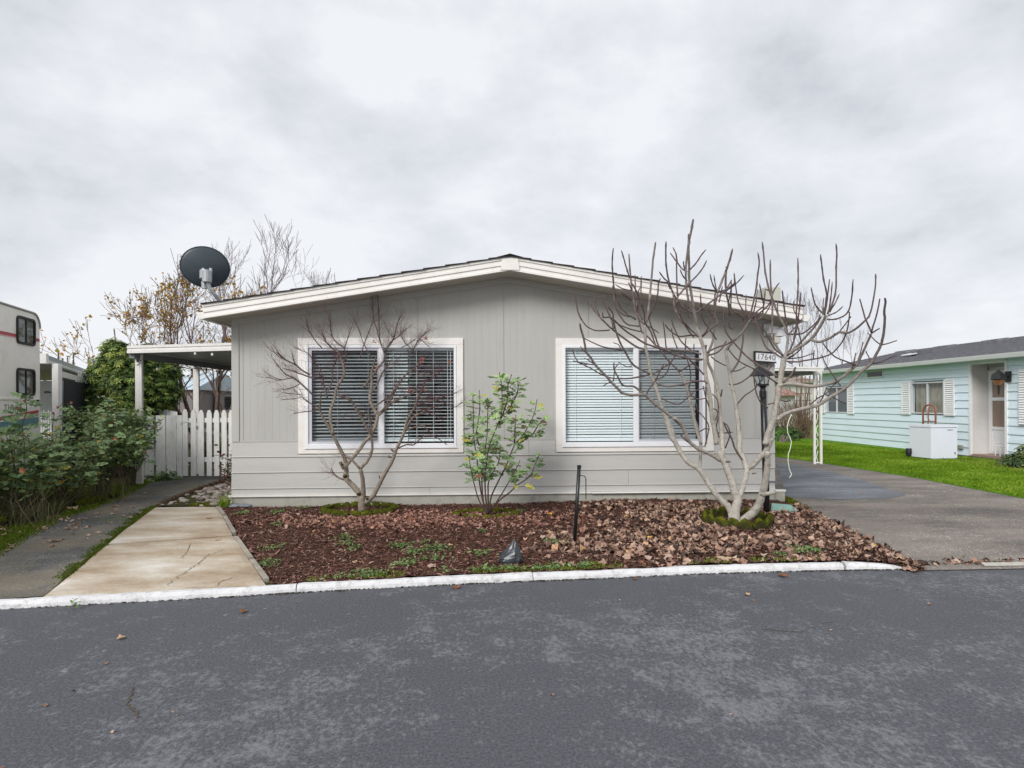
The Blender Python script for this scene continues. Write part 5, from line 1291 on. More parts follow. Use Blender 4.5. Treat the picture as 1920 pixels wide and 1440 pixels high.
# bare soil and plants by the aqua wall
ds = [atZ(1795, 862, gz(9)), atZ(1798, 868, gz(9)), atZ(1850, 876, gz(9)), atZ(1960, 898, gz(9)), Vector((XW-.02, 10.3, 0)), Vector((XW-.02, yp1+.8, 0))]
sheet('bare_soil', [(p.x, p.y) for p in ds], .017, M_dirt)

# ------------------------------------------------------------------ lamp post
zL = gz(3.2)
lb = atZ(1438, 969, zL); lp0 = thing('lamp_post', lb, 'black lamp post with four sided lantern between fig tree and house corner', 'lamp post')
zc_ = -(R3.transposed() @ (lb-CAMP)).z
M_blk = paint('black_gloss', (.012, .013, .016), .2, 10, .35, spec=.5)
def L_(px, py): return atD(px, py, zc_)
top = L_(1431, 733); ax = (top-lb)
mb = MB(); mb.tube([lb-Vector((0, 0, .05)), lb+ax*.5, top], .036, 14); mb.build('pole', M_blk, lp0, smooth=True)
mb = MB(); r_ = .001; c0 = L_(1430.5, 736)
mb.lathe((c0.x, c0.y, c0.z-.06), [(.041, 0), (.041, .075), (.030, .095), (.030, .115), (.045, .13), (.030, .145), (.055, .155)], 14); mb.build('collar', M_blk, lp0, smooth=False)
b0 = L_(1429.5, 720); t0_ = L_(1427.5, 703)
mb = MB(); hw0, hw1 = .045, .070
for sx in (-1, 1):
    for sy in (-1, 1): mb.tube([(b0.x+sx*hw0, b0.y+sy*hw0, b0.z), (t0_.x+sx*hw1, t0_.y+sy*hw1, t0_.z)], .0055, 4)
mb.box(b0.x-hw0-.008, b0.x+hw0+.008, b0.y-hw0-.008, b0.y+hw0+.008, b0.z-.022, b0.z+.002); mb.build('lantern_frame', M_blk, lp0)
M_lg = paint('frosted_glass', (.66, .68, .70), .05, 10, .25)
mb = MB(); a_ = .92
for (s1x, s1y, s2x, s2y) in ((-1, -1, 1, -1), (1, -1, 1, 1), (1, 1, -1, 1), (-1, 1, -1, -1)):
    mb.add([(b0.x+s1x*hw0*a_, b0.y+s1y*hw0*a_, b0.z), (b0.x+s2x*hw0*a_, b0.y+s2y*hw0*a_, b0.z), (t0_.x+s2x*hw1*a_, t0_.y+s2y*hw1*a_, t0_.z), (t0_.x+s1x*hw1*a_, t0_.y+s1y*hw1*a_, t0_.z)], [(0, 1, 2, 3)])
mb.build('lantern_glass', M_glass, lp0)
mb = MB(); mb.lathe((b0.x, b0.y, b0.z+.0), [(.012, 0), (.012, .04), (.024, .06), (.022, .085), (.008, .1)], 10); mb.build('bulb', M_lg, lp0)
mb = MB(); ev = L_(1427, 703.5); ap_ = L_(1425, 688); fn_ = L_(1424, 681.5); R_ = .098
cs = [Vector((ev.x+sx*R_, ev.y+sy*R_, ev.z)) for sx, sy in ((-1, -1), (1, -1), (1, 1), (-1, 1))]; cs2 = [Vector((ap_.x+sx*.028, ap_.y+sy*.028, ap_.z)) for sx, sy in ((-1, -1), (1, -1), (1, 1), (-1, 1))]; cs0 = [c-Vector((0, 0, .012)) for c in cs]
mb.add(cs0+cs+cs2, [(3, 2, 1, 0), (8, 9, 10, 11)]+[(i, (i+1) % 4, 4+(i+1) % 4, 4+i) for i in range(4)]+[(4+i, 4+(i+1) % 4, 8+(i+1) % 4, 8+i) for i in range(4)]); mb.lathe(ap_, [(.012, 0), (.014, .012), (.006, .02), (.010, .03), (.002, .042)], 8); mb.build('lantern_roof', M_blk, lp0)
mb = MB(); mb.tube([L_(1439, 903.5), L_(1455, 903.5)], .012, 8); mb.build('ladder_rest', paint('grey_steel', (.12, .13, .16), .1, 10, .4), lp0)

# leaning black stake with two hooks
st0 = G(1076.5, 1020); zs = -(R3.transposed() @ (st0-CAMP)).z
sk_ = thing('garden_stake', st0, 'leaning black tubular stake with thin hook standing in the mulch', 'stake')
mb = MB(); mb.tube([st0-Vector((0, 0, .05)), atD(1086, 873, zs)], .018, 12); mb.build('tube', M_blk, sk_, smooth=True)
mb = MB(); mb.tube([atD(1085.8, 878, zs), atD(1086, 872, zs)], .0195, 12); mb.build('cap', M_blk, sk_)
mb = MB(); mb.tube([atD(1085, 891, zs), atD(1091, 891.5, zs), atD(1096.5, 893, zs+.02), atD(1098.5, 898, zs+.02), atD(1098.7, 936, zs+.02)], .0045, 6); mb.build('hook', M_dark, sk_)
mb = MB(); b_ = G(1093, 1006); zz = -(R3.transposed() @ (b_-CAMP)).z; mb.tube([b_, atD(1092.5, 966, zz), atD(1090.5, 963, zz)], .0045, 6); tag(mb.build('thin_rod', M_rust), 'thin rusty rod sticking up just right of the black stake', 'rod')
# dropped black bag
bg = G(957, 1062); mb = MB(); V = []; NU, NV = 14, 10
for i in range(NU):
    for j in range(NV+1):
        t = 2*pi*i/NU; v = j/NV; r = (.085*(1-v)**.35*(1+.35*sin(v*5)))*(1+.28*mnoise.noise(Vector((cos(t)*2.2, sin(t)*2.2, v*4)))); r = max(r, .012)
        V.append(bg+Vector((cos(t)*r*1.0+.035*v, sin(t)*r*.8-.02*v+.09, -.01+v*.21+.02*mnoise.noise(Vector((cos(t)*3, sin(t)*3, v*3+5))))))
Fc = [(i*(NV+1)+j, ((i+1) % NU)*(NV+1)+j, ((i+1) % NU)*(NV+1)+j+1, i*(NV+1)+j+1) for i in range(NU) for j in range(NV)]
mb.add(V, Fc); mb.add([V[i*(NV+1)+NV] for i in range(NU)], [tuple(range(NU))])
tag(mb.build('plastic_bag', paint('black_plastic', (.035, .042, .050), .3, 20, .32, .6, 30, spec=.6)), 'crumpled black plastic bag dropped on the mulch near the kerb', 'bag')
# green utility lid
q = [G(1446, 957.5, .05), G(1494, 957.5, .05), G(1482, 948.5, .05), G(1447, 945.5, .05)]
ul = MB(); ul.prism([(p.x, p.y, gz(p.x, p.y)+.02) for p in q], (0, 0, .045)); tag(ul.build('utility_lid', paint('green_lid', (.22, .42, .36), .1, 8, .6, dirt=(.15, .14, .08), dirt_amt=.3)), 'flat pale green utility box lid at the right corner of the house', 'lid')
# white cord hanging from the fig
hc = MB(); cz = 6.3
hc.tube([atD(px, py, cz) for px, py in ((1484, 777), (1479, 788), (1476, 800), (1477, 812), (1481, 820), (1484, 828), (1482, 840), (1478, 852), (1477.5, 864), (1480, 880), (1484.5, 890), (1482, 893), (1480, 896))], .0042, 6)
tag(hc.build('hanging_cord', paint('pale_cord', (.72, .80, .62), .05, 10, .6), smooth=True), 'pale green cord hanging loose from the right branch of the fig tree', 'cord')

# ------------------------------------------------------------------ motorhome on the left
M_rv = paint('motorhome_cream', (.86, .83, .77), .05, 1.2, .45, dirt=(.42, .38, .30), dirt_amt=.3)
M_red = paint('red_stripe', (.42, .04, .06), .05, 5, .4)
M_pink = paint('pink_stripe', (.62, .36, .36), .05, 5, .4)
M_teal = paint('teal_band', (.10, .24, .27), .1, 3, .4)
M_rub = paint('black_rubber', (.02, .02, .022), .1, 10, .6)
m, nt, bs = new_mat('tinted_glass'); bs.inputs['Base Color'].default_value = (.035, .045, .04, 1); bs.inputs['Roughness'].default_value = .05; bs.inputs['Specular IOR Level'].default_value = .9
link(nt, ramp_node(nt, noise_node(nt, 7, 6, .7), [(.4, (.01, .012, .01)), (.6, (.05, .075, .045)), (.75, (.22, .24, .22))]), bs.inputs['Base Color']); M_tg = m
rc0 = atD(75, 755, 9.46); rn0 = atD(0, 755, 8.30)
rdir = (rn0-rc0); rdir.z = 0; rdir.normalize(); rnor = Vector((-rdir.y, rdir.x, 0))
if rnor.x < 0: rnor = -rnor                                 # points out of the visible side
rv = thing('motorhome', (rc0.x, rc0.y, gz(-5)), 'cream motorhome with red stripe and two tinted windows parked at the left', 'motorhome')
def RV(u, w, z): return Vector((rc0.x, rc0.y, 0))+rdir*u+rnor*w+Vector((0, 0, z))
def rvpix(px, py):
    """point of the side face seen at a photo pixel, as (u, z)"""
    d = ray(px, py); n = rnor; t = (Vector((rc0.x, rc0.y, HC))-CAMP).dot(n)/d.dot(n); p = CAMP+d*t; return ((p-Vector((rc0.x, rc0.y, p.z))).dot(rdir), p.z)
_, ztop = rvpix(66, 588); _, zfl = rvpix(2, 886)
RVL, RVW = 7.2, 2.3
def rr_prof(u0, u1, z0, z1, r, n=6):
    pts = []
    for (cu_, cz_, a0) in ((u0+r, z1-r, pi/2), (u1-r, z1-r, 0)):
        pts += [(cu_+r*cos(a0+ (pi/2)*(1-k/n) if cu_ < (u0+u1)/2 else a0+(pi/2)*(1-k/n)), cz_+r*sin(a0+(pi/2)*(1-k/n))) for k in range(n+1)]
    return [(u0, z0)]+pts+[(u1, z0)]
# side silhouette runs nose up over the roof with a rounded rear corner
prof = [(0, .55)]+[(.22-.22*cos(pi/2*k/6), ztop-.22+.22*sin(pi/2*k/6)) for k in range(7)]+[(RVL, ztop+.02), (RVL, .45)]
mb = MB(); mb.prism([RV(u, 0, z) for u, z in prof], -rnor*RVW); body = mb.build('body', M_rv, rv)
mb = MB(); mb.tube([RV(u, .004, z) for u, z in prof[1:-1]], .018, 6); mb.build('roof_trim', paint('trim_grey', (.35, .35, .33), .05, 4, .4), rv)
mb = MB(); u0, z_ = rvpix(73, 749); u1, z2_ = rvpix(0, 754); mb.obox(RV(.02, .0, z_-.01), rdir*(RVL-.1), rnor*.012, (0, 0, .025)); mb.build('side_moulding', M_rv, rv)
def rstripe(pa, pb, w, m_, name, out_=.003):
    ua, za = rvpix(*pa); ub, zb2 = rvpix(*pb); k = (zb2-za)/(ub-ua); L_e = RVL-.3
    a = RV(ua, 0, za-w/2); b = RV(L_e, 0, za+k*(L_e-ua)-w/2); mb = MB(); mb.prism([a, b, b+Vector((0, 0, w)), a+Vector((0, 0, w))], rnor*out_); mb.build(name, m_, rv)
rstripe((74, 638), (0, 623), .045, M_red, 'stripe'); rstripe((74, 640.5), (0, 627.5), .02, M_pink, 'stripe')
rstripe((72, 771.5), (0, 785), .05, M_red, 'stripe'); rstripe((72, 778), (0, 795), .02, M_pink, 'stripe')
rstripe((72, 791), (0, 802), .16, M_teal, 'teal_band')
def rwin(pts4, split=True):
    (ua, za), (ub, zb2) = rvpix(*pts4[0]), rvpix(*pts4[1]); u0_, u1_ = sorted((ua, ub)); z0_, z1_ = sorted((za, zb2)); r = .07
    def ring(u0, u1, z0, z1, r): 
        P = []
        for cu_, cz_, a0 in ((u1-r, z1-r, 0), (u0+r, z1-r, pi/2), (u0+r, z0+r, pi), (u1-r, z0+r, 1.5*pi)):
            P += [(cu_+r*cos(a0+pi/2*k/4), cz_+r*sin(a0+pi/2*k/4)) for k in range(5)]
        return P
    O, I = ring(u0_, u1_, z0_, z1_, r), ring(u0_+.035, u1_-.035, z0_+.035, z1_-.035, r*.6); n = len(O); mb = MB()
    vs = [RV(u, .0, z) for u, z in O]+[RV(u, .02, z) for u, z in O]+[RV(u, .02, z) for u, z in I]+[RV(u, .005, z) for u, z in I]
    mb.add(vs, [(k*n+i, k*n+(i+1) % n, (k+1)*n+(i+1) % n, (k+1)*n+i) for k in range(3) for i in range(n)]); w = mb.build('window', M_rub, rv)
    mb = MB(); mb.add([RV(u, .006, z) for u, z in I], [tuple(range(n))]); mb.build('pane', M_tg, w)
    if split: um = (u0_+u1_)/2; mb = MB(); mb.obox(RV(um-.012, .007, z0_+.035), rdir*.024, rnor*.008, (0, 0, z1_-z0_-.07)); mb.build('window_bar', M_rub, w)
rwin(((30, 590), (65, 650))); rwin(((30, 689), (64.5, 742)))
u_a, z_a = rvpix(4, 781)
M_let = paint('grey_letter', (.20, .17, .16), .1, 5, .5)
ang = math.atan2(-rdir.y, -rdir.x)
ul_, zl_ = rvpix(7.5, 776.5); ur_, _ = rvpix(35, 774)
ue_, zt2_ = rvpix(43, 757.5); hh_ = (zt2_-zl_)/.70; wd_ = abs(ue_-ul_)
text('TIOGA', hh_, RV(ul_, .004, zl_), (pi/2, 0, ang), M_let, rv, 'lettering', sx=wd_/(hh_*3.9), offset=-.002, space=1.3)
mb = MB(); mb.obox(RV(.1, -.15, .28), rdir*(RVL-.4), -rnor*(RVW-.3), (0, 0, .3)); mb.build('chassis', M_rub, rv)
for u in (2.2, 5.9):
    w = MB(); c_ = RV(u, -.25, .36); w.tube([c_, c_+rnor*.22], .36, 22); wh = w.build('wheel', M_rub, rv); w = MB(); w.tube([c_+rnor*.2, c_+rnor*.235], .2, 16); w.build('rim', M_white, wh)
mb = MB(); mb.obox(RV(.06, .002, .62), rdir*.08, rnor*.02, (0, 0, .1)); mb.build('side_marker', M_red, rv)
mb = MB(); u_, z_ = rvpix(69.5, 753); mb.obox(RV(u_-.03, .002, z_), rdir*.06, rnor*.02, (0, 0, .03)); mb.build('side_marker', M_dark, rv)

# ------------------------------------------------------------------ neighbour's carport
nc = thing('neighbour_carport', (-7.6, 10.3, gz(-5)), 'white neighbour carport with black shade screen between motorhome and green shrub', 'carport')
ZC1, ZC2 = 10.25, 13.0
M_cp = paint('carport_white', (.78, .765, .745), .04, 3, .5)
p1t, p1b = atD(103, 682, ZC1), atD(103, 904, ZC1); p2t = atD(151.5, 698, ZC2)
wv = .055
mb = MB(); mb.bbox(p1t.x-wv, p1t.x+wv, p1t.y, p1t.y+.1, -.02, p1t.z, .006); mb.build('post', M_cp, nc)
mb = MB(); mb.bbox(p2t.x-wv*.8, p2t.x+wv*.5, p2t.y, p2t.y+.1, -.02, p2t.z, .006); mb.build('post', M_cp, nc)
p3 = p1t+(p2t-p1t)*2
dirc = (p2t-p1t); dirc.z = 0; dirc.normalize(); zt = p1t.z
mb = MB(); a = Vector((p1t.x-.12, p1t.y-.05, zt)); mb.obox(a, dirc*9, Vector((-dirc.y, dirc.x, 0))*.06, (0, 0, .16)); mb.build('side_beam', paint('carport_gutter', (.36, .40, .42), .05, 3, .5), nc)
mb = MB(); mb.obox(a+Vector((.03, -.03, .0)), Vector((-4, -.3, 0)), (0, .06, 0), (0, 0, .17)); mb.build('fascia', M_cp, nc)
mb = MB(); mb.prism([a+Vector((0, .04, .02)), a+Vector((-4, -.2, .02)), a+Vector((-4, -.2, .02))+dirc*9, a+dirc*9+Vector((0, 0, .02))], (0, 0, .05)); mb.build('roof_panel', M_cp, nc)
mb = MB(); mb.obox(Vector((p1t.x+.02, p1t.y+.12, zt-.22)), dirc*5, Vector((-dirc.y, dirc.x, 0))*.05, (0, 0, .10)); mb.build('inner_beam', M_cp, nc)
mb = MB(); q0 = Vector((p1t.x+.05, p1t.y+.15, 0)); mb.obox(q0+Vector((0, 0, .25)), dirc*4.6, Vector((-dirc.y, dirc.x, 0))*.01, (0, 0, zt-.5)); mb.build('shade_screen', paint('black_shade_cloth', (.022, .024, .03), .15, 4, .9, .4, 200), nc)
mb = MB(); lz = p2t; lp_ = [atD(146.5+ (3.2*sin(t*pi)), 700+35*t, ZC2-.3) for t in [k/8 for k in range(9)]]+[atD(146.5-2*sin(t*pi), 735-25*t, ZC2-.3) for t in [k/6 for k in range(7)]]; mb.tube(lp_, .012, 5); mb.build('cable_loop', M_white, nc)
# pale cabinet and hanging lamps under it
cbn = MB(); a, b = atD(74, 780, 12.2), atD(96, 714, 12.2); cbn.bbox(a.x-1.2, b.x+.05, a.y, a.y+.7, gz(-5)-.03, b.z, .02); cb_ = cbn.build('metal_cabinet', paint('pale_grey_enamel', (.72, .75, .78), .04, 3, .4)); tag(cb_, 'pale grey cabinet with oval handle under the neighbour carport', 'cabinet')
h_ = atD(90, 735.5, 12.1); mb = MB(); mb.tube([h_+Vector((-.07, 0, 0)), h_+Vector((-.03, -.03, .012)), h_+Vector((.03, -.03, .012)), h_+Vector((.07, 0, 0)), h_+Vector((.03, -.03, -.012)), h_+Vector((-.03, -.03, -.012)), h_+Vector((-.07, 0, 0))], .01, 6); mb.build('handle', M_dark, cb_)
fp2 = thing('picket_fence', atD(85, 800, 11.2), 'small bright white pickets between the motorhome and the carport post', 'fence')
for k in range(5):
    a = atD(76+k*4.4, 771, 11.2); mb = MB(); picket(mb, a.x, a.x+.03, a.y, gz(-5)-.03, a.z+.03*(k % 2), .03); mb.build('picket', M_white, fp2)
mb = MB(); a, b = atD(74, 785, 11.23), atD(97, 785, 11.23); mb.box(a.x, b.x, a.y, a.y+.03, a.z-.03, a.z+.03); mb.build('rail', M_white, fp2)

# ------------------------------------------------------------------ sheds and far buildings
def hut(name, label, px0, px1, pyw, pyr, Yd, depth, wall, roofm, panels=4, cat='shed', slopex=0.0, over=.12, zr_add=.5):
    a, b = atY(px0, pyw, Yd), atY(px1, pyw, Yd); z0 = 0.0; zw = a.z; zr = atY(px0, pyr, Yd+depth*.5).z
    t = thing(name, ((a.x+b.x)/2, Yd, 0), label, cat)
    mb = MB(); mb.box(a.x, b.x, Yd+.02, Yd+depth, z0, zw); mb.build('wall', wall, t)
    n = panels
    for k in range(n):
        x0_ = a.x+(b.x-a.x)*k/n+.012; x1_ = a.x+(b.x-a.x)*(k+1)/n-.012; mb = MB(); mb.box(x0_, x1_, Yd-.01, Yd+.018, z0, zw-.02); mb.build('wall_panel', wall, t)
    mb = MB(); m_ = Yd+depth*.5
    mb.prism([(a.x-over, Yd-over, zw), (a.x-over, m_, zr), (a.x-over, Yd+depth+over, zw)], (b.x-a.x+2*over, 0, 0)); rf_ = mb.build('roof', roofm, t)
    nn = max(3, int((b.x-a.x)/.5))
    for k in range(nn+1):
        x_ = a.x-over+(b.x-a.x+2*over)*k/nn; mb = MB(); mb.prism([(x_-.012, Yd-over-.01, zw+.004), (x_+.012, Yd-over-.01, zw+.004), (x_+.012, m_, zr+.03), (x_-.012, m_, zr+.03)], (0, 0, .02)); mb.build('roof_seam', roofm, rf_)
    return t
M_shed = paint('brown_grey_board', (.25, .22, .22), .08, 3, .7)
M_tin = paint('pale_blue_tin', (.48, .58, .64), .08, 2, .5)
M_pale = paint('pale_wall', (.60, .62, .66), .05, 2, .7)
hut('shed', 'brown grey panelled shed with pale blue metal roof seen under the awning', 312, 362, 731, 700, 19.0, 4.0, M_shed, M_tin)
hut('white_outbuilding', 'pale wall with grey blue metal roof behind the bare trunk under the awning', 378, 470, 742, 700, 26.0, 5.0, M_pale, M_tin, panels=6, cat='outbuilding')
lv = thing('louvred_panel', atY(428, 755, 18.5), 'dark louvred panel seen between the gate and the house wall', 'panel')
a, b = atY(419, 745, 18.5), atY(450, 765, 18.5)
for k in range(8): z = a.z-(a.z-b.z)*k/7; mb = MB(); mb.obox((a.x, 18.5, z), (b.x-a.x, 0, 0), (0, .06, .03), (0, 0, .012)); mb.build('louvre', M_dark, lv)
mb = MB(); mb.box(a.x, b.x, 18.56, 18.62, 0, a.z+.05); mb.build('backing', paint('plum_grey', (.14, .13, .16), .1, 3, .8), lv)
M_pinkr = paint('faded_red_roof', (.33, .19, .16), .2, 6, .9)
hut('far_house', 'distant pale house with faded red roof right of the fig trunk', 1436, 1491, 742, 725, 32.0, 5, M_pale, M_pinkr, panels=3, cat='house', over=.3)
hut('far_grey_house', 'distant house with brown grey roof half hidden by bare brush', 1462, 1530, 718, 705, 42.0, 8, M_wgrey, paint('brown_grey_roof', (.30, .25, .21), .15, 4, .9), panels=4, cat='house', over=.5)
# ------------------------------------------------------------------ bark and leaf materials
def bark(name, thin, thick, spots=True):
    m, nt, bs = new_mat(name); a = nt.nodes.new('ShaderNodeAttribute'); a.attribute_name = 'tint'
    c = mixc(nt, a.outputs['Fac'], thin, thick)
    n = noise_node(nt, 18, 7, .7)
    c = mixc(nt, 1.0, c, ramp_node(nt, n, [(.3, (.62,)*3), (.5, (1.0,)*3), (.7, (1.22,)*3)]), 'MULTIPLY')
    if spots:
        s_ = noise_node(nt, 34, 4, .6, stretch=(1, 1, 2.2)); k = ramp_node(nt, s_, [(.58, (0, 0, 0)), (.66, (.65,)*3)]); c = mixc(nt, k, c, (.13, .11, .09)); g_ = noise_node(nt, 6, 5, .6); c = mixc(nt, ramp_node(nt, g_, [(.55, (0, 0, 0)), (.68, (.35,)*3)]), c, (.20, .21, .13))
    link(nt, c, bs.inputs['Base Color']); bs.inputs['Roughness'].default_value = .85; bs.inputs['Specular IOR Level'].default_value = .2
    bumpn(nt, bs, noise_node(nt, 45, 5, .7, stretch=(1, 1, 1.8)), .012, .9); return m
M_fig = bark('fig_bark', (.115, .078, .078), (.42, .39, .345))
M_map = bark('maple_bark', (.10, .058, .06), (.28, .235, .19))
M_dk = bark('dark_bark', (.17, .125, .14), (.17, .13, .11), False)
M_mos = bark('mossy_bark', (.19, .12, .12), (.20, .17, .095), False)
M_stem = bark('rose_stem', (.12, .15, .06), (.13, .085, .075), False)

def smooth(pts, n=4):
    if len(pts) < 3: return [pts[0]+(pts[1]-pts[0])*k/n for k in range(n+1)]
    P = [pts[0]*2-pts[1]]+pts+[pts[-1]*2-pts[-2]]; out = []
    for i in range(1, len(P)-2):
        a, b, c, d = P[i-1:i+3]
        for k in range(n):
            t = k/n; out.append((b*2+(c-a)*t+(a*2-b*5+c*4-d)*t*t+(b*3-a-c*3+d)*t**3)*.5)
    return out+[pts[-1]]
class Traced:
    """limbs read from the photograph, each given its own distance so that the crown has depth"""
    def __init__(s, z0, spread, seed, zmax=9.9, rmin=.0): s.z0, s.spread, s.rng, s.pts, s.out, s.zmax = z0, spread, random.Random(seed), [], [], zmax
    def add(s, frame, w0, w1, uv, drift=None, part='branch', knob=0.0):
        ox, oy, sc = frame; px = [(ox+u/sc, oy+v/sc) for u, v in uv]
        best = min(s.pts, key=lambda q: (q[0]-px[0][0])**2+(q[1]-px[0][1])**2) if s.pts else (0, 0, s.z0, 99)
        dd = math.hypot(best[0]-px[0][0], best[1]-px[0][1]) if s.pts else 0
        z = best[2]; tot = sum(math.dist(a, b) for a, b in zip(px, px[1:]))
        if drift is None: drift = s.rng.uniform(-1, 1)*s.spread*tot/F*z
        zend = max(s.z0-1.3, min(s.zmax, z+drift)); P, W = [], []; l = 0
        for i, p in enumerate(px):
            if i: l += math.dist(px[i-1], p)
            t = l/tot; zz = z+(zend-z)*t; P.append(atD(p[0], p[1], zz)); W.append(w0+(w1-w0)*t); s.pts.append((p[0], p[1], zz, W[-1]))
            if i:
                for k in (1, 2, 3): a = px[i-1]; q = k/4; s.pts.append((a[0]+(p[0]-a[0])*q, a[1]+(p[1]-a[1])*q, zz, W[-1]))
        n = 4; SP = smooth([Vector(p) for p in P], n); R = []
        for i in range(len(SP)):
            t = i/(len(SP)-1); w = W[0]+(W[-1]-W[0])*t; R.append(w/2*zend/F if False else w/2*(z+(zend-z)*t)/F)
        if knob:
            R = [r*(1+knob*(s.rng.random() if i % 3 == 0 else 0)) for i, r in enumerate(R)]
            R[-1] *= .55
        for i in range(1, len(SP)-1):
            j = R[i]*.07; SP[i] = SP[i]+Vector((s.rng.gauss(0, j), s.rng.gauss(0, j), s.rng.gauss(0, j)))
        s.out.append((SP, R, part)); return SP, R
Z1, Z2, Z3, Z4, Z6 = (1060, 400, 6), (1360, 400, 6), (1060, 600, 6), (1360, 600, 6), (1240, 780, 6)
figp = G(1380, 988); zf0 = -(R3.transposed() @ (figp-CAMP)).z
T = Traced(zf0, .55, 5, 7.55)
A_ = T.add
# trunks
A_(Z6, 19, 11, [(830, 1270), (832, 1180), (838, 1060), (850, 930), (795, 750), (740, 590), (690, 490), (640, 400)], .25, 'limb')
A_(Z6, 17, 10, [(860, 1260), (960, 1150), (1060, 1060), (1120, 930), (1155, 800), (1185, 640), (1198, 520), (1195, 405)], -.35, 'limb')
A_(Z6, 12, 8, [(800, 1140), (760, 1030), (690, 960), (610, 870), (540, 770), (470, 660), (410, 580), (330, 540), (260, 470), (200, 380), (150, 290), (110, 230), (70, 90), (40, -10)], .3, 'limb')
A_(Z6, 11, 8.5, [(858, 940), (905, 830), (940, 710), (962, 600), (915, 460), (880, 380), (880, 250), (868, 130), (860, 0)], .5, 'limb')
A_(Z6, 9, 11, [(975, 590), (1040, 545), (1110, 465), (1180, 395), (1215, 300), (1232, 250)], -.15, 'limb')
A_(Z6, 9, 8, [(700, 500), (690, 380), (685, 230), (665, 60)], .35, 'limb')
A_(Z6, 6, 5.5, [(428, 590), (440, 500), (440, 400), (445, 330), (425, 230), (395, 100), (340, -10)], .35, 'limb')
A_(Z6, 7, 6.5, [(665, 500), (610, 465), (520, 415), (420, 370), (310, 280), (265, 170), (205, 65), (130, 20)], -.3, 'limb')
A_(Z6, 4, 3, [(950, 560), (880, 450), (830, 370), (790, 250), (740, 160), (700, 70)], -.2)
# upper limbs
A_(Z3, 7, 5.5, [(1240, 1400), (1190, 1200), (1120, 1080), (1080, 960), (1040, 830), (1000, 700), (960, 620), (945, 500), (925, 390), (905, 330), (900, 180), (890, 60)], .2, 'limb')
A_(Z3, 6.5, 3.5, [(1380, 1360), (1340, 1240), (1270, 1150), (1160, 1060), (1040, 970), (960, 900), (890, 840), (790, 845), (650, 825), (590, 770), (510, 690), (440, 610), (350, 520), (290, 430), (235, 360), (220, 280), (205, 200), (180, 120), (163, 40)], -.55, 'limb')
A_(Z3, 4.5, 2.5, [(885, 840), (830, 790), (760, 745), (650, 735), (590, 640), (550, 560), (545, 480)], -.1)
A_(Z3, 9, 6, [(1700, 1400), (1680, 1250), (1650, 1100), (1630, 900), (1600, 730), (1575, 600), (1570, 450), (1565, 350), (1520, 200), (1490, 100), (1465, 0), (1450, -100)], -.1, 'limb')
A_(Z3, 8, 4, [(1760, 1400), (1755, 1200), (1740, 1050), (1730, 900), (1700, 740), (1660, 600), (1610, 490), (1600, 400), (1660, 230), (1675, 60)], .2, 'limb')
A_(Z4, 8, 5.5, [(150, 1430), (150, 1250), (130, 1050), (110, 900), (70, 720), (50, 600), (25, 480), (5, 340)], .2, 'limb')
A_(Z4, 12, 10, [(452, 1400), (480, 1300), (530, 1150), (570, 950), (600, 780), (620, 650), (645, 520), (660, 430)], -.1, 'limb')
A_(Z3, 6, 5.5, [(1530, 1400), (1480, 1250), (1440, 1080), (1400, 900), (1370, 770), (1330, 660), (1290, 590)], .1, 'limb')
# right arms
A_(Z4, 7.5, 4, [(600, 740), (700, 715), (830, 725), (950, 745), (1080, 735), (1220, 700), (1320, 640), (1400, 570), (1480, 500), (1530, 400), (1580, 290), (1640, 160)], -.5, 'limb')
A_(Z4, 7.5, 3.5, [(580, 1120), (660, 1065), (800, 1015), (950, 980), (1060, 950), (1180, 870), (1330, 780), (1450, 670), (1540, 570), (1640, 490), (1700, 380), (1750, 280), (1780, 150), (1795, 0), (1787, -100), (1803, -200), (1795, -245)], -.9, 'limb')
A_(Z2, 3.2, 2.4, [(1640, 1350), (1665, 1260), (1695, 1170), (1720, 1060), (1738, 960)], -.1)
A_(Z2, 3.2, 2.4, [(1640, 1330), (1600, 1240), (1570, 1170), (1540, 1060), (1512, 965)], .2)
A_(Z2, 3, 2.2, [(1645, 1350), (1690, 1320), (1735, 1295)], -.1)
A_(Z4, 3.2, 2, [(1640, 490), (1740, 475), (1830, 435), (1920, 400)]); A_(Z4, 2.6, 1.8, [(1750, 280), (1680, 225), (1600, 145)]); A_(Z4, 2.8, 2, [(1750, 280), (1830, 265), (1930, 230)])
A_(Z4, 3, 2.2, [(1470, 510), (1340, 460), (1230, 410), (1150, 330), (1090, 250)]); A_(Z4, 2.6, 2, [(1430, 540), (1450, 450), (1468, 370)]); A_(Z4, 2.6, 2, [(1480, 490), (1520, 370), (1550, 245)])
A_(Z4, 2.8, 2, [(1300, 745), (1220, 630), (1130, 500), (1085, 390)]); A_(Z4, 2.8, 2.2, [(960, 950), (1040, 880), (1130, 830), (1210, 740), (1285, 680)]); A_(Z4, 2.6, 2.2, [(1050, 950), (1100, 860), (1140, 760)])
A_(Z4, 2.6, 2, [(1640, 500), (1620, 430), (1580, 350)]); A_(Z4, 2.6, 1.8, [(1130, 840), (1230, 880), (1345, 940)])
A_(Z4, 4, 2.4, [(590, 890), (640, 905), (690, 915), (735, 900)]); A_(Z4, 4.5, 3.5, [(650, 700), (720, 640), (760, 590), (790, 530)]); A_(Z4, 3, 2, [(740, 650), (780, 632), (830, 632)])
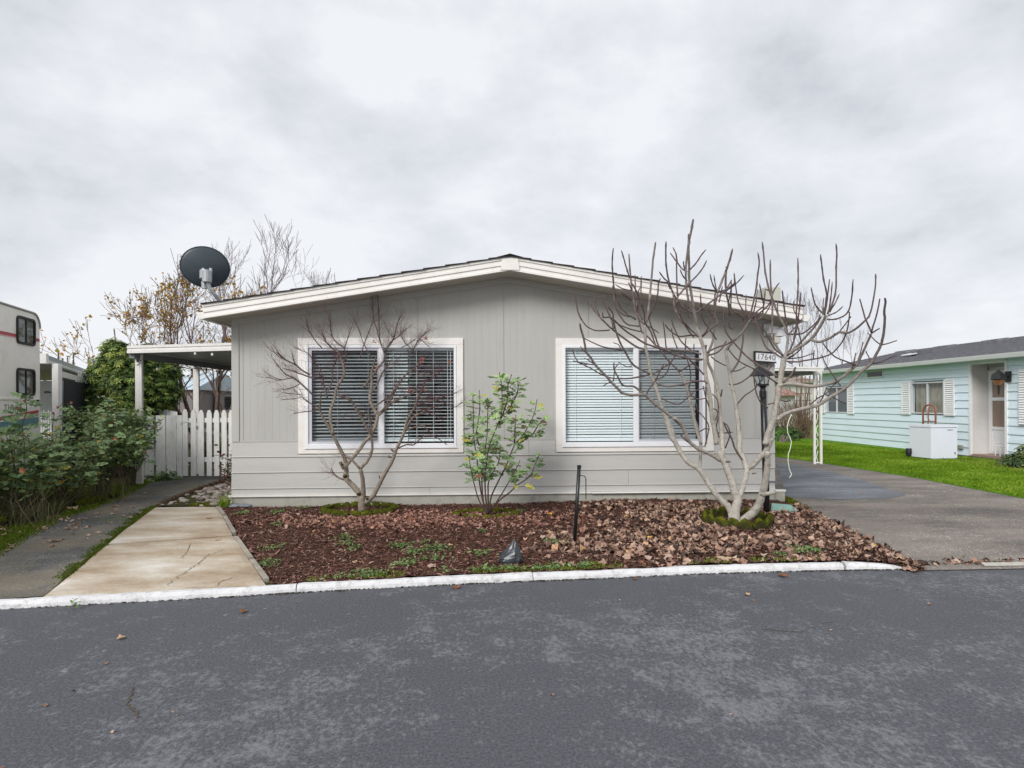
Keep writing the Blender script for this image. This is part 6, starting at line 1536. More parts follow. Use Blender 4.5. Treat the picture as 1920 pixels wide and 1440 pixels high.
# crown of the right stem
A_(Z4, 6, 4.5, [(665, 430), (690, 350), (700, 250), (710, 170)], .1)
A_(Z2, 4, 2.6, [(705, 1370), (660, 1260), (610, 1170), (560, 1050), (530, 960), (490, 850), (450, 660), (430, 450), (415, 320)], .3, knob=.5)
A_(Z2, 3.2, 2.4, [(700, 1350), (680, 1200), (665, 1080), (650, 960), (640, 865)], knob=.4)
A_(Z4, 3, 2.4, [(690, 400), (730, 330), (775, 220), (805, 80), (825, -60), (840, -200), (850, -310)], -.2, knob=.4)
A_(Z2, 3, 2.4, [(770, 1420), (800, 1240), (800, 1100), (815, 900), (820, 720), (815, 500)], .1, knob=.5)
A_(Z4, 6, 5, [(690, 400), (780, 335), (880, 275), (960, 215), (1030, 130), (1100, 10), (1130, -50)], -.4)
A_(Z4, 4.5, 3, [(700, 390), (800, 300), (930, 160), (1010, 70), (1080, -40)], -.2)
K = (1115, 1140)
for w, pts in ((2.8, [K, (1060, 1090), (1010, 1020), (985, 930), (965, 830)]), (3, [K, (1130, 1000), (1140, 900), (1105, 740), (1085, 580), (1070, 460)]), (3.2, [(1150, 1130), (1210, 1000), (1245, 840), (1248, 600), (1255, 450), (1245, 340)]), (2.6, [K, (1140, 1020), (1155, 900), (1172, 740)]), (2.6, [(1165, 1100), (1190, 920), (1203, 770)]), (2.4, [(1175, 1110), (1240, 1000), (1285, 905)]), (2.4, [(1160, 1150), (1250, 1110), (1325, 1045)]), (3, [(1140, 1190), (1200, 1195), (1290, 1175), (1380, 1110), (1420, 960), (1438, 740)]), (2.2, [K, (1100, 1040), (1108, 950)])): A_(Z2, w, w*.8, pts, knob=.5)
A_(Z4, 5.5, 3.6, [(960, 220), (1060, 245), (1180, 200), (1280, 140), (1380, 145), (1480, 90), (1580, 0)], -.4)
A_(Z2, 3.4, 2.4, [(1580, 1200), (1625, 1140), (1665, 980), (1690, 800), (1690, 680)], knob=.5)
A_(Z4, 2.6, 2, [(1280, 140), (1340, 60), (1400, -20), (1415, -40)]); A_(Z4, 2.2, 1.8, [(1270, 150), (1240, 170), (1225, 150)])
A_(Z4, 3.4, 2.2, [(690, 465), (800, 470), (900, 455), (1050, 430), (1190, 380), (1290, 280), (1360, 150), (1390, 0), (1397, -90)], -.5)
A_(Z4, 3.6, 2.4, [(640, 430), (560, 380), (470, 320), (430, 250), (385, 130), (350, 40), (335, -60)], .3)
A_(Z4, 4.5, 2.6, [(655, 410), (600, 330), (530, 210), (528, 60), (530, -100), (525, -240), (510, -420), (505, -680)], .2, knob=.4)
A_(Z4, 3.6, 2.6, [(690, 435), (730, 418), (772, 400)]); A_(Z4, 2.8, 2, [(700, 430), (800, 370), (858, 300), (840, 190), (815, 70)]); A_(Z4, 2.6, 2, [(710, 470), (740, 490), (770, 460)])
A_(Z4, 3.4, 2.4, [(650, 400), (560, 330), (500, 230), (440, 120), (400, 60)]); A_(Z4, 2.6, 2, [(990, 445), (995, 380), (1000, 340)]); A_(Z4, 2.6, 1.8, [(690, 440), (850, 420), (990, 375)])
A_(Z4, 2.4, 1.8, [(700, 170), (760, 110), (830, 30), (870, -20)]); A_(Z4, 3.4, 2.2, [(715, 160), (850, 155), (950, 95), (1040, 5), (1060, -60)])
# thin stems in front
A_(Z4, 2.8, 2, [(475, 990), (400, 930), (350, 820), (325, 680), (315, 540)], -.1); A_(Z4, 2.6, 2, [(140, 940), (220, 850), (320, 780), (420, 660), (480, 570), (540, 480)])
A_(Z4, 4, 2.4, [(590, 640), (480, 570), (350, 490), (230, 400), (120, 280), (50, 200), (0, 120), (-20, 40)], .1); A_(Z4, 3, 2, [(585, 715), (450, 620), (300, 540), (150, 460), (50, 350), (30, 300)], -.1)
A_(Z4, 4, 3, [(65, 590), (140, 480), (180, 350), (200, 200), (198, 50), (205, -60)], -.1); A_(Z4, 2.8, 2.4, [(40, 720), (90, 728), (180, 700), (280, 630)]); A_(Z4, 2.4, 1.8, [(90, 575), (150, 565), (235, 520)]); A_(Z4, 2.4, 2, [(480, 950), (520, 940), (555, 932)])
A_(Z4, 5, 4, [(10, 340), (90, 240), (180, 150), (250, 50), (290, -20)], -.2)
L0 = (265, 1180)
for w, pts in ((3.2, [L0, (305, 1050), (345, 850), (365, 680), (382, 560), (366, 440)]), (2.6, [(300, 1180), (345, 1000), (362, 850)]), (2.6, [(240, 1160), (180, 1060), (135, 950), (100, 670)]), (3.0, [(290, 1200), (400, 1110), (500, 1010), (540, 880), (608, 780)]), (2.8, [(240, 1190), (120, 1120), (60, 1050), (15, 930), (8, 640)]), (2.4, [(250, 1180), (80, 1090), (30, 1000)]), (2.8, [(290, 1190), (360, 1100), (430, 1040), (410, 930), (385, 790)]), (2.6, [(310, 1230), (430, 1150), (510, 1020), (520, 900), (450, 850)]), (2.4, [(420, 1130), (440, 980), (450, 850)]), (2.2, [(240, 1150), (230, 1050), (235, 910)]), (2.4, [(60, 1040), (68, 900), (65, 750)]), (2.6, [(10, 870), (110, 800), (210, 695)]), (2.6, [(0, 650), (40, 560), (80, 400)]), (2.4, [(5, 860), (60, 770), (70, 745)])): A_(Z2, w, w*.8, pts, knob=.45)
A_(Z2, 2.4, 2, [(830, 1200), (770, 1080), (772, 985)]); A_(Z2, 2.4, 2, [(590, 1110), (588, 1040), (585, 980)]); A_(Z2, 2.2, 1.6, [(30, 1200), (60, 1300), (140, 1265)])
# crown left
M0 = (895, 1260)
for w, pts in ((4.2, [M0, (925, 1170), (945, 980), (965, 780), (985, 540), (1005, 400), (1015, 325)]), (3.2, [M0, (885, 1120), (850, 990), (800, 880), (745, 780)]), (3.4, [M0, (830, 1180), (790, 1100), (770, 990), (750, 850), (732, 680), (715, 455)]), (3.2, [(790, 1190), (680, 1120), (600, 1010), (556, 880), (535, 700), (528, 540), (540, 390)]), (2.8, [(830, 1270), (700, 1250), (620, 1160), (560, 1050), (545, 930), (530, 810)]), (2.8, [(930, 1190), (1000, 1050), (1040, 900), (1045, 800), (1070, 730)]), (2.8, [(725, 730), (690, 620), (655, 500), (630, 415)]), (2.8, [(860, 1050), (850, 880), (855, 705)]), (2.6, [(760, 990), (800, 930), (840, 830)]), (2.2, [(760, 1030), (700, 1020), (640, 1000)]), (2.4, [(740, 980), (680, 930), (625, 885)]), (2.4, [(750, 870), (650, 850), (560, 800)]), (2.2, [(790, 880), (785, 760), (783, 690)]), (2.6, [(800, 1120), (800, 1000), (790, 920)]), (2.4, [(745, 860), (720, 800), (712, 775)]), (3.2, [(900, 1240), (960, 1330), (1000, 1440), (1020, 1500)]), (2.4, [(930, 1270), (1000, 1310), (1055, 1350)]), (2.6, [(870, 1200), (830, 1110), (810, 1000)]), (2.4, [(720, 1165), (650, 1140), (590, 1095)])): A_(Z1, w, w*.78, pts, knob=.45)
A_(Z3, 4.2, 3, [(905, 335), (800, 300), (680, 220), (560, 130), (480, 60), (410, -10)], -.2)
A_(Z3, 2.8, 2.2, [(500, 112), (420, 120), (330, 115), (240, 70), (185, 0)])
A_(Z1, 2.8, 2.3, [(185, 1200), (150, 1130), (120, 1000), (105, 900)], knob=.4); A_(Z1, 3, 2.3, [(420, 1200), (340, 1110), (290, 1030), (258, 960)], knob=.4); A_(Z1, 2.6, 2.2, [(385, 1150), (345, 1060), (330, 990), (310, 900)], knob=.4); A_(Z1, 3, 2.3, [(540, 1300), (520, 1200), (470, 1090), (435, 1000), (435, 915)], knob=.4)
A_(Z3, 4.2, 3.2, [(1540, 445), (1380, 430), (1250, 400), (1150, 350), (1060, 320)], -.3); A_(Z3, 3.8, 2.6, [(1060, 320), (900, 265), (780, 190), (650, 100), (560, 10), (500, -30), (430, -30), (415, -85)], -.3)
A_(Z3, 3.8, 3, [(1530, 385), (1400, 350), (1280, 340), (1180, 330), (1040, 300), (940, 200), (860, 130), (835, 30), (810, -80), (800, -170)], .2)
A_(Z3, 2.8, 2.2, [(870, 135), (740, 105), (620, 60), (540, 10)]); A_(Z3, 3.8, 2.8, [(1290, 585), (1200, 500), (1130, 420), (1060, 320), (1010, 180), (960, 50), (945, -10)], -.2)
A_(Z3, 3.2, 3, [(1290, 580), (1380, 520), (1470, 470), (1540, 440)]); A_(Z3, 4.2, 2.8, [(960, 610), (850, 555), (760, 500), (680, 370), (620, 260), (570, 130), (540, 0), (535, -70), (480, -150)], -.4)
A_(Z3, 3.2, 2, [(950, 615), (830, 640), (740, 655), (620, 660), (500, 650), (380, 600), (280, 540), (150, 480), (90, 460)], -.4); A_(Z3, 2.4, 2, [(150, 480), (110, 420), (80, 330)]); A_(Z3, 2.6, 2, [(320, 505), (240, 492), (155, 480)])
A_(Z3, 2.4, 1.8, [(310, 490), (265, 455), (215, 430)]); A_(Z3, 2.4, 1.8, [(235, 370), (200, 340), (170, 295)]); A_(Z3, 2.8, 2, [(640, 340), (540, 325), (420, 300), (300, 250), (210, 205)]); A_(Z3, 2.4, 1.8, [(510, 700), (470, 715), (420, 745)]); A_(Z3, 2.4, 1.8, [(540, 690), (550, 600), (560, 540), (600, 490)]); A_(Z3, 2, 1.6, [(750, 515), (690, 525), (590, 470)]); A_(Z3, 2, 1.6, [(620, 330), (600, 280), (540, 255)])
A_(Z3, 3.4, 2.4, [(985, 610), (1080, 550), (1180, 480), (1240, 400)]); A_(Z3, 2.6, 2.2, [(910, 840), (940, 780), (1010, 690), (1060, 590), (1110, 490)]); A_(Z3, 3, 2.2, [(1000, 665), (1080, 650), (1140, 590), (1190, 470), (1280, 360)])
A_(Z3, 3.6, 3, [(980, 675), (1080, 735), (1190, 745), (1340, 720), (1450, 690), (1560, 690), (1600, 720)]); A_(Z3, 2.2, 2, [(1090, 880), (1160, 920), (1280, 945), (1380, 870), (1460, 800), (1580, 760)])
A_(Z3, 2.8, 2, [(1385, 800), (1410, 650), (1400, 540), (1370, 440)]); A_(Z3, 2.6, 2, [(1390, 790), (1430, 860), (1500, 890), (1580, 880)]); A_(Z3, 3, 2.4, [(1565, 620), (1460, 510), (1370, 420), (1300, 360)])
A_(Z3, 3, 2.4, [(1515, 190), (1430, 170), (1350, 180), (1270, 180), (1180, 120), (1120, 50)]); A_(Z3, 3, 2.2, [(1430, 350), (1320, 260), (1250, 150), (1205, 30), (1195, 0)]); A_(Z3, 3.4, 3, [(1540, 190), (1620, 110), (1710, 35), (1680, -60), (1675, -190), (1690, -320)], .2)
A_(Z3, 3.8, 3, [(1590, 365), (1700, 310), (1820, 270), (1920, 215)]); A_(Z3, 3.6, 2.4, [(1590, 400), (1700, 370), (1760, 320), (1810, 240)]); A_(Z3, 2.6, 2.2, [(1640, 410), (1700, 460), (1805, 515)])
for pts in ([(1135, 315), (1120, 170), (1100, 15)], [(1260, 320), (1220, 210), (1190, 90)], [(1350, 335), (1352, 260), (1356, 200)], [(1445, 340), (1447, 300), (1446, 270)], [(850, 800), (850, 740), (852, 700)], [(1570, 1420), (1600, 1300), (1615, 1200), (1570, 1110), (1490, 1020), (1475, 940)], [(1720, 1070), (1700, 1010), (1660, 1000)], [(1690, 1130), (1720, 1030), (1710, 900), (1650, 830)], [(1730, 1070), (1700, 1200), (1730, 1320)], [(1620, 980), (1580, 870), (1550, 740)], [(1500, 1260), (1580, 1220), (1620, 1240)], [(1800, 1440), (1850, 1300), (1830, 1200), (1780, 1150)], [(1710, 1270), (1800, 1270), (1880, 1262)]): A_(Z3, 2.6, 1.9, pts)
A_(Z3, 4, 3, [(1380, 1370), (1330, 1330), (1295, 1285)]); A_(Z3, 3.5, 2.6, [(1750, 860), (1757, 820), (1765, 780)])
# upper crown, middle
N0 = (1455, 1130)
for w, pts in ((3.6, [N0, (1350, 1075), (1270, 990), (1210, 890), (1170, 780), (1138, 620), (1130, 480), (1134, 315)]), (3.6, [N0, (1560, 1050), (1700, 950), (1820, 850), (1915, 780)]), (5, [(1500, 1300), (1460, 1180), (1440, 1050), (1415, 900), (1395, 760), (1392, 600), (1385, 430), (1395, 300), (1420, 180), (1440, 65)]), (4, [(1440, 1130), (1395, 1020), (1365, 850), (1355, 650), (1368, 480), (1385, 330), (1385, 230)]), (2.8, [(1365, 660), (1310, 620), (1250, 540), (1180, 445)]), (2.6, [(1260, 560), (1245, 460), (1210, 380)]), (3, [(1262, 930), (1252, 700), (1252, 450)]), (2.8, [(1380, 655), (1470, 560), (1530, 470), (1582, 408)]), (2.8, [(1400, 780), (1490, 690), (1550, 610), (1590, 530)]), (2.6, [(1345, 640), (1332, 580), (1330, 535)]), (2.6, [(1370, 760), (1320, 700), (1290, 630)]), (3.2, [(1390, 790), (1320, 870), (1265, 940), (1265, 1010)]), (2.8, [(1165, 780), (1100, 720), (1055, 655)]), (3.2, [(1250, 980), (1290, 1150), (1330, 1230), (1400, 1340), (1450, 1400)]), (3.4, [(1215, 900), (1225, 1050), (1270, 1150), (1320, 1240)]), (3, [(1340, 1220), (1400, 1300), (1480, 1370)]), (2.6, [(1180, 850), (1160, 800), (1165, 760)]), (4.4, [(1710, 890), (1770, 740), (1810, 640), (1850, 520), (1882, 400)]), (2.6, [(1705, 890), (1655, 790), (1627, 680)]), (2.4, [(1705, 880), (1685, 790), (1672, 695)]), (3.2, [(1680, 1190), (1690, 1030), (1712, 900)]), (3, [(1810, 900), (1800, 760), (1815, 640), (1806, 600)]), (2.6, [(1730, 1000), (1750, 900), (1768, 820)]), (2.6, [(1720, 880), (1800, 860), (1915, 790)]), (2.6, [(1540, 1090), (1525, 1000), (1520, 905)]), (2.4, [(1540, 1380), (1600, 1300), (1640, 1170)]), (2.6, [(1670, 1155), (1630, 1120), (1615, 1035)]), (2.6, [(1790, 1060), (1780, 1180), (1800, 1300), (1850, 1400), (1890, 1450)]), (2.4, [(1700, 1420), (1620, 1300), (1550, 1200), (1525, 1090)]), (2.6, [(1390, 1180), (1375, 1100), (1345, 985)]), (2.8, [(1850, 1150), (1830, 1000), (1810, 880)]), (2.8, [(1905, 780), (1903, 720), (1900, 675)]), (2.6, [(1835, 1000), (1860, 880), (1868, 750)])): A_(Z1, w, w*.78, pts, knob=.45)
figt = thing('fig_tree', figp, 'bare many stemmed fig tree with pale bark in front of the right window', 'tree')
def emit(T_, root, mat, trunk_w=.02, limb_group=6, sides=7, tscale=(.008, .03)):
    tm = MB(); bm_ = MB()
    for SP, R, part in T_.out:
        if part == 'limb':
            mb = MB(); mb.tube(SP, R, 10, tint=[min(1, max(0, (r-tscale[0])/(tscale[1]-tscale[0]))) for r in R]); mb.build('limb', mat, root, smooth=True)
        else:
            mb = MB(); mb.tube(SP, R, sides if max(R) > .008 else 5, tint=[min(1, max(0, (r-tscale[0])/(tscale[1]-tscale[0]))) for r in R]); mb.build('branch', mat, root, smooth=True)
emit(T, figt, M_fig, tscale=(.0085, .022))
mb = MB()
for SP, R, part in T.out[:3]:                                # root flare
    a = SP[0]; mb.tube([a-Vector((0, 0, .08)), a+Vector((0, 0, .0)), SP[2]], [R[0]*1.7, R[0]*1.25, R[2]], 12, tint=1.0)
mb.build('trunk', M_fig, figt, smooth=True); mb = MB()
st = atD(1432, 927, zf0-.2); mb.tube([atD(1426, 925, zf0-.2), st, atD(1448, 924, zf0-.25), atD(1455, 922, zf0-.25)], [.022, .022, .021, .02], 9, tint=1.0)
mb.build('pruned_stub', M_fig, figt, smooth=True); mb = MB(); mb.tube([atD(1410, 888, zf0), atD(1418, 887, zf0-.02)], [.009, .007], 6, tint=.2); mb.build('pruned_stub', M_fig, figt, smooth=True); mb = MB(); mb.tube([atD(1361, 866, zf0-.1), atD(1369, 865.5, zf0-.1)], [.012, .010], 6, tint=.1); mb.build('pruned_stub', M_fig, figt, smooth=True); mb = MB(); mb.tube([atD(1436, 852, zf0-.2), atD(1445, 853, zf0-.2)], [.010, .008], 6, tint=.2)
mb.build('pruned_stub', M_fig, figt, smooth=True)

# ------------------------------------------------------------------ small bare maple in front of the left window
Zm, Za, Zb = (560, 740, 6.4), (500, 600, 9.6), (680, 600, 9.6)
mpp = G(680, 961); zm0 = -(R3.transposed() @ (mpp-CAMP)).z
T = Traced(zm0, .5, 9, 7.72); A_ = T.add
A_(Zm, 15, 11, [(757, 1430), (757, 1330), (765, 1240), (770, 1200)], 0, 'limb')
A_(Zm, 11, 9, [(760, 1260), (700, 1150), (620, 1060), (572, 1000), (570, 900), (565, 820)], .1, 'limb'); A_(Zm, 8, 2.2, [(565, 820), (540, 740), (480, 620), (420, 500), (370, 400), (310, 310), (268, 230), (255, 160), (262, 60), (268, -20)], -.3, 'limb')
A_(Zm, 6.5, 5, [(410, 470), (385, 350), (378, 220), (395, 150), (425, 60), (440, -20)], .2, 'limb'); A_(Zm, 7, 6, [(585, 830), (650, 755), (720, 670), (800, 560), (850, 510), (885, 450), (915, 380), (945, 260), (900, 170), (865, 90), (858, 0)], .35, 'limb'); A_(Zb, 5.5, 2.5, [(134, 1344), (165, 1150), (158, 950), (200, 800), (245, 640)], .05)
A_(Zm, 9, 7, [(780, 1230), (775, 1120), (765, 1000), (740, 890)], -.15, 'limb'); A_(Zm, 6, 3, [(745, 880), (820, 800), (870, 700), (885, 590), (872, 500), (872, 400), (860, 300)], -.1, 'limb'); A_(Zm, 4.5, 4.5, [(730, 880), (650, 795), (560, 730)], 0)
A_(Zm, 5, 3.5, [(855, 460), (820, 400), (760, 290), (700, 190), (650, 100), (590, 50), (480, 10)], -.2); A_(Zm, 9, 3, [(800, 1300), (890, 1215), (950, 1110), (1000, 1010), (1060, 900), (1115, 810), (1150, 720), (1170, 660), (1220, 560), (1270, 440), (1290, 340), (1335, 240), (1395, 150), (1420, 60), (1440, -20)], -.25, 'limb')
A_(Zm, 4.5, 3, [(1280, 430), (1340, 320), (1390, 260), (1480, 215), (1600, 150)], -.1); A_(Zm, 3.5, 2, [(1290, 430), (1400, 390), (1500, 375), (1560, 440)], -.2); A_(Zm, 3, 1.6, [(1180, 650), (1290, 600), (1380, 600), (1460, 530), (1530, 490), (1650, 515), (1780, 600)], -.2)
A_(Zm, 4.5, 3, [(955, 250), (1030, 190), (1100, 110), (1200, 60), (1300, 20), (1420, -60)], .1); A_(Zm, 4, 2.5, [(960, 230), (1050, 130), (1110, 0), (1160, -90)]); A_(Zm, 3.5, 2.2, [(915, 140), (1000, 80), (1080, 20), (1190, -90)])
A_(Zm, 4, 2, [(545, 1020), (470, 990), (420, 950), (385, 925)]); A_(Zm, 2, 1, [(430, 960), (400, 900), (395, 880)]); A_(Zm, 2.4, 1.6, [(430, 365), (460, 345), (490, 330)]); A_(Zm, 3, 2, [(860, 300), (858, 240), (857, 190)]); A_(Zm, 3, 2, [(865, 310), (890, 285), (915, 255)]); A_(Zm, 3, 2, [(860, 300), (800, 250), (720, 210)])
A_(Za, 5, 3.5, [(1225, 1400), (1260, 1220), (1380, 1020), (1395, 900), (1365, 770), (1300, 600), (1210, 530)], .1); A_(Za, 2.8, 1.4, [(1210, 530), (1100, 430), (1040, 330), (980, 170)]); A_(Za, 2.8, 1.3, [(1370, 760), (1440, 660), (1400, 520), (1340, 465), (1220, 360), (1160, 220), (1140, 0), (1135, -110)]); A_(Za, 2.4, 1.2, [(1400, 520), (1460, 330), (1530, 130)])
A_(Za, 4, 2.6, [(830, 1340), (720, 1240), (600, 1130), (480, 1040), (340, 980)], -.1); A_(Za, 2.4, 1.2, [(340, 980), (240, 870), (120, 710)]); A_(Za, 2, 1, [(470, 1040), (350, 1060), (220, 1085), (90, 1050), (0, 1030)]); A_(Za, 1.8, 1, [(270, 1075), (130, 1035), (20, 960)]); A_(Za, 3.4, 2, [(780, 985), (640, 905), (510, 800), (380, 740), (280, 680), (170, 570)], -.2); A_(Za, 2.4, 1.2, [(510, 790), (480, 700), (450, 600)]); A_(Za, 1.8, 1, [(380, 740), (240, 620), (120, 460)]); A_(Za, 3, 1.4, [(870, 1060), (700, 1000), (580, 960), (450, 910), (300, 870)], -.1); A_(Za, 1.8, 1, [(290, 700), (180, 630), (75, 470)]); A_(Za, 2.4, 1.1, [(1000, 510), (900, 400), (850, 330), (770, 200), (715, 10)]); A_(Za, 1.8, 1, [(600, 1150), (480, 1210), (350, 1250), (250, 1230)]); A_(Za, 1.6, 1, [(640, 1350), (500, 1330), (260, 1310)]); A_(Za, 1.6, .9, [(600, 1400), (450, 1420), (250, 1440)])
A_(Za, 3, 1.6, [(1200, 520), (1150, 480), (1050, 380)]); A_(Za, 3.2, 2, [(1090, 1400), (1060, 1250), (1020, 1150), (1020, 1050), (960, 1000)]); A_(Za, 3.2, 1.6, [(1100, 1270), (1180, 1100), (1190, 900), (1230, 780), (1310, 650)]); A_(Za, 2.2, 1, [(980, 900), (900, 820), (820, 700), (740, 600), (480, 490)])
A_(Zb, 4, 2.6, [(0, 1230), (150, 1040), (270, 870), (370, 750), (400, 600)], .1); A_(Zb, 2.6, 1.1, [(400, 600), (430, 520), (540, 370), (610, 120), (650, 0), (700, -70)]); A_(Zb, 2.4, .9, [(390, 590), (320, 400), (300, 200), (292, 0), (290, -150), (255, -560)]); A_(Zb, 2.2, .9, [(385, 580), (300, 350), (250, 150), (200, 0), (175, -300), (165, -520)]); A_(Zb, 2.4, 1, [(400, 570), (500, 400), (600, 330), (680, 260), (775, 160)]); A_(Zb, 1.6, 1, [(560, 320), (480, 240), (445, 155)])
A_(Zb, 3.6, 2, [(130, 1330), (250, 1180), (330, 1000), (430, 840), (560, 780)], -.1); A_(Zb, 3.4, 2.2, [(500, 1440), (600, 1250), (750, 1010), (900, 900), (1000, 800), (1065, 690)], .1); A_(Zb, 3, 1.8, [(1010, 1400), (1090, 1200), (1120, 1080)]); A_(Zb, 2.2, 1, [(910, 640), (920, 510), (1010, 360), (1100, 270), (1220, 165)]); A_(Zb, 1.8, .9, [(690, 500), (830, 430), (950, 340)]); A_(Zb, 1.8, .9, [(910, 620), (850, 500), (750, 400), (690, 270)]); A_(Zb, 2, 1, [(1010, 350), (1080, 380), (1200, 490)])
A_(Zb, 2.4, 1, [(930, 880), (1080, 1000), (1250, 950), (1420, 900)]); A_(Zb, 2.4, 1, [(1120, 1080), (1250, 1060), (1380, 950)]); A_(Zb, 2.2, 1, [(-60, 700), (20, 450), (100, 250), (190, 0)]); A_(Zb, 2.2, 1, [(170, 700), (20, 430), (-80, 150), (-170, -20)])
A_(Zm, 2.4, 1, [(1420, 60), (1560, 30), (1700, 80), (1860, 150), (1960, 90)]); A_(Zm, 2.2, 1, [(1400, 120), (1550, 90), (1750, 20), (1900, -30)]); A_(Zm, 2.4, 1, [(1390, 150), (1500, 200), (1640, 260), (1740, 320)]); A_(Zm, 2.4, 1, [(260, 160), (150, 110), (60, 50), (20, 20)]); A_(Zm, 2.2, 1, [(250, 170), (130, 200), (-60, 220)])
mpt = thing('maple_tree', mpp, 'small bare maple with reddish twigs in front of the left window', 'tree')
emit(T, mpt, M_map, tscale=(.004, .018))
# fine twigs growing off every thin branch
rt_ = random.Random(3); tw = MB(); nodes = []
for SP, R, part in T.out[6:]:
    for i in range(2, len(SP)-1):
        if R[i] < .016: nodes.append((SP[i], (SP[i+1]-SP[i-1]).normalized(), R[i]))
cen = atD(690, 790, zm0)
def twig(p, d, r, L, lvl):
    pts = [p]; q = Vector(p); dd = Vector(d); n = 5
    for k in range(n):
        dd = (dd+Vector((rt_.gauss(0, .16), rt_.gauss(0, .16), rt_.gauss(.05, .13)))).normalized(); q = q+dd*(L/n)
        if q.y > 7.85: q.y = 7.85; dd.y = -abs(dd.y)*.3
        pts.append(q.copy())
    tw.tube(pts, [r*(1-.55*k/n) for k in range(n+1)], 3, tint=0.0, cap=False)
    if lvl:
        for k in (2, 3, 4):
            if rt_.random() < .75:
                nd = (dd+Vector((rt_.gauss(0, .55), rt_.gauss(0, .55), rt_.gauss(0, .55)))).normalized(); twig(pts[k], nd, r*.7, L*rt_.uniform(.4, .8), lvl-1)
for p, d, r in nodes:
    ppx = proj(p)[0]
    for _ in range(2 if p.z > 1.3 else 1):
        if rt_.random() < (.35 if ppx < 560 else .9 if ppx < 720 else 1.0):
            outw = (p-cen); outw.z *= .4; outw.normalize()
            nd = (d*.8+outw*.5+Vector((rt_.gauss(0, .5), rt_.gauss(0, .5), rt_.gauss(.25, .45)))).normalized(); twig(p, nd, rt_.uniform(.0011, .0019), rt_.uniform(.08, .26), 1)
tw.build('twigs', paint('red_twig', (.11, .05, .06), .3, 20, .8), mpt, kind='stuff')
# moss cushions and stubs on the maple
mb = MB()
for px, py, r_ in ((647, 893, .028), (673, 926, .024), (689, 935, .020), (642, 871, .016)):
    c_ = atD(px, py, zm0-.03); mb.add([(c_.x+v[0]*r_*1.1, c_.y+v[1]*r_, c_.z+v[2]*r_) for v in ico], icof)
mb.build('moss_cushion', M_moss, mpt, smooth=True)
mb = MB(); mb.tube([atD(644, 880, zm0), atD(638, 866, zm0-.02)], [.016, .022], 8, tint=.6); mb.tube([atD(738, 858, zm0-.05), atD(728, 856, zm0-.05)], [.012, .016], 7, tint=.5); mb.tube([atD(738, 847, zm0-.05), atD(733, 842, zm0-.05)], [.014, .012], 7, tint=.3); mb.tube([atD(712, 898, zm0-.05), atD(711, 892, zm0-.05)], [.008, .008], 6, tint=.2)
mb.build('pruned_stub', M_map, mpt)
# a few withered leaves still hanging
mb = MB()
for px, py in ((800, 634), (792, 672), (790, 678), (843, 680), (708, 690), (768, 731), (795, 730), (702, 641), (812, 764)):
    c_ = atD(px, py, zm0-.1)
    for k in range(5): a = rt_.uniform(0, 6.28); v = Vector((cos(a), rt_.uniform(-.5, .5), sin(a)))*.028; w = Vector((-sin(a), 0, cos(a)))*.009; mb.add([c_, c_+v*.5+w, c_+v, c_+v*.5-w], [(0, 1, 2, 3)])
mb.build('withered_leaves', paint('withered', (.30, .10, .07), .3, 30, .8), mpt, kind='stuff')

# ------------------------------------------------------------------ rose bush between the windows
def leaflet(mb, p, d, up, L, w, fold=.25):
    """one oval leaflet with a folded midrib"""
    s_ = d.cross(up).normalized(); u = s_.cross(d).normalized()
    q = [p, p+d*L*.3+s_*w*.85+u*fold*w, p+d*L*.68+s_*w*.8+u*fold*w, p+d*L, p+d*L*.68-s_*w*.8+u*fold*w, p+d*L*.3-s_*w*.85+u*fold*w, p+d*L*.5-u*.04*L]
    mb.add(q, [(0, 1, 6), (1, 2, 6), (2, 3, 6), (3, 4, 6), (4, 5, 6), (5, 0, 6)])
def leafmesh(nl=5, L=.04, w=.016, seed=0, kind='rose'):
    rr = random.Random(seed); mb = MB(); st = Vector((1, 0, 0)); ln = L*2.0
    mb.tube([Vector((0, 0, 0)), Vector((ln*.6, 0, .004)), Vector((ln, 0, -.004))], .0009, 3)
    leaflet(mb, Vector((ln, 0, -.004)), Vector((1, rr.uniform(-.1, .1), rr.uniform(-.3, .1))).normalized(), Vector((0, 0, 1)), L*1.15, w*1.15)
    for k in range((nl-1)//2):
        x = ln*(.9-.38*k)
        for sg_ in (-1, 1): leaflet(mb, Vector((x, 0, .002)), Vector((.45, sg_*.9, rr.uniform(-.25, .15))).normalized(), Vector((0, 0, 1)), L*rr.uniform(.8, 1), w)
    return mb
GREENS = [paint('rose_leaf_dark', (.16, .25, .11), .25, 25, .45, spec=.45), paint('rose_leaf_mid', (.24, .36, .15), .25, 25, .45, spec=.45), paint('rose_leaf_light', (.30, .42, .17), .25, 25, .5), paint('rose_leaf_yellow', (.40, .36, .06), .2, 25, .6), paint('rose_leaf_brown', (.22, .10, .05), .3, 25, .7)]
LEAFDATA = {}
def leaf_obj(parent, p, d, up, scale, mi, seed, L=.04, w=.016):
    key = (mi, seed, L)
    d = Vector(d).normalized(); s_ = Vector(up).cross(d)
    if s_.length < 1e-3: s_ = Vector((0, 1, 0))
    s_.normalize(); u = d.cross(s_)
    M_ = Matrix((d, s_, u)).transposed().to_4x4()
    if key not in LEAFDATA:
        me = bpy.data.meshes.new('leaf'); b = leafmesh(5, L, L*.46, seed); me.from_pydata(b.v, [], b.f); me.materials.append(GREENS[mi]); me.update(); LEAFDATA[key] = me
    o = bpy.data.objects.new('leaf', LEAFDATA[key]); COL.objects.link(o); o.parent = parent
    M_.translation = Vector(p)-base_of(parent); o.matrix_local = M_ @ Matrix.Scale(scale, 4); return o
rb = G(918, 968); zr0 = -(R3.transposed() @ (rb-CAMP)).z
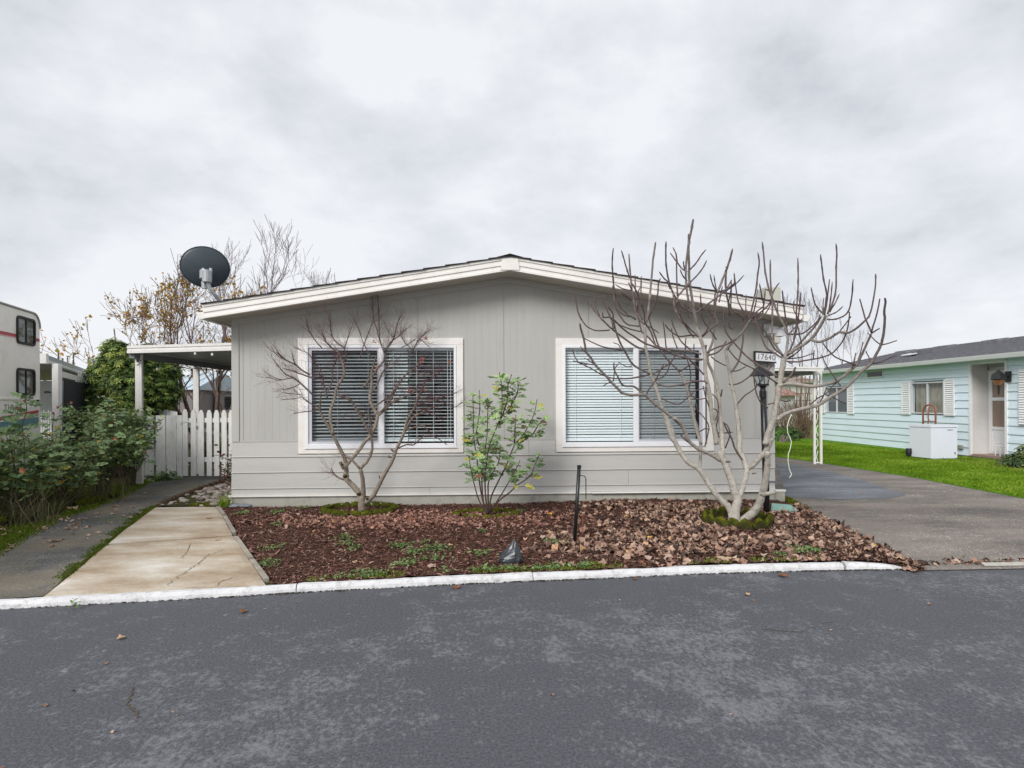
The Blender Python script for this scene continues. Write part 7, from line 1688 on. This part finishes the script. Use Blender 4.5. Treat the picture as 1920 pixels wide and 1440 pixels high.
rose = thing('rose_bush', rb, 'leggy green rose bush with some yellow leaves between the two windows', 'shrub')
Zr = (840, 680, 4.5); T = Traced(zr0, .5, 21, 7.6)
stems = [([(330, 1270), (265, 1170), (215, 1000), (175, 800)], 4), ([(330, 1280), (290, 1150), (265, 1000), (245, 820), (215, 600), (213, 420), (210, 290)], 6), ([(335, 1280), (300, 1180), (285, 980), (300, 820), (330, 600), (335, 400), (335, 310)], 7), ([(340, 1280), (320, 1150), (312, 980), (325, 850), (350, 700), (420, 520), (455, 400), (452, 200), (435, 95)], 7), ([(345, 1280), (338, 1100), (350, 980), (430, 830), (440, 700)], 4), ([(350, 1280), (360, 1150), (400, 1050), (490, 870), (560, 700), (640, 600), (720, 450), (750, 320)], 8), ([(360, 1260), (430, 1165), (520, 1095), (590, 1030), (690, 960), (730, 870), (770, 780)], 7), ([(355, 1260), (400, 1190), (470, 1080), (540, 960), (605, 835)], 4), ([(430, 520), (500, 320), (505, 190), (535, 112)], 4), ([(500, 430), (560, 310), (590, 230), (588, 135)], 4), ([(560, 700), (565, 560), (572, 450)], 3), ([(640, 610), (700, 620), (760, 530), (812, 475)], 5), ([(265, 700), (240, 600), (268, 400), (264, 245)], 5), ([(245, 810), (290, 760), (380, 690)], 3)]
sm = MB(); rrn = random.Random(4); nl = 0
for pts, k in stems:
    SP, R = T.add(Zr, 3.2, 1.4, pts, None); sm.tube(SP, R, 6, tint=[min(1, r/.008) for r in R])
    zlow = rb.z+.42 if pts[0][1] > 1000 else 0
    cand = [i for i in range(1, len(SP)-1) if SP[i].z > zlow]
    for i in cand:
        for _ in range(4 if rrn.random() < .5 else 3):
            if rrn.random() < .86:
                a = rrn.uniform(0, 6.28); d = Vector((cos(a), sin(a)*.8, rrn.uniform(-.35, .55))); mi = rrn.choices([0, 1, 2, 3, 4], [5, 7, 3, .5, .25])[0]
                if SP[i].z > 1.35 and mi == 0: mi = rrn.choice([1, 2])
                leaf_obj(rose, SP[i]+Vector((rrn.gauss(0, .008), rrn.gauss(0, .008), 0)), d, (rrn.gauss(0, .3), -.5+rrn.gauss(0, .3), 1), rrn.uniform(.75, 1.2), mi, rrn.randrange(3), L=.042); nl += 1
    tip = SP[-1]; sm.tube([tip, tip+Vector((0, 0, .02))], [.006, .003], 5, tint=.9)
sm.build('stems', M_stem, rose, smooth=True)
for (u, v) in ((580, 1010), (640, 1020), (660, 1045), (450, 840), (205, 800), (270, 715)):
    p = atD(840+u/4.5, 680+v/4.5, zr0-.05); leaf_obj(rose, p, (rrn.uniform(-1, 1), -.2, -.2), (0, -.8, .6), .8, 3, rrn.randrange(3))

# ------------------------------------------------------------------ rose hedge at the left
M_rose = tinted('rose_foliage', [(0, (.09, .13, .05)), (.3, (.22, .31, .13)), (.6, (.37, .48, .22)), (.82, (.50, .58, .28)), (.94, (.64, .56, .10)), (1, (.56, .28, .09))], .5, .28, .35)
def oval(mbv=None): return [(0, 0, 0), (.32, .30, .06), (.7, .27, .05), (1, 0, -.05), (.7, -.27, .05), (.32, -.30, .06), (.5, 0, -.03)], [(0, 1, 6), (1, 2, 6), (2, 3, 6), (3, 4, 6), (4, 5, 6), (5, 0, 6)]
def rose_mass(name, px, base, ztop, rad, n_st, seed, label, nleaf=1500, size=.052, open_=1.0, group=None, named=120, mat=None, low=.35):
    rr = random.Random(seed); rg = np.random.default_rng(seed); t = thing(name, base, label, 'shrub', group); sb_ = MB(); nd = []
    for k in range(n_st):
        a = rr.uniform(0, 6.28); r_ = rad*rr.uniform(.3, 1.0); H2 = (ztop-base.z)*rr.uniform(.65, 1.05)
        b = base+Vector((rr.gauss(0, .06), rr.gauss(0, .06), -.03)); e2 = base+Vector((cos(a)*r_, sin(a)*r_*.8, H2)); m_ = (b+e2)*.5+Vector((cos(a)*.1, sin(a)*.1, .1)); SP = smooth([b, m_, e2], 7); sb_.tube(SP, [.009*(1-.7*i/(len(SP)-1)) for i in range(len(SP))], 5, tint=.6)
        for q in range(4):
            i = rr.randrange(4, len(SP)-1); d = Vector((rr.gauss(0, 1), rr.gauss(0, 1), rr.uniform(.1, 1))).normalized()*rr.uniform(.12, .3); S2 = smooth([SP[i], SP[i]+d*.5+Vector((0, 0, .03)), SP[i]+d], 3); sb_.tube(S2, .0035, 4, tint=.2); nd += S2[1:]
        nd += SP[6:]
    nd = [p for p in nd if p.z > base.z+low*(ztop-base.z)]
    sb_.build('stems', M_stem, t, smooth=True)
    for k in range(named):
        p = rr.choice(nd); a = rr.uniform(0, 6.28); mi = rr.choices([0, 1, 2, 3, 4], [6, 7, 3, .9, .4])[0]
        leaf_obj(t, p+Vector((rr.gauss(0, .03), rr.gauss(0, .03)-.03, rr.gauss(0, .03))), (cos(a), sin(a), rr.uniform(-.4, .5)), (rr.gauss(0, .3), -.5, 1), rr.uniform(1.0, 1.6), mi, rr.randrange(3), L=.046)
    P = np.array([nd[rr.randrange(len(nd))] for _ in range(nleaf)])+rg.normal(0, .055, (nleaf, 3)); A = frames(nleaf, .55, rg); tv_, tf_ = oval()
    tint = rg.beta(2.2, 2.2, nleaf); tint = np.where(rg.random(nleaf) < .05, rg.uniform(.9, 1, nleaf), tint*.85)
    scatter('foliage', tv_, tf_, P, A, rg.lognormal(np.log(size), .25, nleaf), mat or M_rose, t, tint, 'stuff'); return t, nd
H1 = 'rose bushes in the bed left of the path'
def gp3(px, py): return G(px, py)
r1, n1_ = rose_mass('rose_bush', 0, G(42, 968), 1.14, .42, 13, 31, 'leftmost rose bush, tall and brown stemmed, in front of the motorhome', 900, group=H1, low=.12, named=150, size=.062)
r2, n2_ = rose_mass('rose_bush', 0, G(118, 955)+Vector((-.1, .2, 0)), 1.2, .48, 14, 32, 'rose bush in front of the white carport post, leaves dark green', 900, group=H1, low=.06, size=.062)
r3, n3_ = rose_mass('rose_bush', 0, G(182, 932)+Vector((-.05, .15, 0)), 1.36, .58, 15, 33, 'dense rose bush with an orange bud, nearest the mossy scalloped edging', 1450, group=H1, low=.06, size=.064)
r4, n4_ = rose_mass('rose_bush', 0, G(236, 915)+Vector((.0, .15, 0)), 1.25, .42, 11, 34, 'rose bush reaching past the awning post toward the white fence', 1200, group=H1, low=.06, size=.062)
r5, n5_ = rose_mass('rose_bush', 0, G(-55, 980), 1.02, .42, 10, 35, 'rose bush cut by the left edge of the picture, beside the brown stemmed one', 1000, group=H1, low=.1)
for k in range(26):                                          # long shoots
    pass
def blossom(parent, px, py, zc_, r_, m_):
    c_ = atD(px, py, zc_); mb = MB()
    for ring_ in range(4):
        for k in range(5):
            a = k*2*pi/5+ring_*.6; q = r_*(1-.22*ring_); d = Vector((cos(a), -.35-.15*ring_, sin(a))).normalized(); w = Vector((-sin(a), 0, cos(a)))
            mb.add([c_, c_+d*q*.6+w*q*.5, c_+d*q, c_+d*q*.6-w*q*.5, ], [(0, 1, 2, 3)])
    mb.build('blossom', m_, parent)
M_peach = paint('peach_petal', (.72, .30, .17), .15, 40, .6)
zz = lambda b: -(R3.transposed() @ (b.location-CAMP)).z
blossom(r1, 43, 882, zz(r1)-.45, .04, M_peach); blossom(r3, 217, 823, zz(r3)-.5, .034, M_peach); blossom(r1, 33, 765, zz(r1)-.2, .025, paint('faded_petal', (.38, .15, .12), .2, 40, .7))
for par, px, py in ((r2, 134, 755), (r2, 109, 764), (r2, 100, 775), (r4, 255, 779), (r1, 47, 752)): blossom(par, px, py, zz(par)-.1, .022, bpy.data.materials['faded_petal'])
# tall shoots against motorhome and fence
def shoot(par, pts, zc_, nleaf, seed, sc=1.1):
    rr = random.Random(seed); SP = smooth([atD(x, y, zc_) for x, y in pts], 5); mb = MB(); mb.tube(SP, .0045, 5, tint=.4); mb.build('shoot', M_stem, par)
    for k in range(nleaf):
        p = SP[rr.randrange(2, len(SP))]; a = rr.uniform(0, 6.28); leaf_obj(par, p, (cos(a), sin(a)*.5-.2, rr.uniform(-.3, .4)), (0, -.7, 1), sc*rr.uniform(.8, 1.2), rr.choices([0, 1, 2], [4, 4, 1])[0], rr.randrange(3), L=.046)
shoot(r1, [(44, 900), (46, 840), (42, 800), (50, 770), (47, 745)], zz(r1)-.1, 26, 1); shoot(r1, [(30, 900), (20, 830), (32, 790), (33, 768)], zz(r1), 14, 2)
shoot(r2, [(100, 860), (98, 810), (102, 775)], zz(r2)-.1, 10, 3); shoot(r4, [(262, 880), (268, 850), (276, 825), (285, 818), (294, 830)], zz(r4)-.1, 9, 4, .9); shoot(r4, [(255, 870), (262, 840), (258, 810), (255, 790)], zz(r4)-.1, 10, 5, .9); shoot(r4, [(262, 872), (270, 862), (273, 868)], zz(r4)-.15, 6, 6, 1.0)
# brown dead stems and grasses low in the bed
mb = MB()
for k in range(95):
    b = G(random.uniform(-20, 105), random.uniform(955, 992)); h = random.uniform(.12, .5); lx = random.gauss(0, .16); mb.tube([b-Vector((0, 0, .02)), b+Vector((lx*.4, random.gauss(0, .05), h*.5)), b+Vector((lx, random.gauss(0, .1), h))], [.004, .003, .0015], 4, tint=random.random())
for k in range(60):
    b = G(random.uniform(150, 240), random.uniform(915, 945)); h = random.uniform(.15, .4); lx = random.gauss(0, .12); mb.tube([b-Vector((0, 0, .02)), b+Vector((lx, random.gauss(0, .1), h))], [.004, .0015], 4, tint=random.random())
mb.build('dead_stems', tinted('dead_stem', [(0, (.10, .085, .05)), (.5, (.16, .14, .08)), (1, (.24, .19, .13))], .85), kind='stuff')
X, Y = rand_in([(-6.3, 6.4), (-5.0, 6.9), (-5.5, 8.4), (-6.8, 8.2)], 6500); blades('bed_weeds', X, Y, GZ(X, Y)-.01, .16, tinted('olive_blades', [(0, (.05, .055, .02)), (.6, (.10, .12, .04)), (1, (.20, .19, .09))], .8, .15), .006)
lx_, ly_ = [], []
for k in range(60): p = G(random.uniform(0, 150), random.uniform(955, 1005)); lx_.append(p.x); ly_.append(p.y)
lx_, ly_ = np.array(lx_), np.array(ly_); litter('bed_leaves', lx_, ly_, GZ(lx_, ly_)+.01, .022, M_litter, tintv=RNG.uniform(.5, 1, 60))
# reddish heuchera at the house corner
hu, _ = rose_mass('red_leaf_shrub', 0, Vector((-3.55, 8.6, gz(-3))), .66, .10, 6, 40, 'small dark red leaved shrub against the left corner of the house', 260, size=.045, named=0, mat=tinted('red_leaf', [(0, (.05, .015, .012)), (.7, (.13, .04, .03)), (1, (.25, .16, .06))], .6, .1), low=.15)
gu = G(439, 940); X = RNG.normal(-3.36, .03, 60); Y = RNG.normal(7.86, .04, 60); blades('corner_grass', X, Y, GZ(X, Y), .14, M_grass, .005)
# weed tuft at the fence foot and sprout in the gutter
def tuft(name, c_, label, n, r_, s_, seed):
    rg = np.random.default_rng(seed); P = np.array([(c_.x, c_.y, c_.z+.02)])+rg.normal(0, 1, (n, 3))*np.array([r_, r_, r_*.7]); P[:, 2] = np.abs(P[:, 2]-c_.z)+c_.z; tv_, tf_ = oval()
    o = scatter(name, tv_, tf_, P, frames(n, .5, rg), rg.lognormal(np.log(s_), .3, n), M_weed, tint=rg.random(n)); return tag(o, label, 'weed')
tuft('weed_tuft', G(308, 900), 'leafy green weed tuft at the foot of the board fence', 240, .12, .05, 1)
tuft('weed_sprout', atZ(143, 1137, .02), 'small green sprout growing from the joint below the left kerb', 20, .016, .022, 2)
for px, py in ((512, 1036), (980, 1069)): pass

# ------------------------------------------------------------------ big evergreen shrub behind the awning
M_ever = tinted('evergreen_leaf', [(0, (.015, .032, .010)), (.38, (.07, .125, .035)), (.72, (.19, .27, .055)), (1, (.40, .45, .11))], .5, .2, .35)
def evergreen(name, lobes, label, n, size, mat, seed, base, cat='tree'):
    rg = np.random.default_rng(seed); t = thing(name, base, label, cat); tot = sum(l[1]**2 for l in lobes); Ps, Us, Ts = [], [], []
    for (c_, r_, sq) in lobes:
        m_ = int(n*r_**2/tot); d = rg.normal(0, 1, (m_, 3)); d /= np.linalg.norm(d, axis=1, keepdims=True); rr = r_*rg.uniform(.72, 1.06, m_)
        clump = np.array([mnoise.noise(Vector(tuple(q*3.2))+Vector(c_)) for q in d]); rr = rr*(1+.34*clump)
        Ps.append(np.array(c_)+d*rr[:, None]*np.array([1, 1, sq])); Us.append(d*.8+np.array([0, 0, .9])); Ts.append(np.clip(.48+clump*.75+rg.normal(0, .17, m_), 0, 1))
    P = np.concatenate(Ps); U = np.concatenate(Us); Tn = np.concatenate(Ts)
    # every point is a rosette of six leaves
    tv, tf = [], []
    for k in range(6):
        a = k*pi/3; c2, s2 = cos(a), sin(a); o_ = len(tv)
        for (x, y, z) in ((.05, 0, 0), (.55, .17, -.02), (1, 0, -.28), (.55, -.17, -.02)): tv.append((x*c2-y*s2, x*s2+y*c2, z))
        tf.append((o_, o_+1, o_+2, o_+3))
    scatter('crown', tv, tf, P, frames(len(P), .28, rg, U/np.linalg.norm(U, axis=1, keepdims=True)), rg.lognormal(np.log(size), .22, len(P)), mat, t, Tn, 'stuff')
    mb = MB()
    for k in range(7):
        l = lobes[k % len(lobes)]; b = Vector(base)+Vector((random.gauss(0, .12), random.gauss(0, .12), -.05)); mb.tube(smooth([b, (b+Vector(l[0]))*.5+Vector((random.gauss(0, .1), 0, 0)), Vector(l[0])], 4), [.05*(1-.7*i/8) for i in range(9)], 6, tint=.8)
    mb.build('trunk', M_dk, t); return t
ZE = 13.2
def E_lobe(px, py, r_px, dz_=0): z = ZE+dz_; return (tuple(atD(px, py, z)), r_px*z/F, .92)
lobes = [E_lobe(225, 672, 34), E_lobe(250, 690, 38, -.2), E_lobe(205, 705, 36), E_lobe(245, 725, 44, -.35), E_lobe(290, 700, 40, .2), E_lobe(300, 735, 36, 0), E_lobe(200, 745, 38, -.1), E_lobe(255, 765, 40, -.3), E_lobe(280, 665, 22, .4), E_lobe(215, 655, 18), E_lobe(305, 705, 30, .3), E_lobe(265, 790, 45, 0), E_lobe(200, 780, 34, .2)]
evergreen('evergreen_shrub', lobes, 'large rounded evergreen with drooping green leaves behind the awning post', 13000, .07, M_ever, 51, (atD(255, 850, ZE).x, atD(255, 850, ZE).y, gz(-5)))
z_ = 11.6
def Lb(px, py, r_px, dz_=0): z = z_+dz_; return (tuple(atD(px, py, z)), r_px*z/F, .9)
evergreen('laurel_shrub', [Lb(185, 790, 26), Lb(215, 785, 28), Lb(240, 775, 22), Lb(165, 800, 22), Lb(200, 812, 30), Lb(235, 812, 30)], 'light green bushy shrub between the roses and the big evergreen', 1300, .085, tinted('light_shrub_leaf', [(0, (.05, .09, .025)), (.5, (.16, .23, .05)), (1, (.38, .42, .12))], .5, .2), 52, (atD(210, 870, z_).x, atD(210, 870, z_).y, gz(-5)), 'shrub')
zc5 = 16
evergreen('round_shrub', [(tuple(atD(308, 770, zc5)), 16*zc5/F, .9), (tuple(atD(328, 778, zc5)), 10*zc5/F, .9)], 'small dull green shrub in front of the brown grey shed', 300, .09, tinted('dull_leaf', [(0, (.03, .05, .03)), (1, (.12, .17, .10))], .6, .1), 53, (atD(310, 830, zc5).x, atD(310, 830, zc5).y, gz(-5)), 'shrub')
# leafy plant at the wall of the aqua house
pz2 = atZ(1915, 878, gz(9))
evergreen('broadleaf_plant', [(tuple(pz2+Vector((.25, .1, .22))), .26, .8), (tuple(pz2+Vector((-.1, -.1, .12))), .2, .7), (tuple(pz2+Vector((.4, -.3, .3))), .3, .8), (tuple(pz2+Vector((.1, .35, .1))), .2, .6)], 'glossy green broadleaf plant at the foot of the aqua wall', 420, .11, tinted('glossy_leaf', [(0, (.03, .06, .02)), (.6, (.12, .18, .06)), (1, (.35, .38, .16))], .4, .2), 54, tuple(pz2), 'plant')

# ------------------------------------------------------------------ bare and half bare background trees
def grow(mb, p, d, L, r, lvl, rr, up=.12, split=(2, 3), ang=.5, shrink=.74, ends=None, kids=1.0, minr=.004, tint=.5, jit=.13):
    n = 4; pts = [Vector(p)]; rad = [r]; q = Vector(p); dd = Vector(d)
    for k in range(n): dd = (dd+Vector((rr.gauss(0, jit), rr.gauss(0, jit), rr.gauss(up, jit)))).normalized(); q = q+dd*(L/n); pts.append(q.copy()); rad.append(max(minr, r*(1-.35*(k+1)/n)))
    mb.tube(pts, rad, 6 if r > .03 else (4 if r > .01 else 3), tint=tint, cap=False)
    if ends is not None and lvl <= 1: ends += pts[1:]
    if lvl == 0: return
    for _ in range(rr.randint(*split)):
        a = Vector((rr.gauss(0, 1), rr.gauss(0, 1), rr.gauss(0, 1))); a = (a-dd*a.dot(dd)).normalized(); nd = (dd*cos(ang)+a*sin(ang)*rr.uniform(.6, 1.3)).normalized()
        grow(mb, pts[-1] if rr.random() < .65 else pts[-2], nd, L*shrink*rr.uniform(.8, 1.15), rad[-1]*.72, lvl-1, rr, up, split, ang, shrink, ends, kids, minr, tint, jit)
    if lvl >= 1 and rr.random() < kids:
        a = Vector((rr.gauss(0, 1), rr.gauss(0, 1), rr.gauss(0, .6))).normalized(); grow(mb, pts[2], (dd*.5+a*.8).normalized(), L*shrink*.8, rad[2]*.5, max(0, lvl-2), rr, up, split, ang, shrink, ends, kids, minr, tint, jit)
M_aut = tinted('autumn_leaf', [(0, (.20, .12, .03)), (.4, (.52, .30, .03)), (.7, (.60, .28, .05)), (.9, (.28, .30, .05)), (1, (.14, .20, .04))], .6, .35)
def btree(name, base, label, h, r, lvl, seed, mat, dirs, group=None, leaves=0, lsize=.06, up=.12, ang=.5, shrink=.74, minr=.004, split=(2, 3), kids=1.0, filt=None, jit=.13):
    rr = random.Random(seed); t = thing(name, base, label, 'tree', group); ends = []
    b = Vector(base); tops = []
    for (dx, dy, dzv, hl, rl) in dirs:
        d = Vector((dx, dy, dzv)).normalized(); pts = smooth([b-Vector((0, 0, .05)), b+d*h*hl*.5+Vector((rr.gauss(0, .04), 0, 0)), b+d*h*hl], 4); tm = MB(); tm.tube(pts, [r*rl*(1-.4*i/(len(pts)-1)) for i in range(len(pts))], 9, tint=1.0); tm.build('limb' if tops else 'trunk', mat, t, smooth=True); tops.append((pts[-1], (pts[-1]-pts[-2]).normalized(), r*rl*.6))
    cb_ = MB()
    for p, d, r_ in tops: grow(cb_, p, d, h*.32, r_, lvl, rr, up, split, ang, shrink, ends, kids, minr, .3, jit)
    cb_.build('crown', mat, t, kind='stuff')
    if leaves and ends:
        rg = np.random.default_rng(seed); E_l = [p for p in ends if filt is None or filt(p)]
        cl = [E_l[k] for k in rg.integers(0, len(E_l), max(1, leaves//5))]; P = np.repeat(np.array(cl), 5, 0)+rg.normal(0, lsize*.75, (len(cl)*5, 3)); n_ = len(P); tv_, tf_ = oval()
        scatter('leaves', tv_, tf_, P, frames(n_, .9, rg), rg.lognormal(np.log(lsize), .25, n_), M_aut, t, rg.random(n_), 'stuff')
    return t
def gbase(px, zc_): p = atD(px, 800, zc_); return (p.x, p.y, .05)
btree('autumn_tree', gbase(402, 14.0), 'half bare tree with yellow and orange leaves and mossy leaning trunk behind the awning', 3.2, .10, 5, 61, M_mos, [(-.55, .0, 1.1, .42, .85), (.0, .1, 1, .36, 1), (.35, -.1, 1, .38, .7), (-.85, .3, 1, .45, .7), (-1.0, -.1, .75, .36, .6)], leaves=2300, lsize=.07, up=.10, ang=.50, shrink=.78, minr=.005, jit=.08)
btree('bare_tree', gbase(498, 19.0), 'bare dark twiggy tree rising behind the left slope of the roof', 4.5, .10, 5, 62, M_dk, [(-.08, 0, 1, .55, 1), (-.4, .1, 1, .5, .7), (.25, .2, 1, .5, .7)], up=.10, ang=.40, shrink=.76, minr=.0045, jit=.06, kids=.7)
btree('bare_tree', gbase(405, 20.0), 'bare tree whose twig tips show above the satellite dish', 4.35, .12, 5, 63, M_dk, [(.05, 0, 1, .6, 1), (-.3, .1, 1, .5, .7)], up=.12, ang=.35, shrink=.74, minr=.0045, jit=.06)
btree('bare_tree', gbase(560, 22.0), 'low bare tree behind the roof slope right of the twiggy one', 3.6, .08, 4, 64, M_dk, [(.1, 0, 1, .55, 1), (-.3, .1, 1, .5, .7), (.4, .1, 1, .5, .7)], up=.10, ang=.42, shrink=.74, minr=.0045, jit=.06)
btree('bare_tree', gbase(440, 16.5), 'bare reddish tree just behind the left eave of the house', 2.7, .08, 4, 65, M_mos, [(-.3, 0, 1, .45, 1), (.2, .1, 1, .45, .9), (-.7, .1, .8, .45, .7)], up=.06, ang=.5, shrink=.76, minr=.004, leaves=120, lsize=.07, jit=.08)
for px, zc_, h, s_, lab in ((1500, 38, 6.0, 71, 'thin bare tree above the carport awning, left one'), (1528, 44, 6.6, 72, 'thin bare tree above the carport awning, right one'), (1575, 46, 5.6, 73, 'faint bare tree just left of the aqua roof'), (1480, 50, 6.5, 74, 'distant bare tree close beside the fig trunk')):
    btree('bare_tree', gbase(px, zc_), lab, h, .07, 4, s_, M_dk, [(.05, 0, 1, .5, 1), (-.25, .1, 1, .45, .7), (.3, .1, 1, .45, .7)], up=.15, ang=.38, shrink=.74, minr=.007, jit=.06, kids=.5)
# brown brush behind the lawn on the right
def brush(name, px, py, zc_, h, w, n, seed, label, lvl=2, mat=M_dk, lean=.35, r0=.012):
    rr = random.Random(seed); b = atZ(px, py, .06); t = thing(name, b, label, 'shrub'); mb = MB()
    for k in range(n): p = b+Vector((rr.gauss(0, w), rr.gauss(0, w), -.03)); d = Vector((rr.gauss(0, lean), rr.gauss(0, lean), 1)).normalized(); grow(mb, p, d, h*rr.uniform(.35, .6), r0, lvl, rr, .12, (1, 2), .4, .7, None, .6, .0035, rr.random())
    mb.build('stems', mat, t, kind='stuff'); return t
M_brn = bark('brown_stems', (.24, .16, .115), (.15, .10, .07), False)
brush('brown_shrub', 1508, 822, 0, 1.9, .16, 75, 81, 'dense brown multi stemmed bare shrub on the lawn left of the aqua house', 2, M_brn)
brush('brown_shrub', 1486, 806, 0, 1.3, .5, 110, 82, 'low tangled brown brush behind the multi stemmed shrub', 2, M_brn, .6, .010)
brush('brown_shrub', 1462, 803, 0, 1.5, .6, 110, 83, 'reddish brown hedge remains beside the house wall on the right', 2, M_brn, .6, .010)
evergreen('green_weed_shrub', [(tuple(atZ(1462, 826, .06)+Vector((.2, 0, .25))), .45, .6), (tuple(atZ(1470, 822, .06)+Vector((.4, 0, .2))), .35, .5)], 'small loose green shrub on the far lawn behind the fig trunk', 130, .12, tinted('weed_shrub', [(0, (.03, .06, .02)), (1, (.12, .2, .06))], .6, .1), 55, tuple(atZ(1465, 830, .06)), 'shrub')
# trellis beside the aqua house
tl = thing('trellis', atD(1512, 760, 22), 'thin dark trellis grid among the brush left of the aqua house', 'trellis')
for k in range(4): a = atD(1494+k*8, 705, 24); mb = MB(); mb.box(a.x-.015, a.x+.015, a.y, a.y+.02, .05, a.z); mb.build('slat', M_brn, tl)
for k in range(5): a, b = atD(1490, 712+k*13, 24), atD(1522, 712+k*13, 24); mb = MB(); mb.box(a.x, b.x, a.y-.02, a.y-.001, a.z-.015, a.z+.015); mb.build('slat', M_brn, tl)
# far conifers
M_con = tinted('conifer', [(0, (.018, .035, .030)), (1, (.05, .08, .06))], .8)
def conifer(px, pytop, zc_, wpx, seed, label, palm=False):
    rg = np.random.default_rng(seed); rr = random.Random(seed); p = atD(px, 755, zc_); zt = atD(px, pytop, zc_).z; t = thing('conifer', (p.x, p.y, 0), label, 'tree', 'far conifers on the skyline'); mb = MB(); mb.tube([(p.x, p.y, -.5), (p.x, p.y, zt)], [.3, .04], 6, tint=.5); mb.build('trunk', M_dk, t)
    W_ = wpx*zc_/F; V, Fq, Tn = [], [], []
    lo = zt*.25
    for k in range(420):
        f = rr.random()**.8; z = zt-(zt-lo)*f; r_ = W_*(.08+f*.9)*rr.uniform(.5, 1.1); a = rr.uniform(0, 6.28); c_ = Vector((p.x, p.y, z)); tip = c_+Vector((cos(a)*r_, sin(a)*r_, -.22*r_+.1)); s_ = Vector((-sin(a), cos(a), 0))*(.18+.12*r_)
        o_ = len(V); V += [c_, (c_+tip)*.5+s_, tip, (c_+tip)*.5-s_-Vector((0, 0, .1))]; Fq.append((o_, o_+1, o_+2, o_+3)); Tn += [rr.random()]*4
    npmesh('crown', [tuple(v) for v in V], np.array(Fq), M_con, t, np.array(Tn), 'stuff')
for i, (px, top, w, l) in enumerate(((84, 663, 8, 'broad dark far conifer nearest the motorhome'), (110, 656, 5, 'tall narrow far conifer, second from the motorhome'), (118, 672, 4, 'small far conifer just right of the tall narrow one'), (127, 669, 3, 'thin short far conifer in the middle of the skyline row'), (138, 661, 8, 'ragged far conifer above the neighbour carport beam'), (166, 668, 9, 'far conifer touching the round evergreen shrub'), (102, 670, 3, 'tiny conifer tip left of the tall narrow one'))): conifer(px, top, 95+i*4, w, 200+i, l)
